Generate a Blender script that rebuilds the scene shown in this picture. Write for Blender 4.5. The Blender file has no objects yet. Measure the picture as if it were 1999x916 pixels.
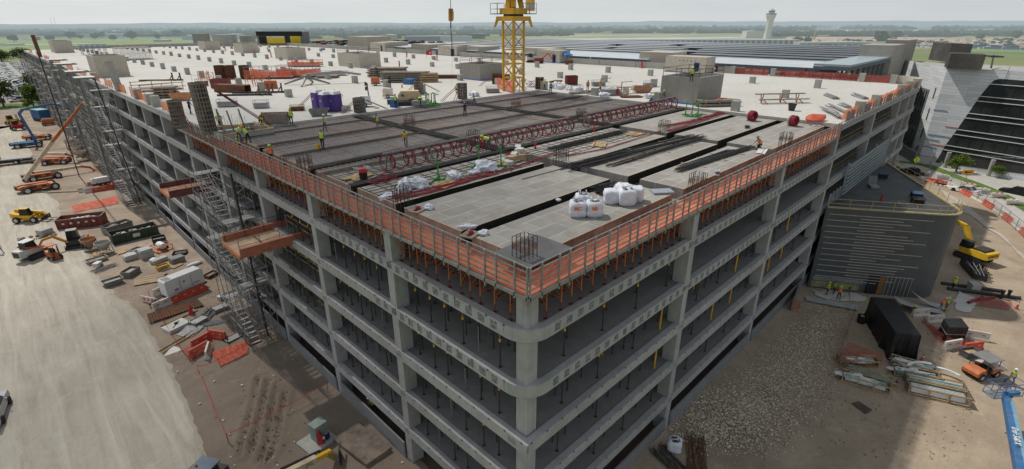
import bpy,math,random
from mathutils import Vector,Matrix,noise
RN=random.Random(11)
D=bpy.data
SC=bpy.context.scene
COL=SC.collection
rad=math.radians
CAM=Vector((-14.39,-13.36,30.10));FPX=980.6
PIT,YAW,ROL=rad(22.75),rad(45.0),rad(-0.15)
FW=Vector((math.cos(YAW)*math.cos(PIT),math.sin(YAW)*math.cos(PIT),-math.sin(PIT)))
RT=Vector((math.sin(YAW),-math.cos(YAW),0));UP=RT.cross(FW)
def ray(px,py):
 x,y=px-999.5,py-458
 a=x*math.cos(ROL)+y*math.sin(ROL);b=-x*math.sin(ROL)+y*math.cos(ROL)
 return FW*FPX+RT*a-UP*b
def P(px,py,z=0.0):
 d=ray(px,py);return CAM+d*((z-CAM.z)/d.z)
def PX(px,py,ax,v):
 d=ray(px,py);return CAM+d*((v-CAM[ax])/d[ax])
cd=D.cameras.new('camera');cam=D.objects.new('camera',cd);COL.objects.link(cam);SC.camera=cam
cd.sensor_width=36;cd.lens=FPX*36/1999;cd.clip_start=.5;cd.clip_end=60000
mr=Matrix((RT,UP,-FW)).transposed().to_4x4()@Matrix.Rotation(ROL,4,'Z')
cam.matrix_world=Matrix.Translation(CAM)@mr
class MB:
 def __init__(s):s.v=[];s.f=[];s.m=[];s.mi=0
 def face(s,pts):
  n=len(s.v);s.v+=[tuple(p)for p in pts];s.f.append(tuple(range(n,n+len(pts))));s.m.append(s.mi);return s
 def add(s,vs,fs):
  n=len(s.v);s.v+=[tuple(p)for p in vs]
  for f in fs:s.f.append(tuple(n+i for i in f));s.m.append(s.mi)
  return s
 def box(s,x0,y0,z0,x1,y1,z1,rz=0,o=(0,0)):
  vs=[(x,y,z)for x in(x0,x1)for y in(y0,y1)for z in(z0,z1)]
  if rz:
   c,n=math.cos(rz),math.sin(rz)
   vs=[(o[0]+(x-o[0])*c-(y-o[1])*n,o[1]+(x-o[0])*n+(y-o[1])*c,z)for x,y,z in vs]
  return s.add(vs,[(0,1,3,2),(4,6,7,5),(0,4,5,1),(2,3,7,6),(0,2,6,4),(1,5,7,3)])
 def cbox(s,c,d,rz=0):
  return s.box(c[0]-d[0]/2,c[1]-d[1]/2,c[2]-d[2]/2,c[0]+d[0]/2,c[1]+d[1]/2,c[2]+d[2]/2,rz,c)
 def beam(s,p,q,w,h=None,w2=None,h2=None):
  p,q=Vector(p),Vector(q);h=h or w;w2=w2 or w;h2=h2 or h;d=q-p
  if d.length<1e-6:return s
  d.normalize();sd=d.cross(Vector((0,0,1)))
  if sd.length<.02:sd=Vector((1,0,0))
  sd.normalize();up=sd.cross(d)
  vs=[c+sd*(a*ww/2)+up*(b*hh/2)for c,ww,hh in((p,w,h),(q,w2,h2))for a in(-1,1)for b in(-1,1)]
  return s.add(vs,[(0,1,3,2),(4,6,7,5),(0,4,5,1),(2,3,7,6),(0,2,6,4),(1,5,7,3)])
 def tube(s,p,q,r,n=6,r2=None,cap=True):
  p,q=Vector(p),Vector(q);r2=r if r2 is None else r2;d=q-p
  if d.length<1e-6:return s
  d.normalize();a=d.orthogonal().normalized();b=d.cross(a)
  vs=[]
  for c,rr in((p,r),(q,r2)):
   for i in range(n):
    t=2*math.pi*i/n;vs.append(c+(a*math.cos(t)+b*math.sin(t))*rr)
  fs=[(i,(i+1)%n,n+(i+1)%n,n+i)for i in range(n)]
  if cap:fs+=[tuple(range(n-1,-1,-1)),tuple(range(n,2*n))]
  return s.add(vs,fs)
 def path(s,pts,r,n=5):
  for a,b in zip(pts[:-1],pts[1:]):s.tube(a,b,r,n)
  return s
 def ring(s,c,ax,R,r,n=18,k=5,wob=0):
  c,ax=Vector(c),Vector(ax).normalized();a=ax.orthogonal().normalized();b=ax.cross(a);vs=[]
  for i in range(n):
   t=2*math.pi*i/n;d=a*math.cos(t)+b*math.sin(t);rr=R*(1+wob*math.sin(2*t+c.x))
   for j in range(k):
    q=2*math.pi*j/k;vs.append(c+d*(rr+r*math.cos(q))+ax*(r*math.sin(q)))
  return s.add(vs,[(i*k+j,((i+1)%n)*k+j,((i+1)%n)*k+(j+1)%k,i*k+(j+1)%k)for i in range(n)for j in range(k)])
 def prism(s,pts,z0,z1):
  n=len(pts);vs=[(x,y,z0)for x,y in pts]+[(x,y,z1)for x,y in pts]
  return s.add(vs,[tuple(range(n-1,-1,-1)),tuple(range(n,2*n))]+[(i,(i+1)%n,n+(i+1)%n,n+i)for i in range(n)])
 def side(s,pts,y0,y1,t=0):
  n=len(pts);zt=max(p[1]for p in pts);zb=min(p[1]for p in pts);c=(y0+y1)/2
  def yy(y,z):return c+(y-c)*(1-t*(z-zb)/(zt-zb+1e-9))
  vs=[(x,yy(y0,z),z)for x,z in pts]+[(x,yy(y1,z),z)for x,z in pts]
  return s.add(vs,[tuple(range(n)),tuple(range(2*n-1,n-1,-1))]+[(i,n+i,n+(i+1)%n,(i+1)%n)for i in range(n)])
 def lathe(s,c,prof,n=12,ax='z'):
  vs=[];m=len(prof)
  for i in range(n):
   t=2*math.pi*i/n
   for r,z in prof:
    if ax=='z':vs.append((c[0]+r*math.cos(t),c[1]+r*math.sin(t),c[2]+z))
    else:vs.append((c[0]+r*math.cos(t),c[1]+z,c[2]+r*math.sin(t)))
  return s.add(vs,[(i*m+j,((i+1)%n)*m+j,((i+1)%n)*m+j+1,i*m+j+1)for i in range(n)for j in range(m-1)])
 def blob(s,c,d,seed=0,amp=.25,lv=2,flat=None):
  vs,fs=ICO[lv];o=Vector((seed*7.3,seed*3.1,seed*1.7));out=[]
  for v in vs:
   k=1+amp*noise.noise(v*1.7+o)*1.6;z=v.z*k
   if flat is not None:z=max(z,flat)
   out.append((c[0]+v.x*k*d[0],c[1]+v.y*k*d[1],c[2]+z*d[2]))
  return s.add(out,fs)
 def xf(s,m,frm=0):
  for i in range(frm,len(s.v)):s.v[i]=tuple(m@Vector(s.v[i]))
  return s
 def mesh(s,name,mats,smooth=False):
  me=D.meshes.new(name);me.from_pydata(s.v,[],s.f)
  for m in(mats if isinstance(mats,(list,tuple))else[mats]):me.materials.append(m)
  if any(s.m):me.polygons.foreach_set('material_index',s.m)
  if smooth:me.polygons.foreach_set('use_smooth',[True]*len(s.f))
  me.update();return me
def _ico(lv):
 import bmesh
 b=bmesh.new();bmesh.ops.create_icosphere(b,subdivisions=lv,radius=1)
 r=([v.co.copy()for v in b.verts],[tuple(v.index for v in f.verts)for f in b.faces]);b.free();return r
ICO={k:_ico(k)for k in(1,2,3,4)}
LIST=[]
def thing(name,label,cat,loc=(0,0,0),rz=0,group=None):
 o=D.objects.new(name,None);o.empty_display_size=.3;COL.objects.link(o);o.location=loc;o.rotation_euler=(0,0,rz)
 o['label']=label;o['category']=cat
 if group:o['group']=group
 return o
def part(mb,name,mats,parent,smooth=False,label=None):
 o=D.objects.new(name,mb.mesh(name,mats,smooth));COL.objects.link(o);o.parent=parent
 if label:o['label']=label
 return o
def solo(mb,name,mats,label,cat,loc=(0,0,0),rz=0,group=None,smooth=False):
 o=D.objects.new(name,mb.mesh(name,mats,smooth));COL.objects.link(o);o.location=loc;o.rotation_euler=(0,0,rz)
 o['label']=label;o['category']=cat
 if group:o['group']=group
 return o
def setting(mb,name,mats,kind='structure',smooth=False):
 o=D.objects.new(name,mb.mesh(name,mats,smooth));COL.objects.link(o);o['kind']=kind;return o
def dup(root,loc,rz=0,label=None,group=None,sc=None):
 def rec(o,par):
  c=o.copy();COL.objects.link(c)
  if par:c.parent=par
  for ch in o.children:rec(ch,c)
  return c
 r=rec(root,None);r.location=loc;r.rotation_euler=(0,0,rz)
 if sc:r.scale=sc
 if label:r['label']=label
 if group:r['group']=group
 return r
ORD=['first','second','third','fourth','fifth','sixth','seventh','eighth','ninth','tenth','eleventh','twelfth']
def nth(i):
 if i<12:return ORD[i]
 n=i+1;return '%d%s'%(n,'th' if 10<n%100<20 else{1:'st',2:'nd',3:'rd'}.get(n%10,'th'))
MC={}
class NT:
 def __init__(s,t):s.t=t
 def n(s,ty,**k):
  o=s.t.nodes.new(ty)
  for a,b in k.items():
   if a.startswith('_'):o.inputs[int(a[1:])if a[1:].isdigit()else a[1:]].default_value=b
   else:setattr(o,a,b)
  return o
 def l(s,a,b):s.t.links.new(a,b)
 def math(s,op,a,b=None,c=None):
  o=s.n('ShaderNodeMath',operation=op)
  for i,x in enumerate((a,b,c)):
   if x is None:continue
   if isinstance(x,(int,float)):o.inputs[i].default_value=x
   else:s.l(x,o.inputs[i])
  return o.outputs[0]
 def mix(s,f,a,b,bt='MIX'):
  o=s.n('ShaderNodeMix',data_type='RGBA',blend_type=bt)
  for i,x in((0,f),(6,a),(7,b)):
   if isinstance(x,(int,float)):o.inputs[i].default_value=x
   elif isinstance(x,tuple):o.inputs[i].default_value=x if len(x)==4 else(*x,1)
   else:s.l(x,o.inputs[i])
  return o.outputs[2]
 def pos(s,sc=(1,1,1),rz=0):
  g=s.n('ShaderNodeNewGeometry');m=s.n('ShaderNodeMapping');s.l(g.outputs[0],m.inputs[0])
  m.inputs[3].default_value=sc;m.inputs[2].default_value=(0,0,rz);return m.outputs[0]
 def noise(s,vec,scale,det=4,rough=.6,dist=0):
  o=s.n('ShaderNodeTexNoise');s.l(vec,o.inputs['Vector']);o.inputs['Scale'].default_value=scale
  o.inputs['Detail'].default_value=det;o.inputs['Roughness'].default_value=rough;o.inputs['Distortion'].default_value=dist;return o.outputs[0]
 def ramp(s,f,a,b,lo=(0,0,0),hi=(1,1,1)):
  o=s.n('ShaderNodeValToRGB');s.l(f,o.inputs[0]);e=o.color_ramp.elements
  e[0].position=a;e[1].position=b;e[0].color=(*lo,1);e[1].color=(*hi,1);return o.outputs[0]
def newmat(name):
 m=D.materials.new(name);m.use_nodes=True;t=m.node_tree;b=t.nodes['Principled BSDF'];return m,NT(t),b
def sc3(c,k):return tuple(min(1,x*k)for x in c)
def M(name,col=(.5,.5,.5),rough=.75,var=.22,scale=1.2,metal=0,bump=0,dirt=None,dscale=.5,alpha=None):
 if name in MC:return MC[name]
 m,t,b=newmat(name)
 p=t.pos();n1=t.noise(p,scale,5,.65);f=t.ramp(n1,.3,.7)
 c=t.mix(f,sc3(col,1-var),sc3(col,1+var*.8))
 if dirt:
  n2=t.noise(p,dscale,6,.7);f2=t.ramp(n2,.48,.68);c=t.mix(f2,c,dirt)
 t.l(c,b.inputs['Base Color']);b.inputs['Roughness'].default_value=rough;b.inputs['Metallic'].default_value=metal
 b.inputs['Specular IOR Level'].default_value=.3
 if bump:
  bn=t.n('ShaderNodeBump',_Strength=bump,_Distance=.05);t.l(t.noise(p,scale*6,4,.7),bn.inputs['Height']);t.l(bn.outputs[0],b.inputs['Normal'])
 if alpha is not None:
  tr=t.n('ShaderNodeBsdfTransparent');mx=t.n('ShaderNodeMixShader');mx.inputs[0].default_value=alpha
  t.l(tr.outputs[0],mx.inputs[1]);t.l(b.outputs[0],mx.inputs[2]);t.l(mx.outputs[0],t.t.nodes['Material Output'].inputs[0])
 MC[name]=m;return m
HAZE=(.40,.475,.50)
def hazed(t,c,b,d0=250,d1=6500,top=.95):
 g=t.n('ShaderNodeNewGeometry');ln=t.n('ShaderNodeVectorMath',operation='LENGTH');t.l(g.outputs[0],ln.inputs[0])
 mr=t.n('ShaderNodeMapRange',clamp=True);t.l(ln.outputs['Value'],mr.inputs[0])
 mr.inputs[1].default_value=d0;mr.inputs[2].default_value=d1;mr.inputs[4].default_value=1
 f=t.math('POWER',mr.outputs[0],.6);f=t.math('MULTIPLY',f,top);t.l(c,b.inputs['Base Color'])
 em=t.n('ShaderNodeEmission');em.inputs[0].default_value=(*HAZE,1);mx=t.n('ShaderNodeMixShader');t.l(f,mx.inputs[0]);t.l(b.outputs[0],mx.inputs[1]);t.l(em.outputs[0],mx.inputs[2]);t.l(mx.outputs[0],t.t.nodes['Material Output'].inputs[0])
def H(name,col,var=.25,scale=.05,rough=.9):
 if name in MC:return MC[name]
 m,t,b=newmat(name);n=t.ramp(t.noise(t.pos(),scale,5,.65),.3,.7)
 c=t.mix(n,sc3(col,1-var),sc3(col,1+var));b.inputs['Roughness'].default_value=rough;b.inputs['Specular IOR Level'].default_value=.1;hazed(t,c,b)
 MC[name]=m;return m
def conc(name,col,streak=.35,joint=None,rough=.85,stain=(.2,.19,.18),blot=.5,bs=.12):
 if name in MC:return MC[name]
 m,t,b=newmat(name);p=t.pos();f=t.ramp(t.noise(p,1.3,6,.7),.3,.72);c=t.mix(f,sc3(col,.84),sc3(col,1.12))
 st=t.ramp(t.noise(t.pos((2.2,2.2,.22)),1.6,5,.7),.5,.75);c=t.mix(t.math('MULTIPLY',st,streak),c,sc3(col,.55))
 bl=t.ramp(t.noise(p,bs,6,.68),.45,.72);c=t.mix(t.math('MULTIPLY',bl,blot),c,stain)
 if joint:
  w,h,mo,k,jc=joint;br=t.n('ShaderNodeTexBrick',offset=.5);t.l(t.pos(),br.inputs[0])
  br.inputs['Scale'].default_value=1;br.inputs['Brick Width'].default_value=w;br.inputs['Row Height'].default_value=h;br.inputs['Mortar Size'].default_value=mo
  br.inputs['Color1'].default_value=(0,0,0,1);br.inputs['Color2'].default_value=(1,1,1,1);br.inputs['Mortar'].default_value=(.5,.5,.5,1);br.inputs['Mortar Smooth'].default_value=.3
  c=t.mix(t.math('MULTIPLY',br.outputs[0],k),c,sc3(col,.72));mf=t.math('MULTIPLY',br.outputs[1],t.math('MULTIPLY',t.ramp(t.noise(p,.5,4),.3,.6),.48))
  c=t.mix(mf,c,jc)
 t.l(c,b.inputs['Base Color']);b.inputs['Roughness'].default_value=rough;b.inputs['Specular IOR Level'].default_value=.2
 bn=t.n('ShaderNodeBump',_Strength=.25,_Distance=.03);t.l(t.noise(p,9,4,.7),bn.inputs['Height']);t.l(bn.outputs[0],b.inputs['Normal'])
 MC[name]=m;return m
def net(name,col,alpha,cell=.09,thick=.42):
 if name in MC:return MC[name]
 m,t,b=newmat(name);p=t.pos();f=t.ramp(t.noise(p,1.1,5,.65,1.5),.3,.7)
 c=t.mix(f,sc3(col,.8),sc3(col,1.15));t.l(c,b.inputs['Base Color']);b.inputs['Roughness'].default_value=.6
 tl=t.n('ShaderNodeBsdfTranslucent');t.l(c,tl.inputs[0]);m1=t.n('ShaderNodeMixShader');m1 .inputs[0].default_value=.35
 t.l(b.outputs[0],m1 .inputs[1]);t.l(tl.outputs[0],m1 .inputs[2])
 a=t.math('ADD',t.math('MULTIPLY',f,.3),alpha-.15)
 tr=t.n('ShaderNodeBsdfTransparent');mx=t.n('ShaderNodeMixShader');t.l(a,mx.inputs[0]);t.l(tr.outputs[0],mx.inputs[1]);t.l(m1 .outputs[0],mx.inputs[2])
 t.l(mx.outputs[0],t.t.nodes['Material Output'].inputs[0]);MC[name]=m;return m
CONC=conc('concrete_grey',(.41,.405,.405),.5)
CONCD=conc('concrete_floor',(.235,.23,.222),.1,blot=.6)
STUB=conc('concrete_stub',(.40,.395,.36),.2)
ROOFC=conc('concrete_roof',(.54,.525,.495),0,(18,9,.05,.10,(.40,.39,.36)),stain=(.40,.385,.35),blot=.6,bs=.05)
BEIGE=conc('block_beige',(.52,.475,.40),.12,(.8,.4,.012,.2,(.42,.38,.32)),stain=(.42,.38,.32))
BLOCKG=conc('block_grey',(.35,.335,.30),.15,(.8,.4,.02,.5,(.26,.25,.23)))
PANELG=conc('panel_dark_grey',(.20,.205,.21),.3)
DECK=conc('form_panel',(.345,.33,.305),0,(2.44,1.22,.06,.75,(.50,.485,.455)),stain=(.215,.185,.16),blot=.9,bs=.8)
PLY=M('plywood',(.42,.30,.17),.8,.3,2)
PLYD=M('plywood_dark',(.17,.145,.125),.8,.4,1.5,dirt=(.30,.27,.24))
LUM=M('lumber',(.40,.28,.15),.8,.35,3)
LUMG=M('lumber_grey',(.25,.215,.175),.85,.4,2.5)
GALV=M('steel_galvanised',(.31,.315,.32),.45,.2,3,.5)
STEEL=M('steel_grey',(.25,.25,.245),.55,.25,3,.3)
RAILG=M('rail_grey',(.30,.29,.275),.65,.25,3)
DARK=M('dark_steel',(.045,.045,.048),.6,.3,3)
BLACK=M('black_rubber',(.022,.022,.023),.8,.3,4)
RUST=M('rusty_steel',(.17,.075,.04),.85,.45,4,dirt=(.09,.06,.045))
REBAR=M('rebar',(.33,.31,.305),.8,.3,2.5,0,dirt=(.34,.25,.20),dscale=.2)
REBARD=M('rebar_dark',(.06,.056,.055),.75,.4,2.5)
ORNG=M('orange_paint',(.52,.15,.05),.55,.25,2,dirt=(.36,.17,.09),dscale=1.1)
SHORO=M('shore_orange',(.50,.15,.045),.6,.3,2)
JACK=M('jack_red_brown',(.16,.035,.03),.7,.3,3)
CORAL=M('platform_coral',(.44,.155,.10),.6,.25,1.5,dirt=(.32,.13,.09))
MAROON=M('platform_maroon',(.17,.065,.06),.6,.3,1.5)
YEL=M('yellow_paint',(.72,.42,.03),.5,.18,1.5,dirt=(.45,.28,.06))
YELC=M('crane_yellow',(.66,.38,.035),.5,.15,1)
YELR=M('rail_cream_yellow',(.40,.335,.18),.6,.2,2)
TANP=M('tan_paint',(.62,.47,.27),.5,.15,2)
CREAM=M('cream_paint',(.58,.50,.35),.55,.2,2,dirt=(.40,.33,.23),dscale=1.2)
BLUE=M('blue_paint',(.035,.14,.33),.5,.25,1.5,dirt=(.10,.16,.25),dscale=1.2)
BLUEL=M('blue_tape',(.04,.20,.55),.6,.2,2)
GREEN=M('green_paint',(.05,.27,.05),.5,.25,3)
GREEND=M('dumpster_green',(.04,.075,.045),.6,.35,1.5,dirt=(.12,.10,.07))
REDD=M('dumpster_red',(.21,.045,.035),.6,.3,1.5,dirt=(.13,.07,.05))
RED=M('red_plastic',(.50,.03,.035),.5,.25,2)
REDO=M('barrier_red',(.62,.085,.05),.5,.2,2,dirt=(.42,.14,.09))
WHITEB=M('barrier_white',(.62,.58,.52),.55,.15,2,dirt=(.42,.36,.29))
WHITE=M('white_paint',(.72,.73,.74),.45,.08,2)
WHITED=M('white_dusty',(.60,.60,.58),.6,.15,2,dirt=(.45,.42,.38))
BAG=M('woven_white_bag',(.66,.68,.74),.6,.14,3,bump=.4)
PURPLE=M('purple_plastic',(.095,.055,.24),.5,.2,2)
CABLE=M('cable_red',(.24,.02,.035),.55,.3,3)
TARP=M('black_tarp',(.016,.016,.018),.42,.4,1.2,bump=.7)
TEAL=M('glass_teal',(.20,.42,.38),.25,.25,1)
LIME=M('hi_vis_lime',(.50,.72,.05),.7,.12,6)
HIO=M('hi_vis_orange',(.75,.17,.03),.7,.12,6)
SKIN=M('skin',(.33,.19,.125),.6,.1,8)
SKIND=M('skin_dark',(.16,.085,.055),.6,.1,8)
JEAN=M('denim',(.065,.085,.14),.9,.2,8)
PANTS=M('dark_trousers',(.03,.03,.034),.9,.2,8)
KHAKI=M('khaki_trousers',(.22,.17,.105),.9,.2,8)
GREYS=M('grey_shirt',(.16,.165,.175),.9,.2,8)
BROWNB=M('boot_brown',(.06,.035,.02),.8,.2,8)
GLASSD=M('glass_dark',(.018,.022,.025),.12,.3,1)
OFFG=M('office_glass',(.04,.045,.046),.06,.5,.18)
TYRE=M('tyre',(.028,.028,.028),.9,.3,6,dirt=(.16,.13,.10),dscale=2)
NETO=net('orange_net',(.72,.13,.06),.78)
NETP=net('orange_net_faded',(.76,.20,.115),.58)
NETR=net('pink_net',(.55,.13,.11),.55)
FLOORP=M('platform_floor',(.74,.30,.17),.8,.3,.9,dirt=(.52,.36,.28),dscale=1.3)
SUND=Vector((-.06,.72,1)).normalized()
SC.view_settings.view_transform='Standard';SC.view_settings.look='None';SC.view_settings.exposure=0
sl=D.lights.new('sun','SUN');sl.energy=3.3;sl.angle=rad(.8);sl.color=(1,.95,.87)
so=D.objects.new('sun',sl);COL.objects.link(so);so.rotation_euler=SUND.to_track_quat('Z','Y').to_euler();so.location=(0,0,200)
w=D.worlds.new('World');SC.world=w;w.use_nodes=True;t=NT(w.node_tree);bg=w.node_tree.nodes['Background']
sky=t.n('ShaderNodeTexSky',sky_type='NISHITA',sun_disc=False,sun_elevation=math.asin(SUND.z),sun_rotation=math.atan2(SUND.x,SUND.y),air_density=1.2,dust_density=4,ozone_density=1.5)
tc=t.n('ShaderNodeTexCoord');sx=t.n('ShaderNodeSeparateXYZ');t.l(tc.outputs['Generated'],sx.inputs[0])
mp=t.n('ShaderNodeMapping');t.l(tc.outputs['Generated'],mp.inputs[0]);mp.inputs[3].default_value=(1,1,7)
cl=t.ramp(t.noise(mp.outputs[0],5,5,.6),.3,.75)
g1=t.ramp(sx.outputs[2],0,.5,(8.3,8.75,8.8),(3.5,3.85,4.2))
az=t.math('SUBTRACT',sx.outputs[1],sx.outputs[0]);azr=t.ramp(t.math('MULTIPLY_ADD',az,.5,.5),.0,1,(.86,.87,.88),(1.07,1.06,1.05))
hz=t.mix(1.0,g1,azr,'MULTIPLY');hz=t.mix(t.math('MULTIPLY',cl,.34),hz,(5.6,6.1,6.5))
mxs=t.mix(.86,sky.outputs[0],hz);t.l(mxs,bg.inputs[0]);bg.inputs[1].default_value=.098
CM,t_,b_=newmat('thin_shade_cloud');tr=t_.n('ShaderNodeBsdfTransparent');mx=t_.n('ShaderNodeMixShader',_0=.10);b_.inputs['Base Color'].default_value=(.9,.9,.9,1);t_.l(tr.outputs[0],mx.inputs[1]);t_.l(b_.outputs[0],mx.inputs[2]);t_.l(mx.outputs[0],CM.node_tree.nodes['Material Output'].inputs[0])
b=MB()
for i,(x,y,rx,ry)in enumerate(((-6,26,26,46),(-8,22,20,38),(-14,30,24,30),(2,14,15,20))):c=Vector((x,y,8))+SUND*(500/SUND.z);b.blob(c,(rx,ry,5),i+3,.3,3)
setting(b,'shade_cloud',CM,smooth=True)  # unseen cloud puffs, added out of view to dim the sun at the near corner
def terrain_mat():
 m,t,b=newmat('terrain');p=t.pos()
 n1=t.ramp(t.noise(p,.0035,5,.6),.42,.6);n2=t.ramp(t.noise(p,.0011,6,.65,.4),.5,.56);n3=t.ramp(t.noise(p,.06,5,.7),.3,.7)
 g=t.mix(n1,(.17,.21,.065),(.27,.27,.12));g=t.mix(n3,g,t.mix(.5,g,(.12,.15,.05)))
 g=t.mix(n2,g,(.055,.08,.035))
 b.inputs['Roughness'].default_value=1;b.inputs['Specular IOR Level'].default_value=0;hazed(t,g,b);return m
ax=[-16000,-9000,-5000,-2500,-1200,-600,-300,-150,-60,0,60,150,300,600,1000,1600,2400,3200,4200,5400,6800,8400,10000,12000,14000,17000]
def hill(x,y):
 d=math.hypot(x,y)
 if d<2600:return-.03
 k=min(1,(d-2600)/5000);return-.03+k*(22*noise.noise(Vector((x,y,0))*.00028)+16*noise.noise(Vector((x+900,y,3))*.0008)-4)+max(0,(d-8000)/9000)*26
g=MB();n=len(ax);g.v=[(x,y,hill(x,y))for x in ax for y in ax]
g.f=[(i*n+j,(i+1)*n+j,(i+1)*n+j+1,i*n+j+1)for i in range(n-1)for j in range(n-1)];g.m=[0]*len(g.f)
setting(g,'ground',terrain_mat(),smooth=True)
def ridge(name,dist,a0,a1,h0,h1,seed,col):
 b=MB();N=90
 for i in range(N+1):
  a=rad(a0+(a1-a0)*i/N);h=h0+(h1-h0)*(.5+noise.noise(Vector((i*.07,seed,0)))+.35*noise.noise(Vector((i*.35,seed,5))))
  e=min(1,i/8,(N-i)/8);h*=e
  for k,(dd,hh)in enumerate(((0,-2),(500,h*.6),(900,h),(1600,h*.8),(2600,-2))):
   b.v.append(((dist+dd)*math.cos(a),(dist+dd)*math.sin(a),hh))
 for i in range(N):
  for k in range(4):b.f.append((i*5+k,i*5+k+1,i*5+k+6,i*5+k+5));b.m.append(0)
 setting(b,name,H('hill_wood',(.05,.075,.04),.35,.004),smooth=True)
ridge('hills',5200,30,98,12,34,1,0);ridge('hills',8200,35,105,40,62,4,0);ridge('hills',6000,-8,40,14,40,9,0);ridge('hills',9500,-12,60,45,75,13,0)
def dirt_mat(name,base,wet,light,tr=None,damp_shade=False):
 m,t,b=newmat(name);p=t.pos()
 n1=t.ramp(t.noise(p,.16,7,.68,.6),.36,.66);n2=t.ramp(t.noise(p,1.1,6,.72),.32,.7);n3=t.ramp(t.noise(p,.34,5,.7,1.2),.56,.72);n4=t.ramp(t.noise(p,7,4,.75),.3,.75)
 c=t.mix(n1,base,wet);c=t.mix(t.math('MULTIPLY',n3,.55),c,light);c=t.mix(t.math('MULTIPLY',n2,.45),c,t.mix(.5,c,sc3(wet,.6)))
 c=t.mix(t.math('MULTIPLY',n4,.35),c,sc3(base,.5))
 if damp_shade:  # near end darker: damp mud, plus shade put into the colour
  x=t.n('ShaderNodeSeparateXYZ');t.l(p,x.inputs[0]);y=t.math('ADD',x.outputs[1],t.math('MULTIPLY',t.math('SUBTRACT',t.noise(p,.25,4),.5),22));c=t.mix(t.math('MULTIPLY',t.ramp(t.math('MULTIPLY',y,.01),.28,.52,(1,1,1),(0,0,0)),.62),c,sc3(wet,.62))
 if tr:
  s=t.ramp(t.noise(t.pos(tr[0],tr[1]),tr[2],5,.6,1.5),.35,.7);c=t.mix(t.math('MULTIPLY',s,.55),c,light)
  s=t.ramp(t.noise(t.pos(tr[0],tr[1]),tr[2]*3.2,4,.7,.8),.56,.72);c=t.mix(t.math('MULTIPLY',s,.42),c,sc3(base,.62))
 t.l(c,b.inputs['Base Color']);b.inputs['Roughness'].default_value=.95;b.inputs['Specular IOR Level'].default_value=.1
 bn=t.n('ShaderNodeBump',_Strength=.7,_Distance=.12);t.l(t.noise(p,2.6,7,.75),bn.inputs['Height']);t.l(bn.outputs[0],b.inputs['Normal']);return m
def lumpy(name,xs,ys,z0,amp,sc,mat,keep=None,extra=None):
 b=MB();nx,ny=len(xs),len(ys)
 for x in xs:
  for y in ys:
   v=Vector((x,y,0));z=z0+amp*(noise.fractal(v*sc,.9,2.1,5)*.5+.3);
   if extra:z+=extra(x,y)
   b.v.append((x,y,max(z,z0-.02)))
 for i in range(nx-1):
  for j in range(ny-1):
   x,y=(xs[i]+xs[i+1])/2,(ys[j]+ys[j+1])/2
   if keep is None or keep(x,y):b.f.append((i*ny+j,(i+1)*ny+j,(i+1)*ny+j+1,i*ny+j+1));b.m.append(0)
 return setting(b,name,mat,smooth=True)
def rng(a,b,s):
 n=max(1,int(round((b-a)/s)));return[a+(b-a)*i/n for i in range(n+1)]
RUTS=[([P(700,730),P(640,790),P(590,850),P(560,916)],.5),([P(752,760),P(690,820),P(640,880),P(615,916)],.5)]
RUT2=[[P(505,740),P(495,790),P(478,850),P(470,890)],[P(525,745),P(512,800),P(500,850),P(490,885)],[P(540,760),P(530,820),P(520,880),P(505,905)],[P(556,770),P(548,820),P(533,880),P(520,905)]]
def seg_d(x,y,pts):
 best=9
 for a,b in zip(pts[:-1],pts[1:]):
  dx,dy=b.x-a.x,b.y-a.y;t=max(0,min(1,((x-a.x)*dx+(y-a.y)*dy)/(dx*dx+dy*dy+1e-9)));best=min(best,math.hypot(x-a.x-t*dx,y-a.y-t*dy))
 return best
def ruts(x,y):
 if y>45 or x>0:return 0
 z=0
 for pts in RUT2:
  d=seg_d(x,y,pts)
  if d<.75:z+=-.24*math.exp(-(d/.22)**2)+.22*math.exp(-((d-.42)/.15)**2)*(1+.8*noise.noise(Vector((x*4,y*4,0))))
 return z
DIRTL=dirt_mat('dirt_left',(.42,.34,.268),(.26,.21,.168),(.55,.475,.395),damp_shade=True)
DIRTR=dirt_mat('dirt_right',(.46,.37,.275),(.31,.245,.18),(.58,.49,.38))
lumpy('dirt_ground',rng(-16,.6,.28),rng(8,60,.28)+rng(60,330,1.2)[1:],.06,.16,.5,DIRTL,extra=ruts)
lumpy('dirt_ground',rng(8,82,.4)+rng(82,128,1)[1:],rng(-34,-.2,.4)+[.7],.05,.12,.35,DIRTR,keep=lambda x,y:y<.8)
ROAD=dirt_mat('road_dust',(.46,.42,.355),(.39,.35,.29),(.60,.56,.485),tr=((.55,.05,1),rad(4),1.5))
edge=[P(*q)for q in((415,960),(398,905),(372,830),(335,745),(300,680),(262,610),(235,590),(200,560),(182,540),(160,515),(172,500),(150,470),(115,425),(108,400),(88,380),(60,350),(60,300),(40,270),(40,240))]
b=MB();prev=None
for i in range(len(edge)-1):
 for k in range(5):
  q=edge[i].lerp(edge[i+1],k/5);q=Vector((q.x+.3*noise.noise(q*1.2)+.16*noise.noise(q*4),q.y,.24))
  if prev:b.face([prev,q,(-75,q.y+(-75-q.x)*-.2,.24),(-75,prev.y+(-75-prev.x)*-.2,.24)]);b.face([prev,(prev.x+.7,prev.y,.0),(q.x+.7,q.y,.0),q])
  prev=q
b.face([prev,(-75,prev.y+20,.24),(-75,150,.24)])
setting(b,'haul_road',ROAD)
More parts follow.
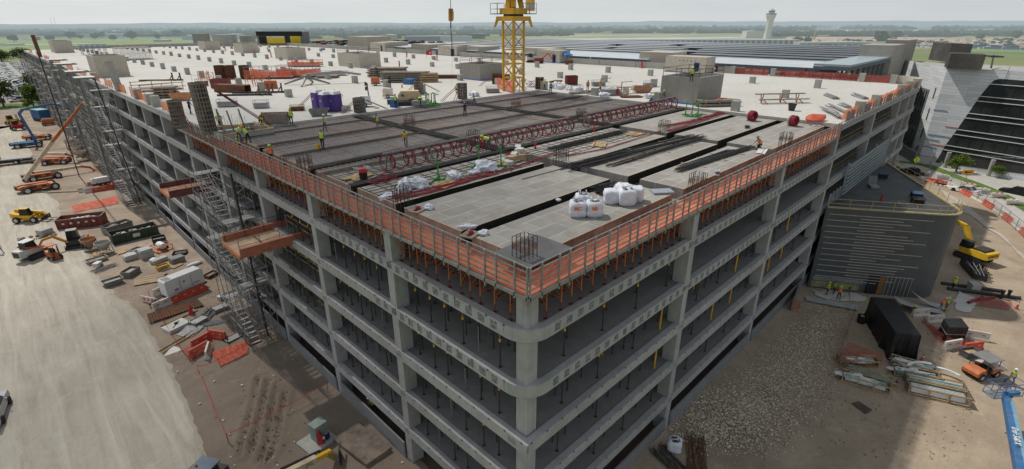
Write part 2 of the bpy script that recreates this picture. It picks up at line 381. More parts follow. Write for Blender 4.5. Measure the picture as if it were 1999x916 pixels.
def patch(pts,z,mat,name,wob=.5,step=6):
 q=[]
 for i in range(len(pts)):
  a,c=pts[i],pts[(i+1)%len(pts)]
  for k in range(step):
   v=a.lerp(c,k/step);q.append((v.x+wob*(noise.noise(v*.9)+.15*noise.noise(v*2)),v.y+wob*(noise.noise(v*.9+Vector((5,5,5)))+.15*noise.noise(v*2.1)),z))
 b=MB();b.face(q);return setting(b,name,mat)
WDM=dirt_mat('white_dust',(.66,.64,.61),(.52,.48,.43),(.75,.73,.70))
patch([P(*q)for q in((1585,570),(1640,572),(1692,580),(1690,592),(1640,590),(1600,582))],.162,WDM,'spilled_white_dust',.7,8)
patch([P(*q)for q in((1868,572),(1892,578),(1907,600),(1895,612),(1866,606))],.162,WDM,'spilled_white_dust',.7,8)
b=MB()
gp=[P(*q)for q in((1640,590),(1560,640),(1500,715),(1350,800),(1335,865),(1490,870),(1600,760))]
gx0,gx1=min(q.x for q in gp),max(q.x for q in gp);gy0,gy1=min(q.y for q in gp),max(q.y for q in gp)
def inpoly(x,y,pts):
 c=False;j=len(pts)-1
 for i in range(len(pts)):
  if(pts[i].y>y)!=(pts[j].y>y)and x<(pts[j].x-pts[i].x)*(y-pts[i].y)/(pts[j].y-pts[i].y)+pts[i].x:c=not c
  j=i
 return c
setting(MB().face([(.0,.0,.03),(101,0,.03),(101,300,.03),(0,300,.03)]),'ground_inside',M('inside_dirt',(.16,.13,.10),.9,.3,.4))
for i in range(42000):
 x,y=RN.uniform(gx0-2,gx1+1),RN.uniform(gy0-2,gy1+1)
 if not inpoly(x+RN.gauss(0,1.0),y+RN.gauss(0,1.0),gp):continue
 b.mi=RN.choice((0,0,1,2));r=RN.uniform(.022,.07 if x<25 else.055)*RN.choice((1,1,1,1.5))
 k=[(-1,-1,0),(1,-1,0),(1,1,0),(-1,1,0),(RN.uniform(-.5,.5),RN.uniform(-.5,.5),1)];a_=RN.uniform(0,3);ca,sa=r*math.cos(a_),r*math.sin(a_);e=[RN.uniform(.6,1.2)for _ in k]
 b.add([(x+(ca*p-sa*q)*f,y+(sa*p+ca*q)*f,.14+r*d)for(p,q,d),f in zip(k,e)],[(0,1,4),(1,2,4),(2,3,4),(3,0,4)])
setting(b,'crushed_stone',[M('crushed_stone',(.54,.455,.35),.9,.35,4),M('crushed_stone_pale',(.66,.58,.47),.9,.2,4),M('crushed_stone_dark',(.36,.30,.23),.9,.3,4)],'stuff')
def beammat(name,zb,i):
 """grey beam concrete with its cast-in plates, tie slots and anchor pockets as surface pattern"""
 m,t,b=newmat(name);p=t.pos();col=(.41,.405,.405)
 f=t.ramp(t.noise(p,1.3,6,.7),.3,.72);c=t.mix(f,sc3(col,.84),sc3(col,1.12))
 st=t.ramp(t.noise(t.pos((2.2,2.2,.22)),1.6,5,.7),.5,.75);c=t.mix(t.math('MULTIPLY',st,.4),c,sc3(col,.55))
 bl=t.ramp(t.noise(p,.12,6,.68),.45,.72);c=t.mix(t.math('MULTIPLY',bl,.5),c,(.2,.19,.18))
 x=t.n('ShaderNodeSeparateXYZ');t.l(p,x.inputs[0]);X,Y,Z=x.outputs
 def band(v,lo,hi):return t.math('MULTIPLY',t.math('GREATER_THAN',v,lo),t.math('LESS_THAN',v,hi))
 def per(v,off,per,w):return t.math('LESS_THAN',t.math('FRACT',t.math('MULTIPLY_ADD',v,1/per,40-off/per)),w/per)
 fr=t.math('LESS_THAN',Y,.012);fl=t.math('LESS_THAN',X,.012);z=t.math('SUBTRACT',Z,zb)
 def inset(face,coord,mask):
  nonlocal c
  n=t.ramp(t.noise(p,4.5,5,.8),.38,.62);k=t.math('MULTIPLY',face,mask)
  c=t.mix(t.math('MULTIPLY',k,.9),c,t.mix(n,(.055,.057,.06),(.30,.315,.33)))
 wob=t.math('MULTIPLY',t.math('SUBTRACT',t.noise(p,.8,2),.5),.12)
 if i>=3:inset(fr,X,t.math('MULTIPLY',per(t.math('ADD',X,wob),.1,.92,.44),t.math('MULTIPLY',band(z,.13,.6),band(X,1.6,99 if i!=3 else 60))))
 elif i==2:inset(fr,X,t.math('MULTIPLY',per(X,.1,1.25,.3),t.math('MULTIPLY',band(z,.2,.5),band(X,33,99))))
 if i in(3,4):inset(fl,Y,t.math('MULTIPLY',per(t.math('ADD',Y,wob),.2,.95,.5),t.math('MULTIPLY',band(z,.14,.6),band(Y,1.6,20 if i==4 else 14))))
 dk=None
 for face,co,off,pr in((fr,X,16.1,16.54),(fl,Y,11.5,10.7)):
  k=t.math('MULTIPLY',t.math('MULTIPLY',face,per(co,off,pr,.6)),t.math('MULTIPLY',band(z,.22,.55),per(z,.0,.11,.05)))
  if i<3 or face is fl:
   k2=t.math('MULTIPLY',t.math('MULTIPLY',face,per(co,.3,1.25,.15)),band(z,.6,.9));k=t.math('MAXIMUM',k,k2)
   k3=t.math('MULTIPLY',t.math('MULTIPLY',face,per(co,.95,1.25,.055)),band(z,.55,.62));k=t.math('MAXIMUM',k,k3)
  dk=k if dk is None else t.math('MAXIMUM',dk,k)
 c=t.mix(t.math('MULTIPLY',dk,.85),c,(.05,.05,.05))
 t.l(c,b.inputs['Base Color']);b.inputs['Roughness'].default_value=.85;b.inputs['Specular IOR Level'].default_value=.2
 bn=t.n('ShaderNodeBump',_Strength=.25,_Distance=.03);t.l(t.noise(p,9,4,.7),bn.inputs['Height']);t.l(bn.outputs[0],b.inputs['Normal']);return m
LU,LV=101.0,300.0
ZT=[3.37,6.70,10.03,13.33,16.68,20.0];DEP=.72
JU,JV=49.4,44.3
G=thing('parking_garage','huge six storey concrete parking structure still being built, filling the middle of the view','parking garage')
for i,z in enumerate(ZT[:5]):
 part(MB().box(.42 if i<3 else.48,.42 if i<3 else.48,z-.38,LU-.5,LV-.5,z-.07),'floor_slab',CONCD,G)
b=MB().box(JU,.42,19.6,LU-.5,JV,20.0).box(.42,JV,19.6,LU-.5,LV-.5,20.0);part(b,'roof_slab',ROOFC,G)
BM=[beammat('edge_beam_%s'%ORD[i],z-DEP,i)for i,z in enumerate(ZT)]
for i,z in enumerate(ZT):
 v0,u0=(0,.42)if i<3 else(1.5,1.5)
 if i==5:v0,u0=JV,JU
 part(MB().box(0,v0,z-DEP,.42,LV,z),'edge_beam',BM[i],G)
 part(MB().box(max(u0,.42),0,z-DEP,97,.42,z),'edge_beam',BM[i],G)
 if i in(3,4):
  pts=[(1.5-1.5*math.sin(a),1.5-1.5*math.cos(a))for a in[k*math.pi/16 for k in range(9)]]
  part(MB().prism(pts+[(.42,1.5),(.8,.8),(1.5,.42)],z-DEP,z),'rounded_corner_beam',CONC,G)
 pts=[(97+4*math.sin(a),4-4*math.cos(a))for a in[k*math.pi/16 for k in range(9)]]
 part(MB().prism(pts+[(100.58,4),(97,.42)],z-DEP,z),'rounded_corner_beam',BM[i]if 0 else CONC,G)
 part(MB().box(LU-.42,4,z-DEP,LU,LV,z),'edge_beam',BM[i],G);part(MB().box(.42,LV-.42,z-DEP,LU-.42,LV,z),'edge_beam',BM[i],G)
VC=[11.47+10.7*k for k in range(27)];UC=[16.08+16.54*k for k in range(5)]
segs=[(0.0,ZT[0]-DEP)]+[(ZT[i],ZT[i+1]-DEP)for i in range(5)]
def column(b,x0,y0,x1,y1,top=20.0):
 b.box(x0,y0,-.2,x1,y1,top)
CZ=ZT[5]-.45
part(MB().box(.5,.5,-.2,1.25,1.25,18.75),'column',CONC,G)
for k,v in enumerate(VC):part(MB().box(.05,v,-.2,1.0,v+.72,18.78 if v<JV else CZ),'column',CONC,G)
for k,u in enumerate(UC):part(MB().box(u,.05,-.2,u+.72,1.0,18.78 if u<JU-3 else CZ),'column',CONC,G)
for u in(89.5,95):part(MB().box(u,.05,-.2,u+.72,1.0,CZ),'column',CONC,G)
for v in VC[:9]:
 for u in UC[:2]:part(MB().box(u,v,-.2,u+.75,v+.75,18.7 if v<JV else CZ),'column',CONC,G)
for v in VC[1:27:3]:part(MB().box(LU-1,v,-.2,LU-.05,v+.72,CZ),'column',CONC,G)
gu=[16.6,33.3,50.0,67.0,83.5];st=[]
for v in[11.6,22.4,33.2]+VC[3:]:
 for u in gu:
  if v<JV+.5 and u<JU+.2:continue
  if v<46 and u<40:continue
  if 51<u<59 and(62<v<69 or 106<v<119 or 151<v<165 or v>200):continue
  st.append((u,v))
st.sort(key=lambda q:q[0]**2+q[1]**2);rest=MB()
for i,(u,v)in enumerate(st):
 j=.25*math.sin(i*3.3);h=21.25+.15*math.sin(i*1.7)
 (MB()if i<96 else rest)
 if i<96:part(MB().box(u,v+j,20.004,u+.85,v+j+.85,h),'column_stub',STUB,G)
 else:rest.box(u,v+j,20.004,u+.85,v+j+.85,h)
o=part(rest,'column_stub',STUB,G);o['kind']='stuff'
ex=MB()
for px,py in((270,187),(305,200),(182,143),(300,215)):
 q=PX(px,py,0,.6);part(MB().box(.15,q.y,20.0,1.1,q.y+.9,21.4),'column_stub',STUB,G)
for u in(58,66.2,82.6,89.5,95):part(MB().box(u,.06,20.003,u+.85,1.0,21.5),'column_stub',STUB,G)
q=PX(236,180,0,.6);part(MB().beam((.6,q.y+.6,20),(.3,q.y+1.4,24.6),.75,.95),'tall_column',STUB,G)
q=PX(78,108,0,.6);part(MB().beam((.6,q.y,20),(.5,q.y+.6,27),.9,1.1),'tall_column',RUST,G)
PAN=conc('infill_panel',(.235,.24,.25),.25)
for k in range(0,16):
 a,c=VC[k]+.8,VC[k+1]-.08
 if k==0:part(MB().box(-.08,12.35,.0,.04,22.0,1.55),'infill_panel',PAN,G)
 else:part(MB().box(-.06,a,0,.04,c,1.3+.1*(k%3)),'infill_panel',PAN,G)
for k in range(0,5):
 a=UC[k-1]+.8 if k else 4.5
 part(MB().box(a,-.07,0,UC[k]-.06 if k<3 else UC[k]-.06,.04,1.35+.12*(k%2)),'infill_panel',PAN,G)
lines=MB()
for u0,v0 in((66,24),(66,35),(84,24),(84,36),(84,47),(66,47)):
 for k in range(4):lines.box(u0+k*2.7,v0,20.002,u0+k*2.7+.12,v0+5,20.006)
lines=part(lines,'stall_lines',M('faded_line',(.8,.8,.78)),G);lines['kind']='stuff'
ZD=19.70
FILM_SHADE=M('film_ply_shaded',(.018,.017,.017),.7,.4,3)  # trench sides: dark form lining, with their shade put into the black colour
EDGE=M('fresh_timber',(.50,.38,.22),.8,.3,3)
def table(u0,v0,u1,v1,label,mat=DECK,zt=ZD):
 o=thing('formwork_table',label,'formwork',((u0+u1)/2,(v0+v1)/2,18.93),0,'formwork tables of the unpoured roof')
 w,d,h=(u1-u0)/2,(v1-v0)/2,zt-18.93
 b=MB();b.face([(-w,-d,0),(-w,d,0),(-w,d,h),(-w,-d,h)]);b.face([(w,-d,0),(w,-d,h),(w,d,h),(w,d,0)]);b.face([(-w,-d,h),(w,-d,h),(w,d,h),(-w,d,h)])
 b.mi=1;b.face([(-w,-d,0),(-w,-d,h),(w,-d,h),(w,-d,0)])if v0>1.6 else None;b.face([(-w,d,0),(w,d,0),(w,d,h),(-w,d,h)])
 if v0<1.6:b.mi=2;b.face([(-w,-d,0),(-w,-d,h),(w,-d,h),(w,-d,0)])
 part(b,'deck_panel',[mat,FILM_SHADE,PLYD],o)
 part(MB().box(-w,-d,h,w,-d+.05,h+.012),'edge_strip',EDGE,o)
 if u0<2:part(MB().box(-w,-d+.05,h,-w+.05,d,h+.012),'edge_strip',EDGE,o)
 return o
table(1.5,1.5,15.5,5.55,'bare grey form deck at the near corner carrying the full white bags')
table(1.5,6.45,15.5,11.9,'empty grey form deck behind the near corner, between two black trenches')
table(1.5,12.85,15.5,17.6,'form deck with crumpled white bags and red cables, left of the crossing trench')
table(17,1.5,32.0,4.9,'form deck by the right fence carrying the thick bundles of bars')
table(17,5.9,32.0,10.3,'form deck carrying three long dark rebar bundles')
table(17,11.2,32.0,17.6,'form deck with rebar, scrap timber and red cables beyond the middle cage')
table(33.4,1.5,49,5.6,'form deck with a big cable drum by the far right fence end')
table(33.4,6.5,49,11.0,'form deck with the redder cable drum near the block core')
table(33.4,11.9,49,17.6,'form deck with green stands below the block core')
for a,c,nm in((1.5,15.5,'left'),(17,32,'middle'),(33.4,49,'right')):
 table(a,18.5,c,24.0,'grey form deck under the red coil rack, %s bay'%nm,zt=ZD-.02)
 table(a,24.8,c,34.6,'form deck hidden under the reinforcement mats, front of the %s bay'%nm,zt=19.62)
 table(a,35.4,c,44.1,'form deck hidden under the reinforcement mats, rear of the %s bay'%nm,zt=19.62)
solo(MB().box(1.4,1.4,18.8,49.3,44.2,18.9),'beam_form_soffit',PLYD,'dark plywood soffit at the bottom of the black trenches in the form deck','formwork')
solo(MB().box(1.0,22.3,19.70,15.4,22.42,19.95).box(17,22.3,19.70,32,22.42,19.95).box(33.4,22.3,19.7,49,22.42,19.95),'pour_stop',LUMG,'long timber pour stop beside the coil rack at the edge of the mats','timber edge')
def mat_bars(u0,v0,u1,v1,su,sv,z):
 b=MB();v=v0
 while v<v1:
  k=.03*math.sin(v*7);b.box(u0,v,z+k*.3,u1,v+.035,z+.03+k*.3);v+=sv*(1+.25*math.sin(v*11))
 u=u0
 while u<u1:
  b.box(u,v0,z+.034,u+.035,v1,z+.064);u+=su*(1+.25*math.sin(u*13))
 return b
bays=((1.6,15.4,'left'),(17.1,31.9,'middle'),(33.5,48.9,'right'));CV=[44.3,40.4,35.0,29.7,24.4,22.5]
SP=['rearmost','second','third','fourth','front']
for a,c,nm in bays:
 for i in range(5):
  v1,v0=CV[i]-.35,CV[i+1]+.35
  sp=(.32,.27)if i<4 else(.4,.36)
  o=solo(mat_bars(a,v0,c,v1,sp[0],sp[1],ZD+.02),'rebar_mat',REBAR,'mat of crossed grey-brown reinforcing bars, %s strip of the %s bay'%(SP[i],nm),'rebar mat',group='rebar mats over the unpoured roof')
  b=MB();v=v0+.4
  while v<v1:b.tube((a,v,ZD+.1),(c,v+.1,ZD+.1),.012,4);v+=2.4
  u=a+.5
  while u<c:b.tube((u,v0,ZD+.12),(u+.15,v1,ZD+.12),.014,4);u+=3.9
  solo(b,'tendon_run',CABLE,'thin red tendons laid over the %s rebar strip of the %s bay'%(SP[i],nm),'cable',group='red tendons laid on the mats')
 solo(mat_bars(a,18.6,c,22.1,1.1,.42,ZD+.01),'rebar_mat',REBARD,'sparse bars laid under the red coil rack, %s bay'%nm,'rebar mat',group='rebar mats over the unpoured roof')
 if nm!='right':solo(mat_bars(a,13.2,c,17.4,.9,.55,ZD+.01),'rebar_mat',REBARD,'sparse dark bars on the deck strip with the red cables, %s bay'%nm,'rebar mat',group='rebar mats over the unpoured roof')
def cage(p,q,w,h):
 b=MB();p,q=Vector(p),Vector(q);d=(q-p);L=d.length;d.normalize();s=d.cross(Vector((0,0,1)))
 for a in(-.5,-.3,-.1,.1,.3,.5):
  for z in(0,h):b.beam(p+s*(a*w)+Vector((0,0,z)),q+s*(a*w)+Vector((0,0,z)),.045)
 x=0
 while x<L:
  c=p+d*x
  for a,e in(((-.5,0),(-.5,h)),((.5,0),(.5,h)),((-.5,h),(.5,h))):b.beam(c+s*(a[0]*w)+Vector((0,0,a[1])),c+s*(e[0]*w)+Vector((0,0,e[1])),.03)
  x+=.22
 return b
for i,v in enumerate((40.4,35.0,29.7,24.4,18.05)):
 for a,c,nm in bays:
  solo(cage((a-.3,v,19.2),(c+.3,v,19.2),.62,.66),'beam_cage',REBARD,'long dark beam cage, %s from the back, %s bay'%(ORD[i],nm),'rebar cage',group='beam cages running along the mats')
for u,nm in((16.2,'left'),(32.7,'right')):
 for(a,c,k)in((17.9,24.2,'front'),(24.6,34.8,'middle'),(35.2,44,'rear')):
  solo(cage((u,a,19.1),(u,c,19.1),1.1,.74),'beam_cage',REBARD,'dark cross cage between the bays, %s piece of the %s crossing'%(k,nm),'rebar cage',group='beam cages running along the mats')
def col_cage(hgt=1.25,w=.85,low=1.0,hooks=True):
 b=MB();n=0;h=w/2
 pts=[(x,y)for x in(-h,-h/3,h/3,h)for y in(-h,-h/3,h/3,h)if max(abs(x),abs(y))>h*.9]
 for x,y in pts:
  b.tube((x,y,-low),(x,y,hgt),.02,4)
  if hooks:b.tube((x,y,hgt),(x*.55,y*.55,hgt+.1),.02,4)
 tie=MB()
 for z in[hgt*.5+.05*k for k in range(7)]:
  for i in range(4):
   c=[(-h,-h),(h,-h),(h,h),(-h,h)];p,q=c[i],c[(i+1)%4];tie.beam((*p,z),(*q,z),.016)
 return b,tie
cc=None
for px,py,z,nm in((1024,508,19.5,'at the very near corner of the deck'),(1359,374,19.6,'behind the right fence, nearest to the corner'),(1531,287,19.7,'behind the right fence, farther one'),(787,402,19.6,'by the left fence beside the white bags'),(1095,320,19.5,'where the trenches cross in the middle'),(924,282,19.7,'just behind the coil rack on its left half'),(800,250,19.7,'in the left half of the mats, second row'),(1134,234,19.7,'in the right half of the mats behind the coils'),(1295,260,19.6,'standing in front of the block core beside the coils'),(1007,214,19.7,'in the rearmost row of the mats'),(597,335,19.7,'behind the left fence at the mats'),(487,268,19.7,'with two workers behind the left fence')):
 q=P(px,py,z);lb='rusty column starter cage '+nm
 if cc is None:
  b,tie=col_cage();cc=solo(b,'column_cage',REBARD,lb,'rebar cage',tuple(q),0,'column starter cages');part(tie,'tie_bundle',RUST,cc)
 else:dup(cc,tuple(q),0,lb)
def platform(side,L,label):
 o=thing('edge_platform',label,'guard rail',(0,0,18.6),0,'edge platforms round the unpoured roof')
 def T(s,d,z):return(d,s,z)if side=='L' else(s,d,z)
 def bx(b,s0,d0,z0,s1,d1,z1):p,q=T(s0,d0,z0),T(s1,d1,z1);return b.box(min(p[0],q[0]),min(p[1],q[1]),z0,max(p[0],q[0]),max(p[1],q[1]),z1)
 part(bx(MB(),.02 if side=='L' else 1.44,0.02,.22,L,1.44,.27),'platform_floor',FLOORP,o)
 part(bx(MB(),-.1,-.12,.02,L,.0,.22),'edge_channel',GALV,o)
 part(bx(MB(),.1,.5,.04,L,.62,.2),'edge_channel',GALV,o)
 s,i=.02,0
 while s<L:
  d=.10 if i%2 else-.13
  part(bx(MB(),s-.035,-.12,-.10 if i%3 else-.22,s+.035,-.03,1.72),'post',RAILG,o);i+=1;s+=.78 if i%2 else 1.22
 for k,z in enumerate((.52,.82,1.12,1.42,1.68)):
  part(bx(MB(),-.05,-.03,z-.03,L,.012,z+.03),'rail',RAILG,o)
 for j,(a,c)in enumerate(((.1,22),(22,L))if side=='L' else((.1,L),)):
  b=MB();n=int((c-a)/.7)
  for i in range(n):
   p,q=a+(c-a)*i/n,a+(c-a)*(i+1)/n
   def w(s):return 1.5+.05*math.sin(s*1.9)-.10*max(0,math.sin(s*.53+1))
   def d(s):return.05+.035*math.sin(s*4.1)
   for k in range(3):
    z0,z1=.25+(w(p)-.25)*k/3,.25+(w(p)-.25)*(k+1)/3;y0,y1=.25+(w(q)-.25)*k/3,.25+(w(q)-.25)*(k+1)/3
    b.face([T(p,d(p+k),z0),T(q,d(q+k),y0),T(q,d(q+k+1),y1),T(p,d(p+k+1),z1)])
  part(b,'netting',NETO if j else NETP,o)
 return o
platform('L',57.5,'grey guard rail platform with orange netting along the left edge of the form deck')
platform('R',49.2,'grey guard rail platform with faded pink netting along the right edge of the form deck')
b=MB();b.tube((-.6,0,.45),(-.6,0,2.0),.035,5);b.tube((.6,0,.45),(.6,0,2.0),.035,5)
for z in(.7,1.2,1.7):b.beam((-.6,0,z),(.6,0,z),.04)
b.beam((-.6,0,.75),(.6,0,1.65),.03)
def frame0(label,loc,rz):
 o=solo(b,'shoring_scaffold',SHORO,label,'shoring frame',loc,rz,'orange shoring frames under the edge platforms')
 for x in(-.6,.6):part(MB().tube((x,0,.03),(x,0,.5),.022,5).cbox((x,0,.02),(.2,.2,.04)).tube((x,0,.35),(x,0,.42),.05,5),'base_jack',JACK,o)
 for x in(-.6,.6):part(MB().cbox((x,0,2.03),(.18,.18,.06)),'head_plate',JACK,o)
 return o
f0=None;i=0
v=1.7
while v<57:
 lb='orange shoring frame under the left platform, %s from the near corner'%nth(i);loc=(1.15,v,16.61)
 if f0 is None:f0=frame0(lb,loc,0)
 else:dup(f0,loc,.04*math.sin(i*2.1),lb)
 i+=1;v+=.95+.2*math.sin(i*1.3)
i=0;u=1.9
while u<49:
 if not any(abs(u-c-.36)<.5 for c in UC):dup(f0,(u,1.15,16.61),math.pi/2+.04*math.sin(i*1.7),'orange shoring frame under the right platform, %s from the near corner'%nth(i));i+=1
 u+=1.0+.2*math.sin(u*1.3)
PSH=2.95
def shore_mesh(cols,r=.034):
 b=MB();b.tube((0,0,.02),(0,0,1.7),r,5);b.mi=1;b.tube((0,0,1.7),(0,0,PSH-.02),r*.75,5);b.mi=2;b.tube((0,0,1.6),(0,0,1.78),r*1.7,5)
 b.mi=0;b.cbox((0,0,.012),(.17,.17,.024));b.cbox((0,0,PSH-.012),(.17,.17,.024));return b.mesh('post_shore',cols)
m1=shore_mesh([DARK,STEEL,YEL],.042);m2=shore_mesh([STEEL,GALV,DARK]);m3=shore_mesh([YEL,YEL,STEEL],.07);m4=shore_mesh([RUST,STEEL,YEL])
FL=['first','second','third','fourth','fifth']
def shore(me,loc,label,grp):
 o=D.objects.new('shoring_prop',me);o['kind']='thing';COL.objects.link(o);o.location=loc;o['label']=label;o['category']='post shore';o['group']=grp
n=0
for i in range(4):
 for row,(uu,step,end)in enumerate(((.75,1.5,52),(2.3,1.75,27))):
  v,k=1.3+.5*row,0
  while v<end:
   if not any(abs(v-c-.36)<.5 for c in VC):
    mm=m1 if(k+i)%5 else m2;j=.2*math.sin(n*2.7)
    shore(mm,(uu+j*.4,v+j,ZT[i]-.07),'grey prop, left facade, %s raised floor, %s row, %s from the corner'%(FL[i],('front','second')[row],nth(k)),'grey post shores on the left facade');k+=1;n+=1
   v+=step
 u,k=1.8,0
 while u<48:
  if not(i==3 and u>16)and not any(abs(u-c-.36)<.6 for c in UC):
   y=i in(1,2)and 9<u and k%3==1 or(i==1 and u>18 and k%3==2)
   j=.25*math.sin(n*1.9)
   shore(m3 if y else m1 if k%4 else m4,(u+j,(.8 if k%2 else 1.9)+j*.3,ZT[i]-.07),('thick yellow prop' if y else 'thin grey prop')+', right facade, %s raised floor, %s from the corner'%(FL[i],nth(k)),'yellow post shores on the right facade' if y else 'grey post shores on the right facade');k+=1;n+=1
  u+=1.85
b=MB()
for i in range(4):
 for row,(d,st_,end,e2)in enumerate(((1.4,1.5,60,48),(3.1,1.6,50,44),(4.6,1.9,36,36),(6.4,2.3,30,30))):
  for side,en in((0,end),(1,e2)):
   if side and i==3 and row<1:continue
   s=2.0+.4*row
   while s<en:
    j=.3*math.sin(s*3.1+i);x,y=(d+j*.5,s+j)if side==0 else(s+j,d+j*.5);z=ZT[i]-.07;b.mi=0;b.tube((x,y,z),(x,y,z+1.7),.042,4,cap=False);b.mi=1;b.tube((x,y,z+1.7),(x,y,z+PSH),.034,4,cap=False);b.mi=2 if int(s*3)%3 else 1;b.tube((x,y,z+1.6),(x,y,z+1.75),.05,4);s+=st_+.3*math.sin(s)
setting(b,'inner_props',[DARK,STEEL,YEL],'stuff')
CRv=19.7
o=thing('coil_rack','long grey steel rail on trestle legs from which the red cable coils hang','cable rack',(5,CRv,ZD))
for a,c in((0,12.2),(12.5,22),(24.5,44.3)):part(MB().beam((a,0,1.42),(c,0,1.42),.12,.14),'rail',STEEL,o)
for x in(.3,4.2,8.2,12,16,20,22,25,29,33,37,41,44):
 for y in(-.5,.5):part(MB().beam((x,0,1.38),(x+.15,y,0.05),.09),'leg',STEEL,o)
x=.3;k=0;c0=None
while x<44.2:
 if not 22<x<24.6:
  t_=.55+.4*math.sin(k*2.4);lb='red cable coil hanging on the long rack, %s from its left end'%nth(k);loc=(5+x,CRv,ZD+.72)
  if c0 is None:
   b=MB();b.ring((0,0,0),(1,.1,0),.66,.03);b.ring((.05,.02,-.03),(1,-.15,.1),.62,.025);b.ring((-.04,0,-.02),(1,.05,-.08),.64,.025)
   c0=solo(b,'cable_coil',CABLE,lb,'cable coil',loc,t_,'red cable coils hanging on the rack')
  else:dup(c0,loc,t_,lb,sc=(.96+.1*math.sin(k),1+.12*math.sin(k*1.7),1+.05*math.sin(k*3)))
  k+=1
 x+=.62+.5*abs(math.sin(k*1.9))
def wheel(par,x,y,z,r,w,rim=None):
 b=MB().lathe((x,y,z),[(r*.55,-w/2),(r*.92,-w/2),(r,-w*.3),(r,w*.3),(r*.92,w/2),(r*.55,w/2)],14,'y');o=part(b,'wheel',TYRE,par)
 part(MB().lathe((x,y,z),[(0,-w*.36),(r*.56,-w*.4),(r*.56,w*.4),(0,w*.36)],10,'y'),'rim',rim or WHITED,o);return o
def track(par,x,y,L,H,w):
 n=6;pts=[]
 for i in range(n+1):a=math.pi/2+math.pi*i/n;pts.append((x-L/2+H/2+H/2*math.cos(a),H/2+H/2*math.sin(a)))
 for i in range(n+1):a=-math.pi/2+math.pi*i/n;pts.append((x+L/2-H/2+H/2*math.cos(a),H/2+H/2*math.sin(a)))
 b=MB().side(pts,y-w/2,y+w/2)
 k=-L/2+.1
 while k<L/2:b.box(x+k,y-w/2-.01,H-.01,x+k+.07,y+w/2+.01,H+.03);k+=.18
 o=part(b,'track',BLACK,par);part(MB().side([(px*.9+x*.1,pz*.72+H*.14)for px,pz in pts],y-w/2-.03,y+w/2+.03),'track_frame',DARK,o);return o
def rot(v,rz):c,s=math.cos(rz),math.sin(rz);return Vector((v[0]*c-v[1]*s,v[0]*s+v[1]*c,v[2]))
def barrier_mb(L=1.9,h=.95):
 b=MB().side([(-L/2,0),(L/2,0),(L/2,h),(-L/2,h)],-.05,.05)
 b=MB();p=[(-.27,0),(.27,0),(.27,.22),(.13,.42),(.09,h),(-.09,h),(-.13,.42),(-.27,.22)]
 vs=[(-L/2,y,z)for y,z in p]+[(L/2,y,z)for y,z in p];n=8
 b.add(vs,[tuple(range(n)),tuple(range(2*n-1,n-1,-1))]+[(i,n+i,n+(i+1)%n,(i+1)%n)for i in range(n)])
 b.mi=1
 for x in(-L/4,L/4):
  for y in(-1,1):b.box(x-.16,y*.115-.006,.55,x+.16,y*.115+.006,.66)
 return b.mesh('barrier',[WHITEB,DARK]),None
BMESH={}
def barrier(px,py,rz,red,label,z=0.06,L=1.9,grp='water filled barriers'):
 k=(red,L)
 if k not in BMESH:
  me,_=barrier_mb(L);me.materials[0]=REDO if red else WHITEB;me.materials[1]=WHITEB if red else STEEL;BMESH[k]=me
 o=D.objects.new('barrier',BMESH[k]);COL.objects.link(o);q=P(px,py,z)if py is not None else px;o.location=q;o.rotation_euler=(0,0,rz)
 o['label']=label;o['category']='barrier';o['group']=grp;return o
def stick(par,name,a,b_,w,h,m,w2=None,h2=None):return part(MB().beam(a,b_,w,h,w2,h2),name,m,par)
def chassis(o,L,W,col,r=.45,ww=.35):
 part(MB().box(-L/2,-W*.32,r*.8,L/2,W*.32,r*1.75).box(-L/2-.15,-W*.42,r*.7,-L/2+.3,W*.42,r*1.3).box(L/2-.3,-W*.42,r*.7,L/2+.15,W*.42,r*1.3),'chassis',col,o)
 for x in(-L/2+.1,L/2-.1):
  for y in(-W/2,W/2):wheel(o,x,y,r,r,ww)
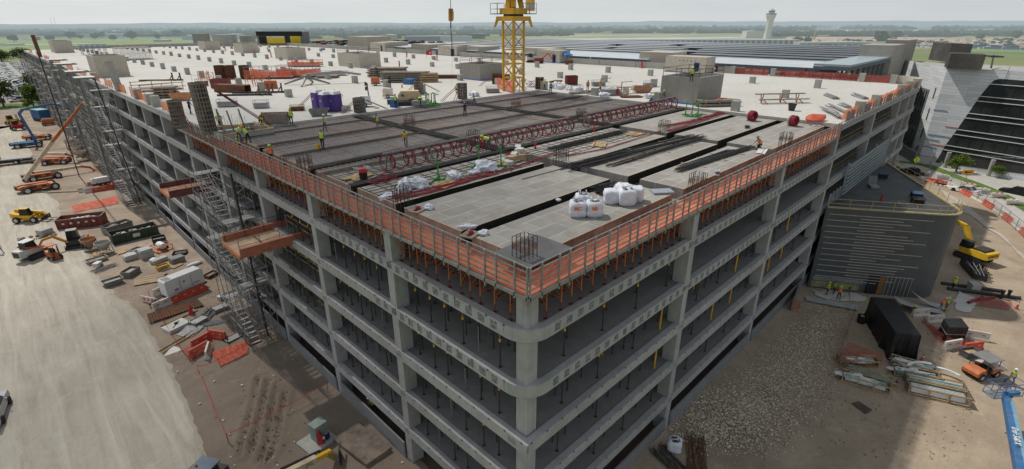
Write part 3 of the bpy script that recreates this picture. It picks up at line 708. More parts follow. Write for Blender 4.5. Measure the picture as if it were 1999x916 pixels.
def boom_lift(loc,rz,label,col,pts,cols,basket=True,size=1.0,cat='boom lift',text=None):
 o=thing('boom_lift',label,cat,loc,rz,'boom lifts');inv=lambda q:rot(Vector(q)-Vector(loc),-rz)
 chassis(o,3.0*size,2.3*size,col,.5*size,.4)
 part(MB().side([(-2.3*size,.95),(1.0*size,.95),(1.1*size,1.25),(.8*size,1.5),(-1.7*size,1.6),(-2.3*size,1.4)],-.95*size,-.32*size,.05).side([(-2.3*size,.95),(1.0*size,.95),(1.1*size,1.25),(.8*size,1.5),(-1.7*size,1.6),(-2.3*size,1.4)],.32*size,.95*size,.05).box(-2.2*size,-.3*size,.9,.9*size,.3*size,1.2),'turret',col,o)
 part(MB().box(-1.2*size,-.97*size,1.0,-.4*size,-.955*size,1.35).box(.1*size,-.97*size,1.0,.6*size,-.955*size,1.3).box(-2.31*size,-.8*size,1.05,-2.29*size,.8*size,1.3),'grille',DARK,o);part(MB().box(-1.1*size,-.6*size,.62,.9*size,.6*size,.95),'slew_base',DARK,o)
 part(MB().box(-2.45*size,-.8,.95,-2.2*size,.8,1.6),'counterweight',DARK,o)
 p=[inv(q)for q in pts]
 for i,(a,c)in enumerate(zip(p[:-1],p[1:])):
  k=1-.14*i;s=stick(o,'boom_section',a,c,.34*k*size,.42*k*size,cols[i])
  part(MB().cbox(a,(.5*k,.5*k,.5*k)),'boom_joint',DARK,s)
 if basket:
  e=p[-1];b=MB()
  for z in(0,.5,1.05):b.path([e+Vector(q)+Vector((0,0,z))for q in((0,-.9,0),(.85,-.9,0),(.85,.9,0),(0,.9,0),(0,-.9,0))],.03,4)
  for q in((0,-.9),(.85,-.9),(.85,0),(.85,.9),(0,.9)):b.tube(e+Vector((*q,0)),e+Vector((*q,1.05)),.03,4)
  k=part(b,'basket',col,o);part(MB().box(e.x,e.y-.9,e.z-.05,e.x+.85,e.y+.9,e.z),'basket_floor',STEEL,k)
 return o
def text_mesh(s,size,mat,name='lettering',par=None,m4=None,bold=.0):
 c=D.curves.new(name,'FONT');c.body=s;c.size=size;c.align_x='CENTER';c.align_y='CENTER';c.offset=bold
 o=D.objects.new('tmp',c);COL.objects.link(o);bpy.context.view_layer.update()
 me=D.meshes.new_from_object(o.evaluated_get(bpy.context.evaluated_depsgraph_get()));D.objects.remove(o);D.curves.remove(c)
 me.materials.clear();me.materials.append(mat)
 if m4 is not None:me.transform(m4)
 t=D.objects.new(name,me);COL.objects.link(t)
 if par:t.parent=par
 return t
def frame_m(o,x,up):
 x=Vector(x).normalized();up=Vector(up);n=x.cross(up).normalized();up=n.cross(x)
 return Matrix.Translation(o)@Matrix((x,up,n)).transposed().to_4x4()
def stair_tower(v0,label,n=6,W=2.9,L=7.5):
 o=thing('stair_scaffold',label,'scaffold',(-W-.35,v0,0),0,'scaffold stair towers on the left facade');Ht=3.33*n+.6
 for x in(0,W/2,W):
  for i in range(5):part(MB().tube((x,L*i/4,0),(x,L*i/4,Ht+.4*(i%2)),.035,5).cbox((x,L*i/4,.02),(.2,.2,.04)),'standard',STEEL,o)
 for k in range(int(Ht/1.66)+1):
  b=MB();z=.25+1.66*k
  for x in(0,W/2,W):b.tube((x,0,z),(x,L,z),.026,4)
  for i in range(5):b.tube((0,L*i/4,z),(W,L*i/4,z),.026,4)
  if k%2:
   b.tube((0,0,z),(0,L/4,z+1.66),.024,4);b.tube((0,L,z),(0,L*.75,z+1.66),.024,4);b.tube((0,0,z),(W,0,z+1.66),.024,4);b.tube((W,L,z),(0,L,z+1.66),.024,4)
  else:b.tube((0,L/2,z),(0,L*.25,z+1.66),.024,4);b.tube((0,L/2,z),(0,L*.75,z+1.66),.024,4)
  part(b,'ledger_lift',GALV,o)
 for f in range(n):
  z=.3+3.33*f;fwd=f%2==0;ya,yb=(1.3,L-1.3)if fwd else(L-1.3,1.3);x0=.15 if fwd else W/2+.1
  b=MB()
  for k in range(11):t=k/10;y=ya+(yb-ya)*t;zz=z+3.33*t;b.box(x0,y-.13,zz-.02,x0+1.1,y+.13,zz+.02)
  s=part(b,'stair_flight',GALV,o)
  part(MB().beam((x0,ya,z),(x0,yb,z+3.33),.05,.2).beam((x0+1.1,ya,z),(x0+1.1,yb,z+3.33),.05,.2),'stringer',STEEL,s)
  part(MB().tube((x0,ya,z+1),(x0,yb,z+4.33),.025,4).tube((x0+1.1,ya,z+1),(x0+1.1,yb,z+4.33),.025,4),'handrail',GALV,s)
  yl=L-.65 if fwd else.65;part(MB().box(.1,yl-.6,z+3.30,W-.1,yl+.6,z+3.36),'landing',GALV,o)
  if f:part(MB().box(W-.2,L/2-.4,z-.12,W+1.6,L/2+.4,z-.02),'gangway',STEEL,o)
 return o
stair_tower(34.2,'grey scaffold stair tower between the two loading platforms',5)
stair_tower(94.0,'grey scaffold stair tower behind the cream and orange boom')
stair_tower(150.0,'far scaffold stair tower next to the green tree on the left')
stair_tower(168.0,'farthest scaffold stair tower at the rear of the left facade')
for px,py,tx,ty,nm in((523,655,450,338,'near the orange loading platform'),(275,398,184,152,'at the second scaffold stair'),(155,345,73,100,'at the far scaffolds')):
 a=P(px,py);c=PX(tx,ty,0,a.x-1.2);solo(MB().tube((0,0,0),c-a,.10,8).cbox((0,0,.05),(.7,.7,.1)).cbox((c-a)*.3,(.3,.3,.3)).cbox((c-a)*.62,(.3,.3,.3)),'concrete_line',DARK,'tall black concrete supply pipe standing against the left facade, '+nm,'pipe',tuple(a),0,'black pipes on the left facade')
for i,v in enumerate((112,126,186,204,222,242,262,280)):
 o=thing('facade_scaffold','bay of dense grey working scaffold on the far left facade, %s from the near end'%ORD[i],'scaffold',(-2.6,v,0),0,'working scaffolds at the far end of the left facade');L=11
 for x in(0,1.4):
  b=MB()
  for k in range(6):b.tube((x,L*k/5,0),(x,L*k/5,19.6),.04,4)
  part(b,'standards',GALV,o)
 for z in(2,4,6,8,10,12,14,16,18):
  b=MB().tube((0,0,z),(0,L,z),.03,4).tube((1.4,0,z),(1.4,L,z),.03,4).tube((0,0,z+1),(0,L,z+1),.025,4).tube((0,0,z),(0,L/5,z+2),.025,4).tube((0,L,z),(0,L*.8,z+2),.025,4)
  s=part(b,'ledgers',GALV,o)
  if z%4==0:part(MB().box(.05,0,z+.03,1.35,L,z+.09),'plank',LUMG,s)
for i,(v,z)in enumerate(((112,20.8),(124,21.2),(142,21.8),(158,22))):
 o=thing('canopy_bracket','tall grey bracket frame with a flat white canopy on top, %s along the left facade'%ORD[i],'bracket',(-2.2,v,0),0,'bracket frames on the left facade')
 for y in(0,3):part(MB().beam((0,y,3),(0,y,z),.35).beam((.1,y,z),(4,y,z-4.5),.25).beam((-.2,y,z),(3.2,y,z+.1),.22),'bracket_leg',STEEL,o)
 part(MB().box(-.8,-.2,z+.2,2.2,3.2,z+.32),'canopy',WHITED,o);part(MB().box(-.4,-.3,6,-.25,3.3,9),'panel',PANELG,o)
def loading(v0,v1,z,label,beam,deckm,u0=-4.1):
 o=thing('loading_platform',label,'loading platform',(0,v0,z-.05),0,'cantilever loading platforms');w=v1-v0
 part(MB().box(u0,.18,0,1.6,w-.18,.05),'deck',deckm,o)
 for y in(0,w-.16):
  b=MB().box(u0,y,-.12,2.0,y+.16,.55)
  s=part(b,'side_beam',beam,o);part(MB().box(u0-.01,y-.07,.55,2.0,y+.23,.6).box(u0-.01,y-.07,-.17,2.0,y+.23,-.12),'flange',beam,s)
 part(MB().box(u0-.12,0,-.3,u0,w,.02),'end_beam',ORNG,o)
 for x in(u0+1,u0+2.2,u0+3.4):part(MB().box(x,-.1,-.34,x+.15,w+.1,-.17),'cross_beam',ORNG,o)
 for y in(.3,w-.3):
  b=MB()
  for x in(u0+.1,u0+1.7,u0+3.3,u0+4.9):b.tube((x,y,.05),(x,y,1.25),.025,4)
  for zz in(.7,1.22):b.tube((u0+.1,y,zz),(u0+5.2,y,zz),.022,4)
  part(b,'railing',DARK,o)
 return o
loading(27.3,31.5,13.2,'coral red loading platform jutting from the left facade beside the near stair tower',CORAL,M('worn_ply_deck',(.44,.31,.21),.8,.3,1))
loading(48.6,52.8,13.2,'dark maroon loading platform jutting from the left facade behind the stair tower',MAROON,M('worn_ply_deck_rust',(.50,.26,.17),.8,.3,1))
p0=P(58,288);v=p0 .y
boom_lift(tuple(p0),rad(-5),'blue articulated boom lift on grey base, arm folded over towards the facade',BLUE,[PX(70,276,1,v),PX(37,222,1,v),PX(44,214,1,v-1),PX(100,203,1,v-2),PX(128,209,1,v-2)],[BLUE]*4,size=1.5)
p0=P(80,372);v=p0 .y
o=boom_lift(tuple(p0),rad(6),'orange boom lift with long cream and orange boom raised steeply to the facade',ORNG,[PX(47,352,1,v),PX(102,277,1,v),PX(143,226,1,v),PX(160,203,1,v)],[CREAM,ORNG,ORNG],basket=False,size=1.45)
p0=P(88,350);v=p0 .y
boom_lift(tuple(p0),rad(6),'orange boom lift with cream boom lying level, basket low by the facade',ORNG,[PX(66,338,1,v),PX(120,331,1,v),PX(158,325,1,v),PX(176,327,1,v),PX(188,336,1,v)],[CREAM,CREAM,REDO,REDO],size=1.4)
p0=P(113,320);v=p0 .y
boom_lift(tuple(p0),rad(-25),'orange boom lift folded flat, cream boom pointing at the viewer',ORNG,[Vector((p0 .x-1.5,p0 .y+1.6,2.4)),Vector((p0 .x+2,p0 .y-1.2,2.2)),Vector((p0 .x+3,p0 .y-1.9,1.6))],[CREAM,ORNG],size=1.25)
p0=P(78,274);v=p0 .y
boom_lift(tuple(p0),rad(-8),'orange boom lift behind the blue one, pale boom laid out towards the facade',ORNG,[PX(62,263,1,v),PX(104,270,1,v),PX(132,277,1,v)],[CREAM,DARK],size=1.4)
p0=P(96,245)
o=thing('lift_base','small orange lift parked in front of the blue container','lift',tuple(p0),0);chassis(o,2.6,2,ORNG,.45);part(MB().side([(-1.6,.9),(1.5,.9),(1.5,2),(-1.2,2.2),(-1.6,1.6)],-1,1,.1),'turret',ORNG,o);part(MB().beam((-1.2,0,2.3),(1.6,0,2.1),.3),'boom_section',CREAM,o)
p0=P(84,236)
o=thing('site_container','blue ribbed container standing on a dark trailer at the back of the yard','container',tuple(p0),rad(18));b=MB().box(-1.5,-3,1.1,1.5,3,3.8)
for k in range(10):b.box(-1.54,-2.9+k*.6,1.15,1.54,-2.6+k*.6,3.7)
part(b,'body',BLUE,o);part(MB().box(-1.5,-3,3.81,1.5,3,3.9),'roof',M('pale_blue_roof',(.25,.42,.5)),o);part(MB().box(-1.3,-3.2,.5,1.3,3.4,1.08),'trailer_frame',DARK,o)
for y in(-2,2):
 for x in(-1.2,1.2):wheel(o,x,y,.45,.45,.3)
for px,py,lb,c,rz in((27,243,'yellow rough terrain forklift parked at the back of the road',YEL,.4),(37,254,'small red tractor beside the yellow forklift',RED,.2)):
 o=thing('tractor' if c is RED else 'forklift',lb,'tractor' if c is RED else 'forklift',tuple(P(px,py,.24)),rz);chassis(o,2.6,1.8,c,.6);part(MB().side([(-1.3,1),(1.6,1),(1.6,1.7),(.3,1.8),(-1.3,1.8)],-.6,.6),'hood',c,o)
 part(MB().side([(-1.2,1.8),(.2,1.8),(0,2.9),(-1.1,2.9)],-.6,.6),'cab',GLASSD,o);part(MB().beam((1.5,-.4,.3),(1.3,-.4,3),.15).beam((1.5,.4,.3),(1.3,.4,3),.15),'mast',DARK,o)
p0=P(8,322,.24)
o=thing('flatbed_truck','dark flatbed truck with a dark red cab at the left picture edge','truck',tuple(p0),rad(-12));chassis(o,5,2.4,DARK,.5)
part(MB().side([(-3.4,1),(-1.3,1),(-1.3,2.7),(-2,3.4),(-3.4,3.4)],-1.2,1.2,.1),'cab',REDD,o);part(MB().box(-1.2,-1.25,1.1,5.2,1.25,1.35),'bed',STEEL,o);part(MB().box(-1.2,-1.2,1.35,-.4,1.2,2.5),'headboard',DARK,o)
part(MB().box(3.2,-1.3,.35,6.4,1.3,.75),'ramp',LUMG,o)
hop=None
for i,(px,py)in enumerate(((140,290),(148,297),(156,304),(164,313))):
 q=P(px,py,.1);lb='pale conical concrete skip in a steel frame, %s of the row from the back'%ORD[i]
 if not hop:
  hop=thing('concrete_skip',lb,'concrete skip',tuple(q),0,'row of concrete skips by the facade')
  part(MB().lathe((0,0,0),[(.25,.5),(1.15,1.7),(1.2,2.3),(1.12,2.3),(1.05,1.7),(.2,.55)],14),'cone',M('skip_pale',(.5,.44,.38),.8,.25,2,dirt=(.36,.25,.18)),hop)
  b=MB()
  for a in range(4):c,s=math.cos(a*1.57+.78)*1.2,math.sin(a*1.57+.78)*1.2;b.tube((c,s,0),(c,s,1.9),.06,5);c2,s2=math.cos(a*1.57+2.35)*1.2,math.sin(a*1.57+2.35)*1.2;b.tube((c,s,.1),(c2,s2,.1),.05,4);b.tube((c,s,1.5),(c2,s2,1.5),.05,4)
  part(b,'frame',STEEL,hop)
 else:dup(hop,tuple(q),.3*i,lb)
def box_gen(px,py,rz,s,label,z=.06):
 o=thing('generator',label,'generator',tuple(P(px,py,z)),rz)
 part(MB().side([(-1.9*s,.75),(1.9*s,.75),(1.9*s,2.2*s),(1.75*s,2.35*s),(-1.75*s,2.35*s),(-1.9*s,2.2*s)],-.62*s,.62*s),'canopy',WHITE,o)
 b=MB()
 for y in(-.625*s,.625*s):
  b.box(-.55*s,y-.006,1.0,-.5*s,y+.006,2.0*s);b.box(.6*s,y-.006,1.0,.65*s,y+.006,2.0*s);b.box(-1.15*s,y-.008,1.0*s,-.75*s,y+.008,1.2*s);b.box(-.2*s,y-.008,1.55*s,0,y+.008,1.75*s);b.box(.8*s,y-.008,1.05*s,1.4*s,y+.008,1.12*s)
 part(b,'vent_grille',STEEL,o);part(MB().box(-1.75*s,-.45*s,2.351*s,-1.1*s,.45*s,2.37*s),'roof_grille',STEEL,o)
 part(MB().box(-2.0*s,-.6*s,.5,2.1*s,.6*s,.74).beam((-2*s,-.4,.6),(-3.5*s,0,.5),.12).beam((-2*s,.4,.6),(-3.5*s,0,.5),.12).tube((-3.4*s,0,0),(-3.4*s,0,.6),.05),'trailer_frame',DARK,o)
 for x in(.1,.95):
  for y in(-.68*s,.68*s):wheel(o,x,y,.34,.34,.2)
 return o
box_gen(199,363,rad(8),.75,'small white generator inside red and white barriers near the second stair tower')
for i,(px,py,rd,rz)in enumerate(((168,374,0,.1),(181,375,0,.1),(196,374,1,.1),(211,371,1,.15),(187,363,1,.05),(221,367,1,1.2))):
 barrier(px,py,rz,rd,('red' if rd else 'white')+' barrier round the small far generator, '+ORD[i]+' counted from the left front',L=2.4)
q=[P(*k,.16)for k in((139,402),(228,382),(232,398),(145,415))]
def net_sheet(q,label,mat,name='ground_net',amp=.25,n=14,m=5):
 b=MB();g=[[q[0].lerp(q[1],i/n).lerp(q[3].lerp(q[2],i/n),j/m)+Vector((0,0,abs(amp*noise.noise(Vector((i*.5,j*.7,q[0].x))))))for j in range(m+1)]for i in range(n+1)]
 for i in range(n):
  for j in range(m):b.face([g[i][j],g[i+1][j],g[i+1][j+1],g[i][j+1]])
 return solo(b,name,mat,label,'netting')
net_sheet(q,'orange safety net lying on the dirt behind the red dumpster',NETO)
net_sheet([P(*k,.2)for k in((412,688),(487,664),(484,690),(430,716))],'orange safety net lying at the foot of the near stair tower',NETO)
def dumpster(q,rz,L,W,Ht,mat,label,fill=None):
 o=thing('dumpster',label,'dumpster',tuple(q),rz,'open top dumpsters');t=.07;b=MB()
 b.box(-L/2,-W/2,.2,L/2,-W/2+t,Ht).box(-L/2,W/2-t,.2,L/2,W/2,Ht).box(-L/2,-W/2+t,.2,-L/2+t,W/2-t,Ht).box(L/2-t,-W/2+t,.2,L/2,W/2-t,Ht).box(-L/2,-W/2,.12,L/2,W/2,.2)
 part(b,'shell',mat,o);x=-L/2
 while x<L/2-.05:
  part(MB().box(x,-W/2-.09,.2,x+.1,-W/2,Ht-.02),'rib',mat,o);part(MB().box(x,W/2,.2,x+.1,W/2+.09,Ht-.02),'rib',mat,o);x+=L/8
 part(MB().beam((-L/2,-W/2,Ht),(L/2,-W/2,Ht),.13).beam((-L/2,W/2,Ht),(L/2,W/2,Ht),.13).beam((-L/2,-W/2,Ht),(-L/2,W/2,Ht),.13).beam((L/2,-W/2,Ht),(L/2,W/2,Ht),.13),'rim',LUMG if mat is REDD else DARK,o)
 f=MB();n=12
 for i in range(40):f.cbox((RN.uniform(-L/2+.4,L/2-.4),RN.uniform(-W/2+.3,W/2-.3),Ht*.62+RN.uniform(0,.3)),(RN.uniform(.2,.9),RN.uniform(.1,.5),RN.uniform(.05,.3)),RN.uniform(0,3))
 f.box(-L/2+t,-W/2+t,.3,L/2-t,W/2-t,Ht*.6)
 r=part(f,'rubble',fill or LUMG,o);r['kind']='stuff'
 return o
a=P(118,450);c=P(206,440);o=dumpster(tuple((a+c)/2+Vector((.2,.9,0))),math.atan2((c-a).y,(c-a).x),(c-a).length,2.4,1.75,REDD,'rust red open dumpster full of pale rubble',WHITED)
for i in range(5):part(MB().box(-2.2+i*1.0,-1.30,.95,-1.85+i*1.0,-1.292,1.25),'sticker',WHITED,o)
a=P(218,480);c=P(308,458);o=dumpster(tuple((a+c)/2+Vector((.2,.9,0))),math.atan2((c-a).y,(c-a).x),(c-a).length,2.4,1.5,GREEND,'dark green open dumpster with scrap inside',STEEL)
part(MB().box(-.4,-1.30,.6,.5,-1.292,1.15),'sticker',WHITED,o)
o=dumpster(tuple(P(232,452)),rad(15),3.6,1.9,1.3,STEEL,'grey steel waste bin tucked behind the green dumpster')
def telehandler(q,rz,label,s=1.0):
 o=thing('telehandler',label,'telehandler',tuple(q),rz);chassis(o,3.1*s,2.1*s,YEL,.6*s,.45)
 part(MB().side([(-2.3*s,.9),(1.2*s,.9),(1.2*s,1.4*s),(-1.2*s,1.6*s),(-2.3*s,1.9*s)],-.95*s,.95*s,.08),'body',YEL,o)
 part(MB().side([(-.7*s,1.5*s),(1.0*s,1.4*s),(.7*s,2.6*s),(-.5*s,2.6*s)],-1.0*s,-.1*s,.1),'cab',GLASSD,o);part(MB().box(-.6*s,-.95*s,2.61*s,.75*s,-.12*s,2.7*s),'cab_roof',YEL,o)
 part(MB().beam((-2.2*s,.4*s,2.1*s),(2.2*s,.4*s,1.5*s),.38*s,.42*s),'boom',YEL,o);part(MB().beam((2.2*s,.4*s,1.5*s),(3.0*s,.4*s,.8*s),.3*s),'boom_head',YEL,o)
 part(MB().box(2.9*s,-.7*s,.4,3.0*s,.9*s,1.2*s).box(3.0*s,-.5*s,.3,4.2*s,-.35*s,.38).box(3.0*s,.5*s,.3,4.2*s,.65*s,.38),'forks',DARK,o);return o
telehandler(P(60,432,.24),rad(-38),'yellow telehandler on the pale road left of the red dumpster',.9)
o=thing('concrete_rubble','pale broken concrete block with debris on the road edge','rubble',tuple(P(80,462,.24)))
part(MB().cbox((.6,.3,.5),(1.6,1.3,1.0),.5),'block',STUB,o);r=MB()
for i in range(34):r.cbox((RN.uniform(-2.6,1.6),RN.uniform(-1.3,1.0),.12),(RN.uniform(.1,.7),RN.uniform(.1,.4),RN.uniform(.1,.3)),RN.uniform(0,3))
s=part(r,'debris',LUMG,o);s['kind']='stuff'
o=thing('track_loader','white tracked loader with red arms at the road edge','track loader',tuple(P(66,503,.24)),rad(35))
for y in(-.85,.85):track(o,.1,y,2.6,.75,.42)
part(MB().side([(-1.9,.6),(.9,.6),(1.1,1.1),(.4,1.5),(-1.9,1.7)],-.65,.65),'body',WHITED,o);part(MB().side([(-.9,1.5),(.6,1.4),(.4,2.5),(-.8,2.55)],-.6,.6,.1),'cab',GLASSD,o);part(MB().box(-.95,-.65,2.56,.5,.65,2.65),'cab_roof',WHITED,o)
part(MB().box(-1.93,-.5,.8,-1.905,.5,1.5),'grille',DARK,o)
for y in(-.75,.75):part(MB().beam((-.9,y,1.9),(1.4,y,1.2),.18).beam((1.4,y,1.2),(1.7,y,.4),.16),'lift_arm',REDO,o)
part(MB().side([(1.6,.1),(2.5,.05),(2.5,.15),(1.75,.8),(1.6,.8)],-1,1),'bucket',STEEL,o)
o=thing('forklift','small orange forklift beside the mini excavator','forklift',tuple(P(108,505,.24)),rad(-72));chassis(o,1.5,1.0,ORNG,.3,.25)
part(MB().side([(-1.1,.5),(.7,.5),(.7,.8),(-.2,1.0),(-1.1,1.15)],-.55,.55),'body',ORNG,o);part(MB().box(-1.05,-.55,2.0,.5,.55,2.1).tube((-1,-.5,1.1),(-.9,-.5,2.0),.04).tube((-1,.5,1.1),(-.9,.5,2.0),.04).tube((.6,-.5,.8),(.45,-.5,2.0),.04).tube((.6,.5,.8),(.45,.5,2.0),.04),'overhead_guard',ORNG,o);part(MB().box(-.5,-.3,1.05,.1,.3,1.4),'seat',BLACK,o);part(MB().beam((.85,-.3,.1),(.85,-.3,2),.1).beam((.85,.3,.1),(.85,.3,2),.1),'mast',DARK,o)
o=thing('mini_excavator','orange mini excavator with black cab, arm stretched to the left over the road edge','excavator',tuple(P(152,483,.1)),rad(165))
for y in(-.8,.8):track(o,0,y,2.5,.65,.4)
part(MB().side([(-1.4,.75),(1.0,.75),(1.0,1.25),(-1.4,1.5)],-.9,.9),'house',DARK,o);part(MB().side([(-.5,1.3),(.9,1.2),(.75,2.6),(-.4,2.65)],-.85,.2,.06),'cab',GLASSD,o);part(MB().box(-.45,-.83,2.66,.8,.2,2.74),'cab_roof',STEEL,o)
part(MB().box(-1.5,-.85,1.0,-1.35,.85,1.6),'counterweight',ORNG,o)
part(MB().beam((.9,.3,1.2),(2.2,.3,2.3),.28,.34).beam((2.2,.3,2.3),(3.4,.3,2.0),.26,.3),'boom',M('digger_orange',(.52,.24,.045)),o);part(MB().beam((3.4,.3,2.0),(4.3,.3,.7),.22,.25),'stick',M('digger_orange',()),o);part(MB().side([(4.1,.1),(4.9,.1),(4.6,.8),(4.1,.8)],-.1,.7),'bucket',DARK,o)
for px,py,m,lb in((178,487,M('skip_rust',(.42,.2,.1),.8,.3,2,dirt=(.3,.24,.2)),'orange brown concrete hopper beside the mini excavator'),(206,494,STUB,'grey concrete hopper in front of the green dumpster')):
 o=thing('concrete_skip',lb,'concrete skip',tuple(P(px,py,.1)),.2,'loose concrete hoppers')
 part(MB().lathe((0,0,0),[(.3,.45),(.95,1.35),(1.0,1.7),(.93,1.7),(.88,1.35),(.2,.5)],14),'cone',m,o)
 part(MB().tube((-.8,-.8,0),(-.75,-.7,1.4),.05,4).tube((.8,-.8,0),(.75,-.7,1.4),.05,4).tube((.8,.8,0),(.75,.7,1.4),.05,4).tube((-.8,.8,0),(-.75,.7,1.4),.05,4).path([(-.8,-.8,.08),(.8,-.8,.08),(.8,.8,.08),(-.8,.8,.08),(-.8,-.8,.08)],.05,4),'frame',STEEL,o)
def tub(px,py,rz,L,W,h,m,label,name='mortar_tub',z=.06,fl=.75,inside=None):
 o=thing(name,label,'tub',tuple(P(px,py,z)),rz);b=MB();a,c=L/2,W/2;e,f=a*fl,c*fl
 B=[(-e,-f,.04),(e,-f,.04),(e,f,.04),(-e,f,.04)];T=[(-a,-c,h),(a,-c,h),(a,c,h),(-a,c,h)]
 for i in range(4):j=(i+1)%4;b.face([B[i],B[j],T[j],T[i]])
 b.face(B[::-1]);part(b,'shell',m,o);part(MB().path([Vector(t)for t in T+T[:1]],.045,4),'rim',m,o)
 k=.6;part(MB().face([(-a*k*.9,-c*.85,h*.7),(a*.85,-c*.85,h*.7),(a*.85,c*.85,h*.7),(-a*.85,c*.85,h*.7)]),'contents',inside or STUB,o);return o
tub(222,556,rad(8),2.1,1.3,.75,STEEL,'dark grey tapered skip nearest to the road edge',inside=STUB)
tub(257,537,rad(42),1.8,1.3,.8,M('wet_mortar_box',(.22,.2,.19),.8),'grey square box of grout beside the plywood sheets',fl=.97)
tub(190,511,rad(12),2.3,1.3,.5,GALV,'open galvanised tray frame left of the wrapped pallets',fl=.9,inside=LUMG)
tub(268,494,rad(30),1.3,1.0,.7,STUB,'pale grey bin beside the wrapped pallets',fl=.95)
def plank_pile(px,py,rz,n,L,W,label,m=LUM,name='plank_pile',h=.05,lay=1,z=.2,cat='planks'):
 o=thing(name,label,cat,tuple(P(px,py,z)),rz);b=MB()
 for k in range(lay):
  for i in range(n):
   y=-W/2+W*(i+.5)/n+RN.uniform(-.03,.03);d=RN.uniform(-.2,.2);b.box(-L/2+d,y-W/n*.42,k*h*1.1+.01,L/2+d,y+W/n*.42,k*h*1.1+h,RN.uniform(-.04,.04),(0,y))
 part(b,'planks',m,o);return o
plank_pile(293,545,rad(-20),4,3.2,2.6,'worn plywood sheets lying flat on the dirt',M('worn_ply',(.40,.30,.2),.9,.35,1,dirt=(.26,.19,.13)))
plank_pile(195,495,rad(-15),5,1.6,1.4,'broken brown boards between the hoppers and the tray',LUM);plank_pile(238,492,rad(40),4,1.5,1.2,'pale scrap boards by the first wrapped pallet',PLY);plank_pile(238,534,rad(50),4,1.9,1.3,'thin plywood offcuts behind the grout box',PLY)
plank_pile(342,520,rad(25),3,1.5,.9,'pale offcuts next to the yellow bin',PLY)
def wrapped(px,py,rz,L,W,h,label,m=None):
 o=thing('wrapped_pallet',label,'pallet',tuple(P(px,py,.08)),rz,'shrink wrapped pallets');m=m or M('shrink_wrap',(.42,.43,.43),.35,.3,4,bump=.4)
 b=MB();n=5
 for k in range(n):e=RN.uniform(-.05,.05);b.box(-L/2+e,-W/2-e,.14+h*k/n,L/2-e,W/2+e,.14+h*(k+.93)/n)
 part(b,'load',m,o);part(MB().box(-L/2,-W/2,0,L/2,-W/2+.12,.12).box(-L/2,W/2-.12,0,L/2,W/2,.12).box(-L/2,-.06,0,L/2,.06,.12).box(-L/2-.02,-W/2,.1,L/2+.02,W/2,.14),'pallet_base',LUM,o);return o
wrapped(256,507,.1,1.5,1.2,.7,'low wrapped pallet, left of the taller one');wrapped(287,503,.15,1.5,1.3,1.25,'tall wrapped pallet in the middle of the dirt yard');wrapped(312,512,.35,1.9,.9,.45,'long low wrapped pallet by the yellow bin');wrapped(347,512,.2,1.6,1.2,.7,'dark wrapped pallet near the facade',M('shrink_wrap_dark',(.24,.245,.24),.4,.35,4));wrapped(300,512,.8,.7,.6,.4,'small bluish wrapped bundle',BAG)
tub(318,525,rad(10),1.4,.9,.55,YEL,'yellow bin heaped with grey clamps',fl=.95,inside=STEEL)
def bars_pile(px,py,rz,L,n,W,h,label,m,name='pipe_bundle',r=.04,z=.1,cat='pipes',spread=.05,grp=None):
 o=thing(name,label,cat,tuple(P(px,py,z))if not isinstance(px,Vector)else tuple(px),rz,grp);b=MB()
 for i in range(n):
  y=RN.uniform(-W/2,W/2);zz=r+RN.uniform(0,h)*(1-abs(2*y/W)**2*.7);a=RN.uniform(-spread,spread);d=RN.uniform(-.08,.08)*L
  b.tube((-L/2+d,y-a*L/2,zz),(L/2+d,y+a*L/2,zz+RN.uniform(-.01,.03)),r,5)
 s=part(b,'bars',m,o);return o
o=tub(352,496,rad(-25),1.7,1.3,.3,BLACK,'black lattice crate lying near the facade',fl=.95,inside=DARK)
o=tub(312,474,rad(-5),1.7,1.4,.9,DARK,'dark cage pallet beside the green dumpster',fl=.98,inside=STEEL)
o=thing('sprayer_skid','orange framed skid with a white water tank','water tank',tuple(P(317,488,.1)),.25);part(MB().lathe((0,0,.75),[(0,-.75),(.4,-.7),(.5,-.4),(.5,.4),(.4,.7),(0,.75)],12,'y'),'tank',WHITE,o)
b=MB()
for x in(-1,1):b.path([Vector(q)for q in((x,-1,.1),(x,1,.1),(x,1,.8),(x,-1,.8),(x,-1,.1))],.05,4)
b.path([Vector(q)for q in((-1,-1,.1),(1,-1,.1),(1,-1,.8),(-1,-1,.8))],.05,4).path([Vector(q)for q in((-1,1,.1),(1,1,.1),(1,1,.8),(-1,1,.8))],.05,4);part(b,'frame',ORNG,o);part(MB().box(-.95,-.95,.05,.95,.95,.14),'base',ORNG,o);part(MB().cbox((.6,0,.35),(.4,.5,.4)),'pump',DARK,o)
o=solo(MB().blob((0,0,.25),(1.1,.35,.26),4,.2,2),'wrapped_roll',BAG,'long white wrapped roll lying beside the facade panels','roll',tuple(P(380,519,.08)),rad(15),smooth=True)
bars_pile(330,525,rad(12),1.8,5,.5,.1,'few thin pipes by the offcuts',STEEL);bars_pile(205,525,rad(20),2.6,10,1.2,.3,'tangle of grey scaffold tubes left of the grout box',GALV,spread=.2)
o=thing('hand_cart','white hand cart with a bent handle on the dirt','cart',tuple(P(193,523,.08)),.9);part(MB().box(-.5,-.35,.25,.5,.35,.8),'body',WHITED,o);part(MB().tube((-.5,-.3,.7),(-1.1,-.3,1.0),.03).tube((-.5,.3,.7),(-1.1,.3,1.0),.03),'handle',WHITED,o);wheel(o,.2,-.38,.22,.22,.1);wheel(o,.2,.38,.22,.22,.1)
o=tub(413,540,.5,1.6,1.0,.45,RUST,'wooden tray with reddish sides near the facade',fl=.95,inside=LUMG)
box_gen(362,573,rad(15),1.15,'large white generator on a two axle trailer behind the red and white barriers')
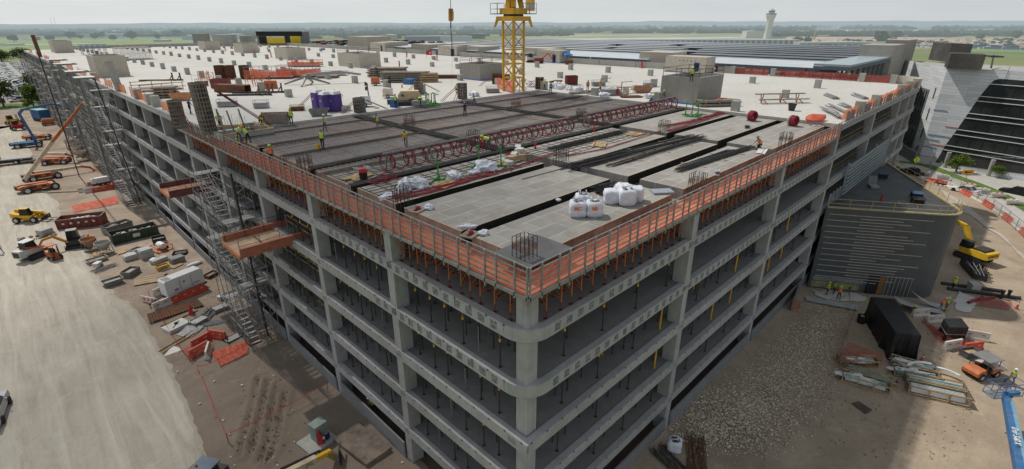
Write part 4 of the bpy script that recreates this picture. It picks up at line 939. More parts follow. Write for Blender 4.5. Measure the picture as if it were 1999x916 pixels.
for px,py,rz,rd,lb in((318,573,.27,0,'white barrier under the drawbar of the big generator'),(333,570,.27,1,'red barrier half hidden behind the big generator'),(318,600,.27,0,'white barrier in front of the drawbar'),(334,594,.27,0,'second white barrier in the front line before the generator'),(353,587,.27,1,'red barrier in the front line, next to the white ones'),(370,580,.27,1,'red barrier in the middle of the front line'),(387,573,.27,1,'red barrier at the facade end of the front line')):barrier(px,py,rz,rd,lb)
o=thing('barrier_board','white and red striped barrier board standing across the end of the row','barrier',tuple(P(292,592,.06)),rad(-62));part(MB().box(-1.1,-.06,.15,1.1,.06,.85),'board',WHITEB,o);part(MB().box(-.7,-.066,.3,-.4,.066,.7).box(-.1,-.066,.3,.2,.066,.7).box(.5,-.066,.3,.8,.066,.7),'stripes',REDO,o)
a=[P(*k,.26)for k in((286,614),(385,583),(398,596),(292,631))]
b=MB();n=40
for i in range(n):
 p,q=i/n,(i+1)/n;za,zb=.1*(i%2),.1*((i+1)%2)
 b.face([a[0].lerp(a[1],p)+Vector((0,0,za)),a[0].lerp(a[1],q)+Vector((0,0,zb)),a[3].lerp(a[2],q)+Vector((0,0,zb)),a[3].lerp(a[2],p)+Vector((0,0,za))])
solo(b,'corrugated_sheet',RUST,'rusty corrugated sheet lying in front of the barrier line','metal sheet')
def cone_sign(px,py,label,z=.06,m=RED,h=1.0):
 o=thing('fire_point',label,'cone sign',tuple(P(px,py,z)),.3);part(MB().lathe((0,0,0),[(.36,0),(.34,.05),(.16,h),(0,h)],4),'cone',m,o)
 part(MB().tube((0,0,h),(.03,0,h+.28),.07,6),'extinguisher',RED,o);part(MB().cbox((.18,-.18,h*.5),(.16,.16,.2),.78),'sign_plate',WHITE,o);return o
cone_sign(375,614,'red cone stand on the dirt below the rusty sheet')
bars_pile(352,622,rad(12),3.6,4,.4,.06,'two long timber battens in front of the rusty sheet',LUM,r=.05,spread=.01)
o=thing('concrete_pad','thick dusty white slab lying on the dirt','slab',tuple(P(345,640,.08)),.3);part(MB().box(-1.1,-.8,0,1.1,.8,.42),'slab',WHITED,o);part(MB().cbox((.1,.1,.5),(.3,.2,.2)).tube((-.6,-.5,.45),(.6,.4,.47),.03),'fittings',DARK,o)
o=thing('metal_sheets','fan of shiny corrugated metal sheets on the dirt','metal sheets',tuple(P(373,648,.1)),rad(-60))
for i in range(9):part(MB().box(-1.0,-.9+i*.2,.02*i,.9,-.74+i*.2,.02*i+.05,.03*i),'sheet',GALV,o)
bars_pile(402,617,rad(35),2.4,28,1.6,.45,'heap of galvanised scaffold fittings and tubes',GALV,spread=.35);bars_pile(420,630,rad(-28),2.6,12,1.0,.12,'galvanised tubes fanned out on the ground',GALV,spread=.12)
for px,py,rz,lb in((390,632,.4,'galvanised stillage frame full of couplers'),(432,606,.1,'low stillage frame with grey sheets near the stair tower'),(456,662,.2,'dark empty stillage frame by the stair tower foot')):
 o=thing('stillage',lb,'stillage',tuple(P(px,py,.08)),rz,'metal stillages');b=MB()
 for x in(-.8,.8):
  for y in(-.5,.5):b.tube((x,y,0),(x,y,.8),.04,4)
 b.path([Vector(q)for q in((-.8,-.5,.2),(.8,-.5,.2),(.8,.5,.2),(-.8,.5,.2),(-.8,-.5,.2))],.035,4);part(b,'frame',GALV if px<450 else DARK,o);part(MB().box(-.75,-.45,.16,.75,.45,.5 if px<450 else.19),'load',GALV if px<450 else STEEL,o)
o=thing('white_crate','small white box on the bare dirt by the stair tower','box',tuple(P(434,585,.06)),.3);part(MB().box(-.38,-.3,0,.38,.3,.5),'box',STUB,o);part(MB().box(-.4,-.32,.5,.4,.32,.58),'lid',WHITE,o)
bars_pile(350,668,rad(25),4.0,5,.8,.06,'long timber planks with a grey tube at the road edge',LUM,r=.06,spread=.02)
solo(MB().face([(-.9,-.5,.02),(.9,-.6,.04),(.2,.9,.08)]).face([(-.9,-.5,-.0),(.2,.9,.06),(.9,-.6,.02)]),'scrap_sheet',WHITED,'triangular scrap of white sheet at the road edge','sheet',tuple(P(337,685,.14)),0)
for px,py,rz,rd,lb in((394,672,.33,1,'red barrier at the back of the netted corner'),(391,690,.33,1,'red barrier at the front of the netted corner'),(427,661,-1.0,1,'red barrier turned away near the dark stillage'),(408,692,1.15,0,'white barrier standing beside the ground net')):barrier(px,py,rz,rd,lb)
def net_fence(pts,h,label,m=NETR,posts=True,z=.05,string=False):
 o=thing('net_fence',label,'net fence',tuple(pts[0]),0,'low net fences');q=[p-pts[0]for p in pts];b=MB()
 for a,c in zip(q[:-1],q[1:]):
  n=5
  for i in range(n):
   s,e=a.lerp(c,i/n),a.lerp(c,(i+1)/n);hs,he=h*(1-.25*math.sin(math.pi*i/n)),h*(1-.25*math.sin(math.pi*(i+1)/n))
   if string:b.beam(s+Vector((0,0,hs)),e+Vector((0,0,he)),.035)
   else:b.face([s+Vector((0,0,.05)),e+Vector((0,0,.05)),e+Vector((0,0,he)),s+Vector((0,0,hs))])
 part(b,'string' if string else 'net',m,o)
 for k in q:part(MB().tube(k,k+Vector((.03,0,h+.12)),.025,4),'stake',DARK,o)
 return o
net_fence([P(*k,.1)for k in((292,580),(325,640),(353,684),(372,708),(408,672),(407,650))],.75,'pink net fence from the barrier board round the red barriers')
net_sheet([P(*k,.22)for k in((353,680),(405,655),(418,676),(370,704))],'faded pink net spread between the two red barriers',NETR,amp=.1)
REDS=M('red_string',(.5,.04,.04))
net_fence([P(*k,.1)for k in((545,650),(430,716),(389,730),(446,866),(640,764))],.9,'red string line on stakes round the rutted mud',REDS,string=True)
o=thing('transformer','grey green transformer cabinet on a concrete pad in the mud','transformer',tuple(P(624,862,.05)),rad(8));part(MB().box(-1.3,-1.0,0,1.0,1.1,.25),'pad',STUB,o);part(MB().box(-.35,-.3,.25,.65,.55,1.65),'cabinet',M('cabinet_green',(.24,.30,.26)),o);part(MB().box(-.38,-.33,1.65,.68,.58,1.72),'lid',M('cabinet_green',()),o)
cone_sign(627,866,'red cone stand with extinguisher in front of the transformer',.2)
o=thing('blue_drum','dark blue drum beside the red cone at the transformer','drum',tuple(P(637,858,.1)));part(MB().lathe((0,0,0),[(0,0),(.28,0),(.3,.3),(.28,.6),(.25,.6),(.25,.5),(0,.5)],12),'drum',M('navy',(.02,.04,.12)),o);part(MB().cbox((.05,0,.55),(.2,.14,.14),.4),'rag',WHITED,o)
a=[P(*k,.1)for k in((698,830),(765,880),(716,914),(652,864))]
b=MB();b.prism([(p.x,p.y)for p in a],.08,.46);solo(b,'steel_plate',M('muddy_plate',(.17,.14,.115),.85,.5,1.2,dirt=(.27,.2,.15)),'large muddy slab lying against the facade at the bottom','slab')
a,c=P(560,925,2.2),P(648,880,1.2)
o=thing('telehandler','cream and yellow telehandler boom reaching in at the bottom edge','telehandler',tuple(a),0);d=c-a
part(MB().beam((0,0,0),d*.62,.42,.5),'boom',CREAM,o);part(MB().beam(d*.62,d*.96,.3,.36),'inner_boom',YEL,o);part(MB().tube(Vector((-.2,.35,.3)),d*.8+Vector((-.1,.3,.25)),.1,6),'hydraulic_hose',DARK,o);part(MB().beam(d*.9,d*1.02+Vector((.1,-.1,-.7)),.5,.4),'boom_head',M('head_brown',(.30,.2,.07)),o)
b=MB()
for k in range(7):e=d*1.1+Vector((.08*k,-.5+.24*k*.6,0));b.beam(e+Vector((-.3,-.5,-.1)),e+Vector((-.1,-.2,-1.0)),.07)
part(b.beam(d*1.05+Vector((-.3,-1.0,-.1)),d*1.1+Vector((.6,.5,-.1)),.1),'fork_carriage',DARK,o)
part(MB().beam(d*-.3,d*-2.2,.5,.6).cbox(d*-1.2+Vector((0,.1,-1.1)),(2.2,2.4,1.0),math.atan2(d.y,d.x)),'rear_body',YEL,o);part(MB().cbox(d*-.55+Vector((-.9,.5,.1)),(1.1,.9,1.5),math.atan2(d.y,d.x)),'cab',GLASSD,o)
for k in(-.6,-1.9):
 for y in(-1,1):e=d*k;n_=Vector((-d.y,d.x,0)).normalized();w_=wheel(o,0,0,0,.6,.45);w_.location=(e.x+n_.x*1.1*y,e.y+n_.y*1.1*y,-1.55);w_.rotation_euler=(0,0,math.atan2(d.y,d.x))
text_mesh('JHL',.42,BLACK,'lettering',o,frame_m(d*.47+Vector((.16,-.225,0)),d,(0,0,1))if False else frame_m(d*.45+Vector((d.y,-d.x,0)).normalized()*.216,d,(0,0,1)))
o=thing('utility_loader','grey roofed loader cab with an orange beacon at the bottom edge','loader',tuple(P(410,950,.1)),.5);part(MB().side([(-1.3,.4),(1.2,.4),(1.2,1.0),(-1.3,1.2)],-.7,.7),'body',DARK,o);part(MB().side([(-.8,1.1),(.6,1.0),(.5,1.9),(-.7,1.9)],-.65,.65),'cab',GLASSD,o);part(MB().box(-.85,-.75,1.91,.7,.75,2.02),'cab_roof',M('slate_roof',(.16,.2,.24)),o);part(MB().tube((-.2,.4,2.02),(-.2,.4,2.2),.08,6),'beacon',ORNG,o)
for x in(-.8,.8):
 for y in(-.75,.75):wheel(o,x,y,.4,.4,.3)
b=MB()
for i in range(420):
 x,y=RN.uniform(-9.5,-.3),RN.uniform(10,75);r=RN.uniform(.03,.13)
 b.blob((x,y,.1),(r*.7,r*.6,r*.4),i%50,.5,1)
for pts in RUT2:
 for a_,c_ in zip(pts[:-1],pts[1:]):
  for k in range(50):q=a_.lerp(c_,RN.random());r=RN.uniform(.02,.065);b.blob((q.x+RN.gauss(0,.36),q.y+RN.gauss(0,.36),.16),(r,r,r*.7),k,.5,1)
setting(b,'dirt_clods',M('clod',(.15,.115,.085),.9,.4,2),'stuff')
b=MB()
for i in range(110):
 x,y=RN.uniform(-10,-.5),RN.uniform(8,78);a=RN.uniform(0,3);r=RN.uniform(.05,.16);b.face([(x+r*math.cos(a+k*1.57)*(1,.6)[k%2],y+r*math.sin(a+k*1.57)*(1,.6)[k%2],.2+.02*k)for k in range(4)])
setting(b,'litter',WHITED,'stuff')
ZR=20.01
def RP(px,py):return P(px,py,ZR)
def crate_frame(b,L,W,h,r=.03):
 for x in(-L/2,L/2):
  for y in(-W/2,W/2):b.tube((x,y,0),(x,y,h),r,4)
 for z in(.08,h/2,h):b.path([Vector(q)for q in((-L/2,-W/2,z),(L/2,-W/2,z),(L/2,W/2,z),(-L/2,W/2,z),(-L/2,-W/2,z))],r*.8,4)
 return b
def core(px,py,w,d,h,m,label,rail=False,door=False,tape=False,rz=0,openi=True,z=ZR):
 """px,py is the ground point of the corner nearest to the camera"""
 q=P(px,py,z);o=thing('stair_core',label,'stair core',(q.x,q.y,z),rz,'block cores on the roof');t=.25
 b=MB().box(0,0,0,w,t,h).box(0,d-t,0,w,d,h).box(0,t,0,t,d-t,h).box(w-t,t,0,w,d-t,h);part(b,'block_wall',m,o)
 part(MB().box(t,t,h-.9,w-t,d-t,h-.8),'core_floor',CONCD,o)if openi else part(MB().box(t,t,h-.25,w-t,d-t,h-.02),'core_roof',m,o)
 if rail:
  b=MB()
  for x,y in((.1,.1),(w/2,.1),(w-.1,.1),(w-.1,d/2),(w-.1,d-.1),(w/2,d-.1),(.1,d-.1),(.1,d/2)):b.tube((x,y,h),(x,y,h+1.05),.04,4)
  for zz in(.55,1.05):b.path([Vector(k)for k in((.1,.1,h+zz),(w-.1,.1,h+zz),(w-.1,d-.1,h+zz),(.1,d-.1,h+zz),(.1,.1,h+zz))],.035,4)
  part(b,'railing',RUST,o)
 if tape:part(MB().box(-.02,-.02,.02,w+.02,0,.2).box(-.02,0,.02,0,d,.2),'blue_flashing',BLUEL,o)
 if door:
  dd=part(MB().box(-.012,door-.55,.02,-.002,door+.55,2.15),'door_opening',GLASSD,o);part(MB().box(-.03,door-.63,.02,0,door-.55,2.2).box(-.03,door+.55,.02,0,door+.63,2.2).box(-.03,door-.63,2.2,0,door+.63,2.28),'door_frame',BLUEL,dd)
  b=MB()
  for k in range(5):b.box(-.02,d*.25+k*.9,h-.95,-.002,d*.25+k*.9+.22,h-.75)
  part(b,'wall_openings',DARK,o)
 return o
core(1358,206,7.5,5.4,3.5,BLOCKG,'dark grey block core with railing on top, right of the red coil rack',rail=True,tape=True)
core(937,158,6.2,6.0,3.0,BLOCKG,'grey block core with pipe railing on top, left of the yellow crane mast',rail=True,tape=True)
core(703,133,6.0,11,3.3,BEIGE,'beige block core with a low railing, behind the long stacked beams',rail=True)
core(562,117,6.0,9.5,3.4,BEIGE,'beige block core beyond the orange netted frames')
core(475,104,6.0,9.5,3.4,BEIGE,'beige block core in front of the black and yellow building')
core(402,98,6.0,9.5,3.4,BEIGE,'beige block core, farthest left of the middle row')
q=P(1375,145,ZR);core(1375,145,4.5,9.5,3.4,BEIGE,'pale block room with a blue framed doorway, behind the dark grey core',door=2.0,tape=True,openi=False)
core(1092,124,4.5,8.5,3.3,BEIGE,'pale block room beside the blue shade tent',door=2.0,tape=True,openi=False);core(892,110,4.5,10.5,3.2,BEIGE,'pale block room hit by the crane hook line, blue edge at its foot',door=2.0,tape=True,openi=False);core(752,101,4.5,11,3.2,BEIGE,'pale block room farthest along the parapet',door=2.5,openi=False)
core(193,152,5.5,9,4.2,BEIGE,'tall beige block core rising at the left edge of the roof',rail=False);core(108,104,6,14,4.5,BEIGE,'far beige block core at the rear left corner of the roof')
o=thing('parapet_wall','pale concrete parapet along the far right side of the roof','parapet wall',(LU,0,ZR))
y=30
for k,(a,c)in enumerate(((31,37),(47,58),(58,69),(69,80),(91,102),(102,116),(116,127),(140,160),(160,180),(186,215),(215,245),(245,270))):part(MB().box(-.3 if k%2 else-.296,a+.05,0,0,c-.05,1.35),'wall_panel',STUB,o)
o=thing('parapet_wall','grey parapet closing the rear edge of the roof','parapet wall',(0,LV,ZR))
for k in range(9):part(MB().box(11+k*10,-.3,0,20.95+k*10,0,1.3),'wall_panel',CONC,o)
o=thing('rounded_parapet','curved pale parapet at the far right corner of the roof','parapet wall',(97,4,ZR));pts=[(4*math.sin(a),-4*math.cos(a))for a in[k*math.pi/16 for k in range(9)]];b=MB()
for(x0,y0),(x1,y1)in zip(pts[:-1],pts[1:]):b.prism([(x0,y0),(x1,y1),(x1*.93,y1*.93),(x0*.93,y0*.93)],0,1.4)
part(b,'curved_wall',BEIGE,o);part(MB().box(3.72,0,0,4,1.2,1.4),'end_pier',STUB,o)
o=thing('banner_fence','red mesh fence along the far right roof edge with a garage name banner','fence',(LU-.6,4,ZR))
for k,(a,c)in enumerate(((0.6,4.8),(6,13),(13,20.5),(22,29))):
 b=MB();n=6
 for i in range(n):b.face([(.08*math.sin(i+k),a+(c-a)*i/n,.05),(.08*math.sin(i+1+k),a+(c-a)*(i+1)/n,.05),(0,a+(c-a)*(i+1)/n,1.35-.08*abs(math.sin(i))),(0,a+(c-a)*i/n,1.35-.08*abs(math.sin(i+1)))])
 part(b,'mesh_panel',net('banner_mesh',(.42,.10,.075),.88),o)
for y in(.5,5.4,21.2,29.5):part(MB().box(-.1,y-.5,0,.5,y+.5,1.5),'pier',STUB,o)
text_mesh('ABIA PARKING GARAGE',1.0,M('banner_maroon',(.24,.045,.045)),'banner_lettering',o,frame_m(Vector((-.12,11.6,.62)),(0,-1,0),(0,0,1)),.015)
part(MB().ring((-.12,19.4,.65),(1,0,0),.4,.06,14,4).ring((-.12,19.4,.65),(1,0,0),.15,.06,10,4),'banner_emblem',M('banner_maroon',()),o)
b=MB()
o=thing('edge_net','bright orange net along the finished part of the right roof edge','netting',(0,.55,ZR),0)
for a,c in((51.5,57.8),(59,66),(67.2,82.4),(83.6,89.3),(90.5,94.8)):
 b=MB();n=max(2,int((c-a)/1.3))
 for i in range(n):p,q=a+(c-a)*i/n,a+(c-a)*(i+1)/n;b.face([(p,.1*math.sin(p*2),.05),(q,.1*math.sin(q*2),.05),(q,0,1.25-.15*abs(math.sin(q*1.3))),(p,0,1.25-.15*abs(math.sin(p*1.3)))])
 part(b,'net',net('net_bright',(.85,.24,.08),.85),o)
u=51.2
while u<95:part(MB().box(u,-.5,-.5,u+.1,-.38 if int(u)%2 else-.1,1.0),'stake',STEEL,o);u+=1.55
o=thing('edge_net','patchy orange nets and rails along the far left roof edge','netting',(.5,0,ZR),0)
for k,(a,c)in enumerate(((60,65),(74,84),(88,97),(99,106),(112,122),(128,140),(148,160),(172,185),(200,215),(230,245),(262,276))):
 b=MB();n=4
 for i in range(n):p,q=a+(c-a)*i/n,a+(c-a)*(i+1)/n;b.face([(.1*math.sin(p*2),p,.05),(.1*math.sin(q*2),q,.05),(0,q,1.35-.25*abs(math.sin(q))),(0,p,1.35-.25*abs(math.sin(p)))])
 part(b,'net',net('net_bright',(),.85),o);part(MB().tube((0,a,0),(0,a,1.4),.04,4).tube((0,c,0),(0,c,1.4),.04,4).tube((0,a,1.35),(0,c,1.35),.03,4),'rail',RUST,o)
def col_form(px,py,h,r,label,m=LUMG,braces=(),lean=0,sq=False):
 o=thing('column_form',label,'column form',tuple(P(px,py,ZR)),.3,'timber column forms on the roof');b=MB();n=16
 for i in range(n):a=2*math.pi*i/n;c,s=math.cos(a),math.sin(a);b.beam((r*c,r*s,0),(r*c+lean,r*s,h),r*.41,.07)
 part(b,'staves',PLYD if m is LUMG else m,o)
 k=.25
 while k<h:part(MB().ring((lean*k/h,0,k),(0,0,1),r+.08,.06,14,4),'clamp_ring',m,o);k+=.42
 part(MB().lathe((lean*.93,0,h*.92),[(0,0),(r*.95,.02)],14),'form_top',DARK,o)
 for ax_,ay in braces:
  for s in(-.18,.18):part(MB().tube((ax_*.25,ay*.25+s,h*.8),(ax_,ay+s,.03),.04,4),'brace',JACK,o)
 return o
col_form(353,250,2.9,.55,'round timber column form behind the left fence, left of the very tall one',braces=((-.5,-3),))
col_form(410,262,5.0,.66,'very tall round timber column form behind the left fence',braces=((6,-1.5),(5,-3)),lean=-.15)
col_form(703,219,1.75,.62,'round column form with splayed braces, right of the purple toilets',braces=((3.4,-1.4),(-2,1)))
col_form(818,184,1.9,.62,'round column form behind the green stands and tan compressor',braces=((4,-1),(-2.4,1)))
col_form(903,193,2.2,.62,'round column form with long braces, in front of the grey core',braces=((-3.6,1.2),(-3,-.6)))
col_form(622,205,1.9,.62,'round column form half hidden by the purple toilets',braces=((-4,-.4),))
col_form(968,164,1.8,.6,'brown column form at the left foot of the crane',RUST,braces=((-4,1),));col_form(1053,174,1.9,.62,'brown column form right of the crane',RUST,braces=((-3,1.5),))
for px,lb in((432,'leftmost of the three dark forms behind the red string'),(452,'middle one of the three dark forms behind the red string'),(480,'rightmost of the three dark forms behind the red string')):col_form(px,154,2.6,.8,'brown wooden column form, '+lb,RUST)
o=thing('stair_opening','low concrete upstand with timber edges and rails round a stair opening','stair opening',tuple(P(490,268,19.75)),0)
part(MB().box(-2.4,-.2,0,2.0,0,.6).box(-2.4,4.8,0,2.0,5.0,.6).box(-2.6,-.2,0,-2.4,5,.6).box(2.0,-.2,0,2.2,5,.6),'upstand',STUB,o);part(MB().box(-2.6,-.3,.61,2.2,-.15,.68).box(2.15,-.3,.61,2.3,5,.68),'timber_edge',EDGE,o)
for x,y in((-2,.5),(-1,1.2),(.2,1.6),(-1.4,3)):part(MB().beam((x,y,0),(x-.3,y+.2,2.6),.12),'prop',LUMG,o)
for k in range(14):part(MB().tube((-1.8+.25*k,5.4,0),(-1.8+.25*k,5.4,1.0+.3*(k%3)),.02,4),'starter_bar',REBAR,o)
part(MB().beam((-2.4,1.5,1.3),(2.4,.2,.7),.12).beam((-2.3,3,.9),(2,1.4,.7),.1),'shutter_board',LUM,o)
tl=None
for px,py,lb in((623,213,'purple portable toilet, leftmost of the three'),(638,218,'purple portable toilet in the middle, door facing the viewer'),(657,217,'purple portable toilet, rightmost of the three')):
 q=P(px,py,ZR)
 if not tl:
  tl=thing('portable_toilet',lb,'toilet',tuple(q),.15,'purple portable toilets');part(MB().side([(-.58,.08),(.58,.08),(.56,2.1),(-.56,2.1)],-.58,.58,.03),'cabin',PURPLE,tl);part(MB().side([(-.6,2.1),(.6,2.1),(.35,2.42),(-.35,2.42)],-.58,.58,.3),'roof',WHITE,tl);part(MB().box(-.61,-.4,.15,-.585,.4,1.95),'door',M('purple_door',(.12,.075,.30),.5),tl);part(MB().box(-.63,.05,1.2,-.612,.2,1.45),'plaque',WHITE,tl);part(MB().box(-.62,-.62,0,.62,.62,.08),'skid',DARK,tl);part(MB().tube((.3,.3,2.3),(.3,.3,2.7),.05,6),'vent_pipe',WHITE,tl)
 else:dup(tl,tuple(q),.1 if px<650 else.2,lb)
def rtub(px,py,rz,L,W,h,m,label,**k):return tub(px,py,rz,L,W,h,m,label,z=ZR,**k)
rtub(542,240,rad(-35),3.0,1.5,1.05,M('skip_grey_rust',(.33,.30,.28),.8,.25,1.5,dirt=(.33,.2,.15)),'big grey concrete skip beside the mats near the stair opening')
rtub(624,226,rad(-30),2.2,1.4,.75,M('dark_grout_tub',(.22,.215,.2),.85,.3,2),'dark grey tub in front of the purple toilets');rtub(674,216,rad(-40),1.3,.8,.55,WHITED,'small white chest by the right hand toilet',fl=1);rtub(355,196,rad(-35),2.6,1.5,1.0,M('skip_orange_dust',(.55,.26,.14),.8,.25,2),'orange skip with red cloth behind the left fence',inside=RED)
rtub(1254,181,rad(-40),2.8,1.4,1.0,M('skip_rust2',(.42,.21,.13),.85,.3,2),'rusty orange skip left of the dark block core',inside=GALV);rtub(433,172,rad(-40),2.8,1.6,1.5,REDD,'red brown dumpster at the string line, left of the rusty box beam',fl=1)
rtub(1545,216,.2,.9,.9,.8,DARK,'black bucket standing by the right hand cable drum',fl=.7,inside=BLACK);rtub(630,98,.2,1.6,1.2,.7,BLUEL,'blue crate in front of the yellow and black building',fl=1)
for px,py,L,W,h,m,lb in((818,206,1.9,1.1,.95,GALV,'galvanised crate with a lime jacket inside, beside the green stands'),(511,211,1.7,1.0,1.0,GALV,'pale metal crate standing alone on the roof behind the mats'),(445,208,2.2,1.2,1.0,GALV,'white wire basket near the steel stands'),(962,181,2.0,1.2,.9,STEEL,'grey wire basket left of the crane foot'),(1168,168,2.2,1.1,1.0,STEEL,'blue grey crate of clamps beside a column stub'),(1268,170,2.0,1.0,1.0,GALV,'crate of galvanised parts on the rusty skip side'),(790,206,2.1,1.1,.75,DARK,'dark steel crate behind the man in the lime vest'),(764,203,1.0,1.0,.8,DARK,'dark crate left of the man in the lime vest'),(581,216,1.6,.9,.7,RUST,'bundle basket of brown couplers left of the toilets'),(395,168,1.7,1.1,1.2,RUST,'brown steel box near the left rails'),(1192,186,2.6,1.4,1.3,GALV,'galvanised frame crate with a red part, at the mat edge')):
 o=thing('site_crate',lb,'crate',tuple(RP(px,py)),rad(-35),'crates on the roof');part(crate_frame(MB(),L,W,h),'frame',m,o);part(MB().box(-L/2+.05,-W/2+.05,.08,L/2-.05,W/2-.05,h*.7),'load',m,o)
 if px==818:part(MB().blob((.2,-.3,h*.75),(.35,.25,.2),3),'jacket',LIME,o)
 if px==1192:part(MB().box(.6,-.72,.3,1.0,-.6,1.0),'red_part',RED,o)
solo(MB().cbox((0,0,.5),(.85,.85,1.0)),'blue_bin',BLUE,'blue bin between the two dark crates','bin',tuple(RP(770,209)),.5)
def light_tower(px,py,m,label,folded=True):
 o=thing('light_tower',label,'light tower',tuple(RP(px,py)),rad(-30),'mobile light towers');part(MB().side([(-.7,.35),(.8,.35),(.8,1.35),(-.5,1.45),(-.7,1.2)],-.5,.5),'body',m,o);part(MB().box(-.75,-.45,.25,.9,.45,.35),'base',DARK,o)
 part(MB().beam((.6,0,.4),(.55,0,3.0),.14),'mast',DARK,o);b=MB()
 for y in(-.5,.5):
  for z in(2.3,2.9):b.cbox((.35,y,z),(.25,.5,.35))
 part(b.beam((.5,-.6,2.6),(.5,.6,2.6),.08),'lamps',DARK,o)
 for y in(-.55,.55):wheel(o,0,y,.28,.28,.18)
light_tower(713,208,WHITE,'white light tower behind the round column form, right of the toilets');light_tower(757,191,M('white_orange_panel',(.68,.58,.5)),'white and orange light tower left of the tan compressor');light_tower(733,167,ORNG,'orange light tower in front of the long beam stacks')
o=thing('compressor','tan towable compressor by the green stands','compressor',tuple(RP(801,203)),rad(-30));part(MB().side([(-1.6,.55),(1.5,.55),(1.5,1.2),(1.2,1.75),(-1.2,1.8),(-1.6,1.3)],-.75,.75,.1),'canopy',TANP,o);part(MB().box(-1.6,-.78,.4,1.5,.78,.56),'frame',DARK,o);part(MB().box(1.15,-.5,.7,1.53,.5,1.25),'grille',DARK,o);part(MB().box(-1.2,-.765,1.1,-.8,-.75,1.4),'decal',BLUE,o);part(MB().beam((1.5,0,.45),(2.8,0,.4),.1),'drawbar',DARK,o)
for y in(-.75,.75):wheel(o,.2,y,.42,.42,.25)
def stand(q,rz,label,m=GREEN,s=1.0):
 o=thing('jack_stand',label,'stand',tuple(q),rz,'green steel stands');part(MB().beam((0,0,0),(0,0,1.35*s),.09).beam((0,0,1.35*s),(-.7*s,0,1.45*s),.09).beam((-.9*s,.3,.05),(.5*s,.3,.05),.09).beam((-.9*s,-.3,.05),(.5*s,-.3,.05),.09).beam((0,-.4,.08),(0,.4,.08),.1).beam((.3,0,.1),(0,0,.6),.07),'frame',m,o)
for i,(px,py)in enumerate(((834,200),(838,204),(843,203),(848,206),(832,206),(850,203))):stand(RP(px,py),i*.9,'green steel stand in the cluster by the compressor, %s from the left'%ORD[i])
for px,py,rz,lb in((856,352,.6,'green stand by the first pair of white bags'),(935,322,.6,'green stand between the crumpled bags and the coil rack'),(978,325,.6,'green stand beside the cardboard boxes')):stand(P(px,py,ZD+.02),rz,lb,s=1.15)
for i,(px,py)in enumerate(((1338,225),(1350,228),(1362,225))):stand(P(px,py,ZD+.02),.8+i,'green stand in the group near the block core, %s from the left'%ORD[i],s=1.2)
def stack(px,py,rz,L,W,h,n,label,m=LUMG,z=ZR,name='beam_stack'):
 o=thing(name,label,'stack',tuple(P(px,py,z)),rz,'stacks of beams and timber');lay=max(2,int(h/.35))
 for k in range(lay):
  b=MB();zz=k*h/lay+.1
  for i in range(n):y=-W/2+W*(i+.5)/n;d=RN.uniform(-.06,.06)*L;b.box(-L/2+d,y-W/n*.4,zz,L/2+d,y+W/n*.4,zz+h/lay*.62)
  part(b,'layer',m,o)
 b=MB()
 for k in range(lay):
  for x in(-L*.35,0,L*.35):b.box(x-.06,-W/2,k*h/lay,x+.06,W/2,k*h/lay+.1)
 part(b,'bearers',LUM,o);return o
stack(757,150,rad(-42),7.5,3,1.9,5,'long stack of grey aluminium beams, left and rear');stack(792,160,rad(-42),8.5,2.6,1.9,5,'long tidy stack of grey aluminium beams, right and front');stack(838,160,rad(-40),3.2,2.0,1.7,4,'square stack of brown timbers left of the grey core',LUM);stack(872,153,rad(-45),5,1.5,.7,5,'low pile of rusty bars behind the timber stack',RUST)
stack(325,190,rad(-30),3,2.4,1.6,4,'stack of boards and green bundles by the left rails',LUMG);stack(1398,207,rad(-35),5.5,1.6,.9,6,'grey pile of joists with an orange net, right of the dark core',LUMG);stack(640,152,rad(-40),4,3,.5,6,'low pile of grey decking by the orange barrier box',LUMG)
solo(MB().blob((0,0,.5),(.9,.7,.5),8,.4),'net_heap',NETO,'orange net heaped on the grey joists right of the dark core','netting',tuple(RP(1405,205)));solo(MB().blob((0,0,.3),(1.3,.9,.4),5,.5),'net_heap',NETO,'loose orange net on the roof by the form edge','netting',tuple(P(1590,236,ZR)))
o=thing('box_beam','rusty hollow steel box beam lying on the roof','steel beam',tuple(RP(455,180)),rad(-60));part(MB().box(-3,-.7,0,3,-.62,1.2).box(-3,.62,0,3,.7,1.2).box(-3,-.62,1.1,3,.62,1.2).box(-3,-.62,0,3,.62,.08),'box_section',RUST,o);part(MB().box(-2.9,-.6,.1,2.95,.6,.14),'dark_inside',BLACK,o)
for px,py,lb in((478,187,'dark steel rail stand with two upright posts'),(505,182,'second dark steel rail stand behind the first'),(315,158,'dark steel rail stand near the pile by the left facade')):
 o=thing('rail_stand',lb,'stand',tuple(RP(px,py)),rad(-38),'dark rail stands on the roof');part(MB().beam((-4,0,.15),(4,0,.15),.25),'rail',DARK,o)
 for x in(2.2,3.6):part(MB().beam((x,0,.2),(x,0,1.5),.2).beam((x-.6,0,.2),(x,0,1.1),.12),'post',RUST,o)
o=thing('barrier_box','orange plastic barrier box standing by the string line','barrier',tuple(RP(530,173)),rad(-35));part(MB().side([(-1,0),(1,0),(.95,1.3),(-.95,1.3)],-.4,.4,.3),'shell',ORNG,o);part(MB().box(-.6,-.36,.5,-.3,-.35,.8).box(.2,-.36,.5,.5,-.35,.8),'slots',DARK,o)
o=thing('boom_machine','grey four legged boom base standing on the roof','machine base',tuple(RP(600,165)),.4);part(MB().cbox((0,0,1.3),(1.5,1.2,.7)),'hub',STEEL,o)
for a in range(4):c,s=math.cos(a*1.57+.5),math.sin(a*1.57+.5);part(MB().beam((c*.5,s*.5,1.2),(c*4,s*4,.1),.35,.4,.25,.25),'leg',STEEL,o)
part(MB().beam((0,0,1.6),(4.2,-4.2,2.0),.4,.5).beam((4.2,-4.2,2),(6.8,-6.8,1.4),.35),'arm',GALV,o)
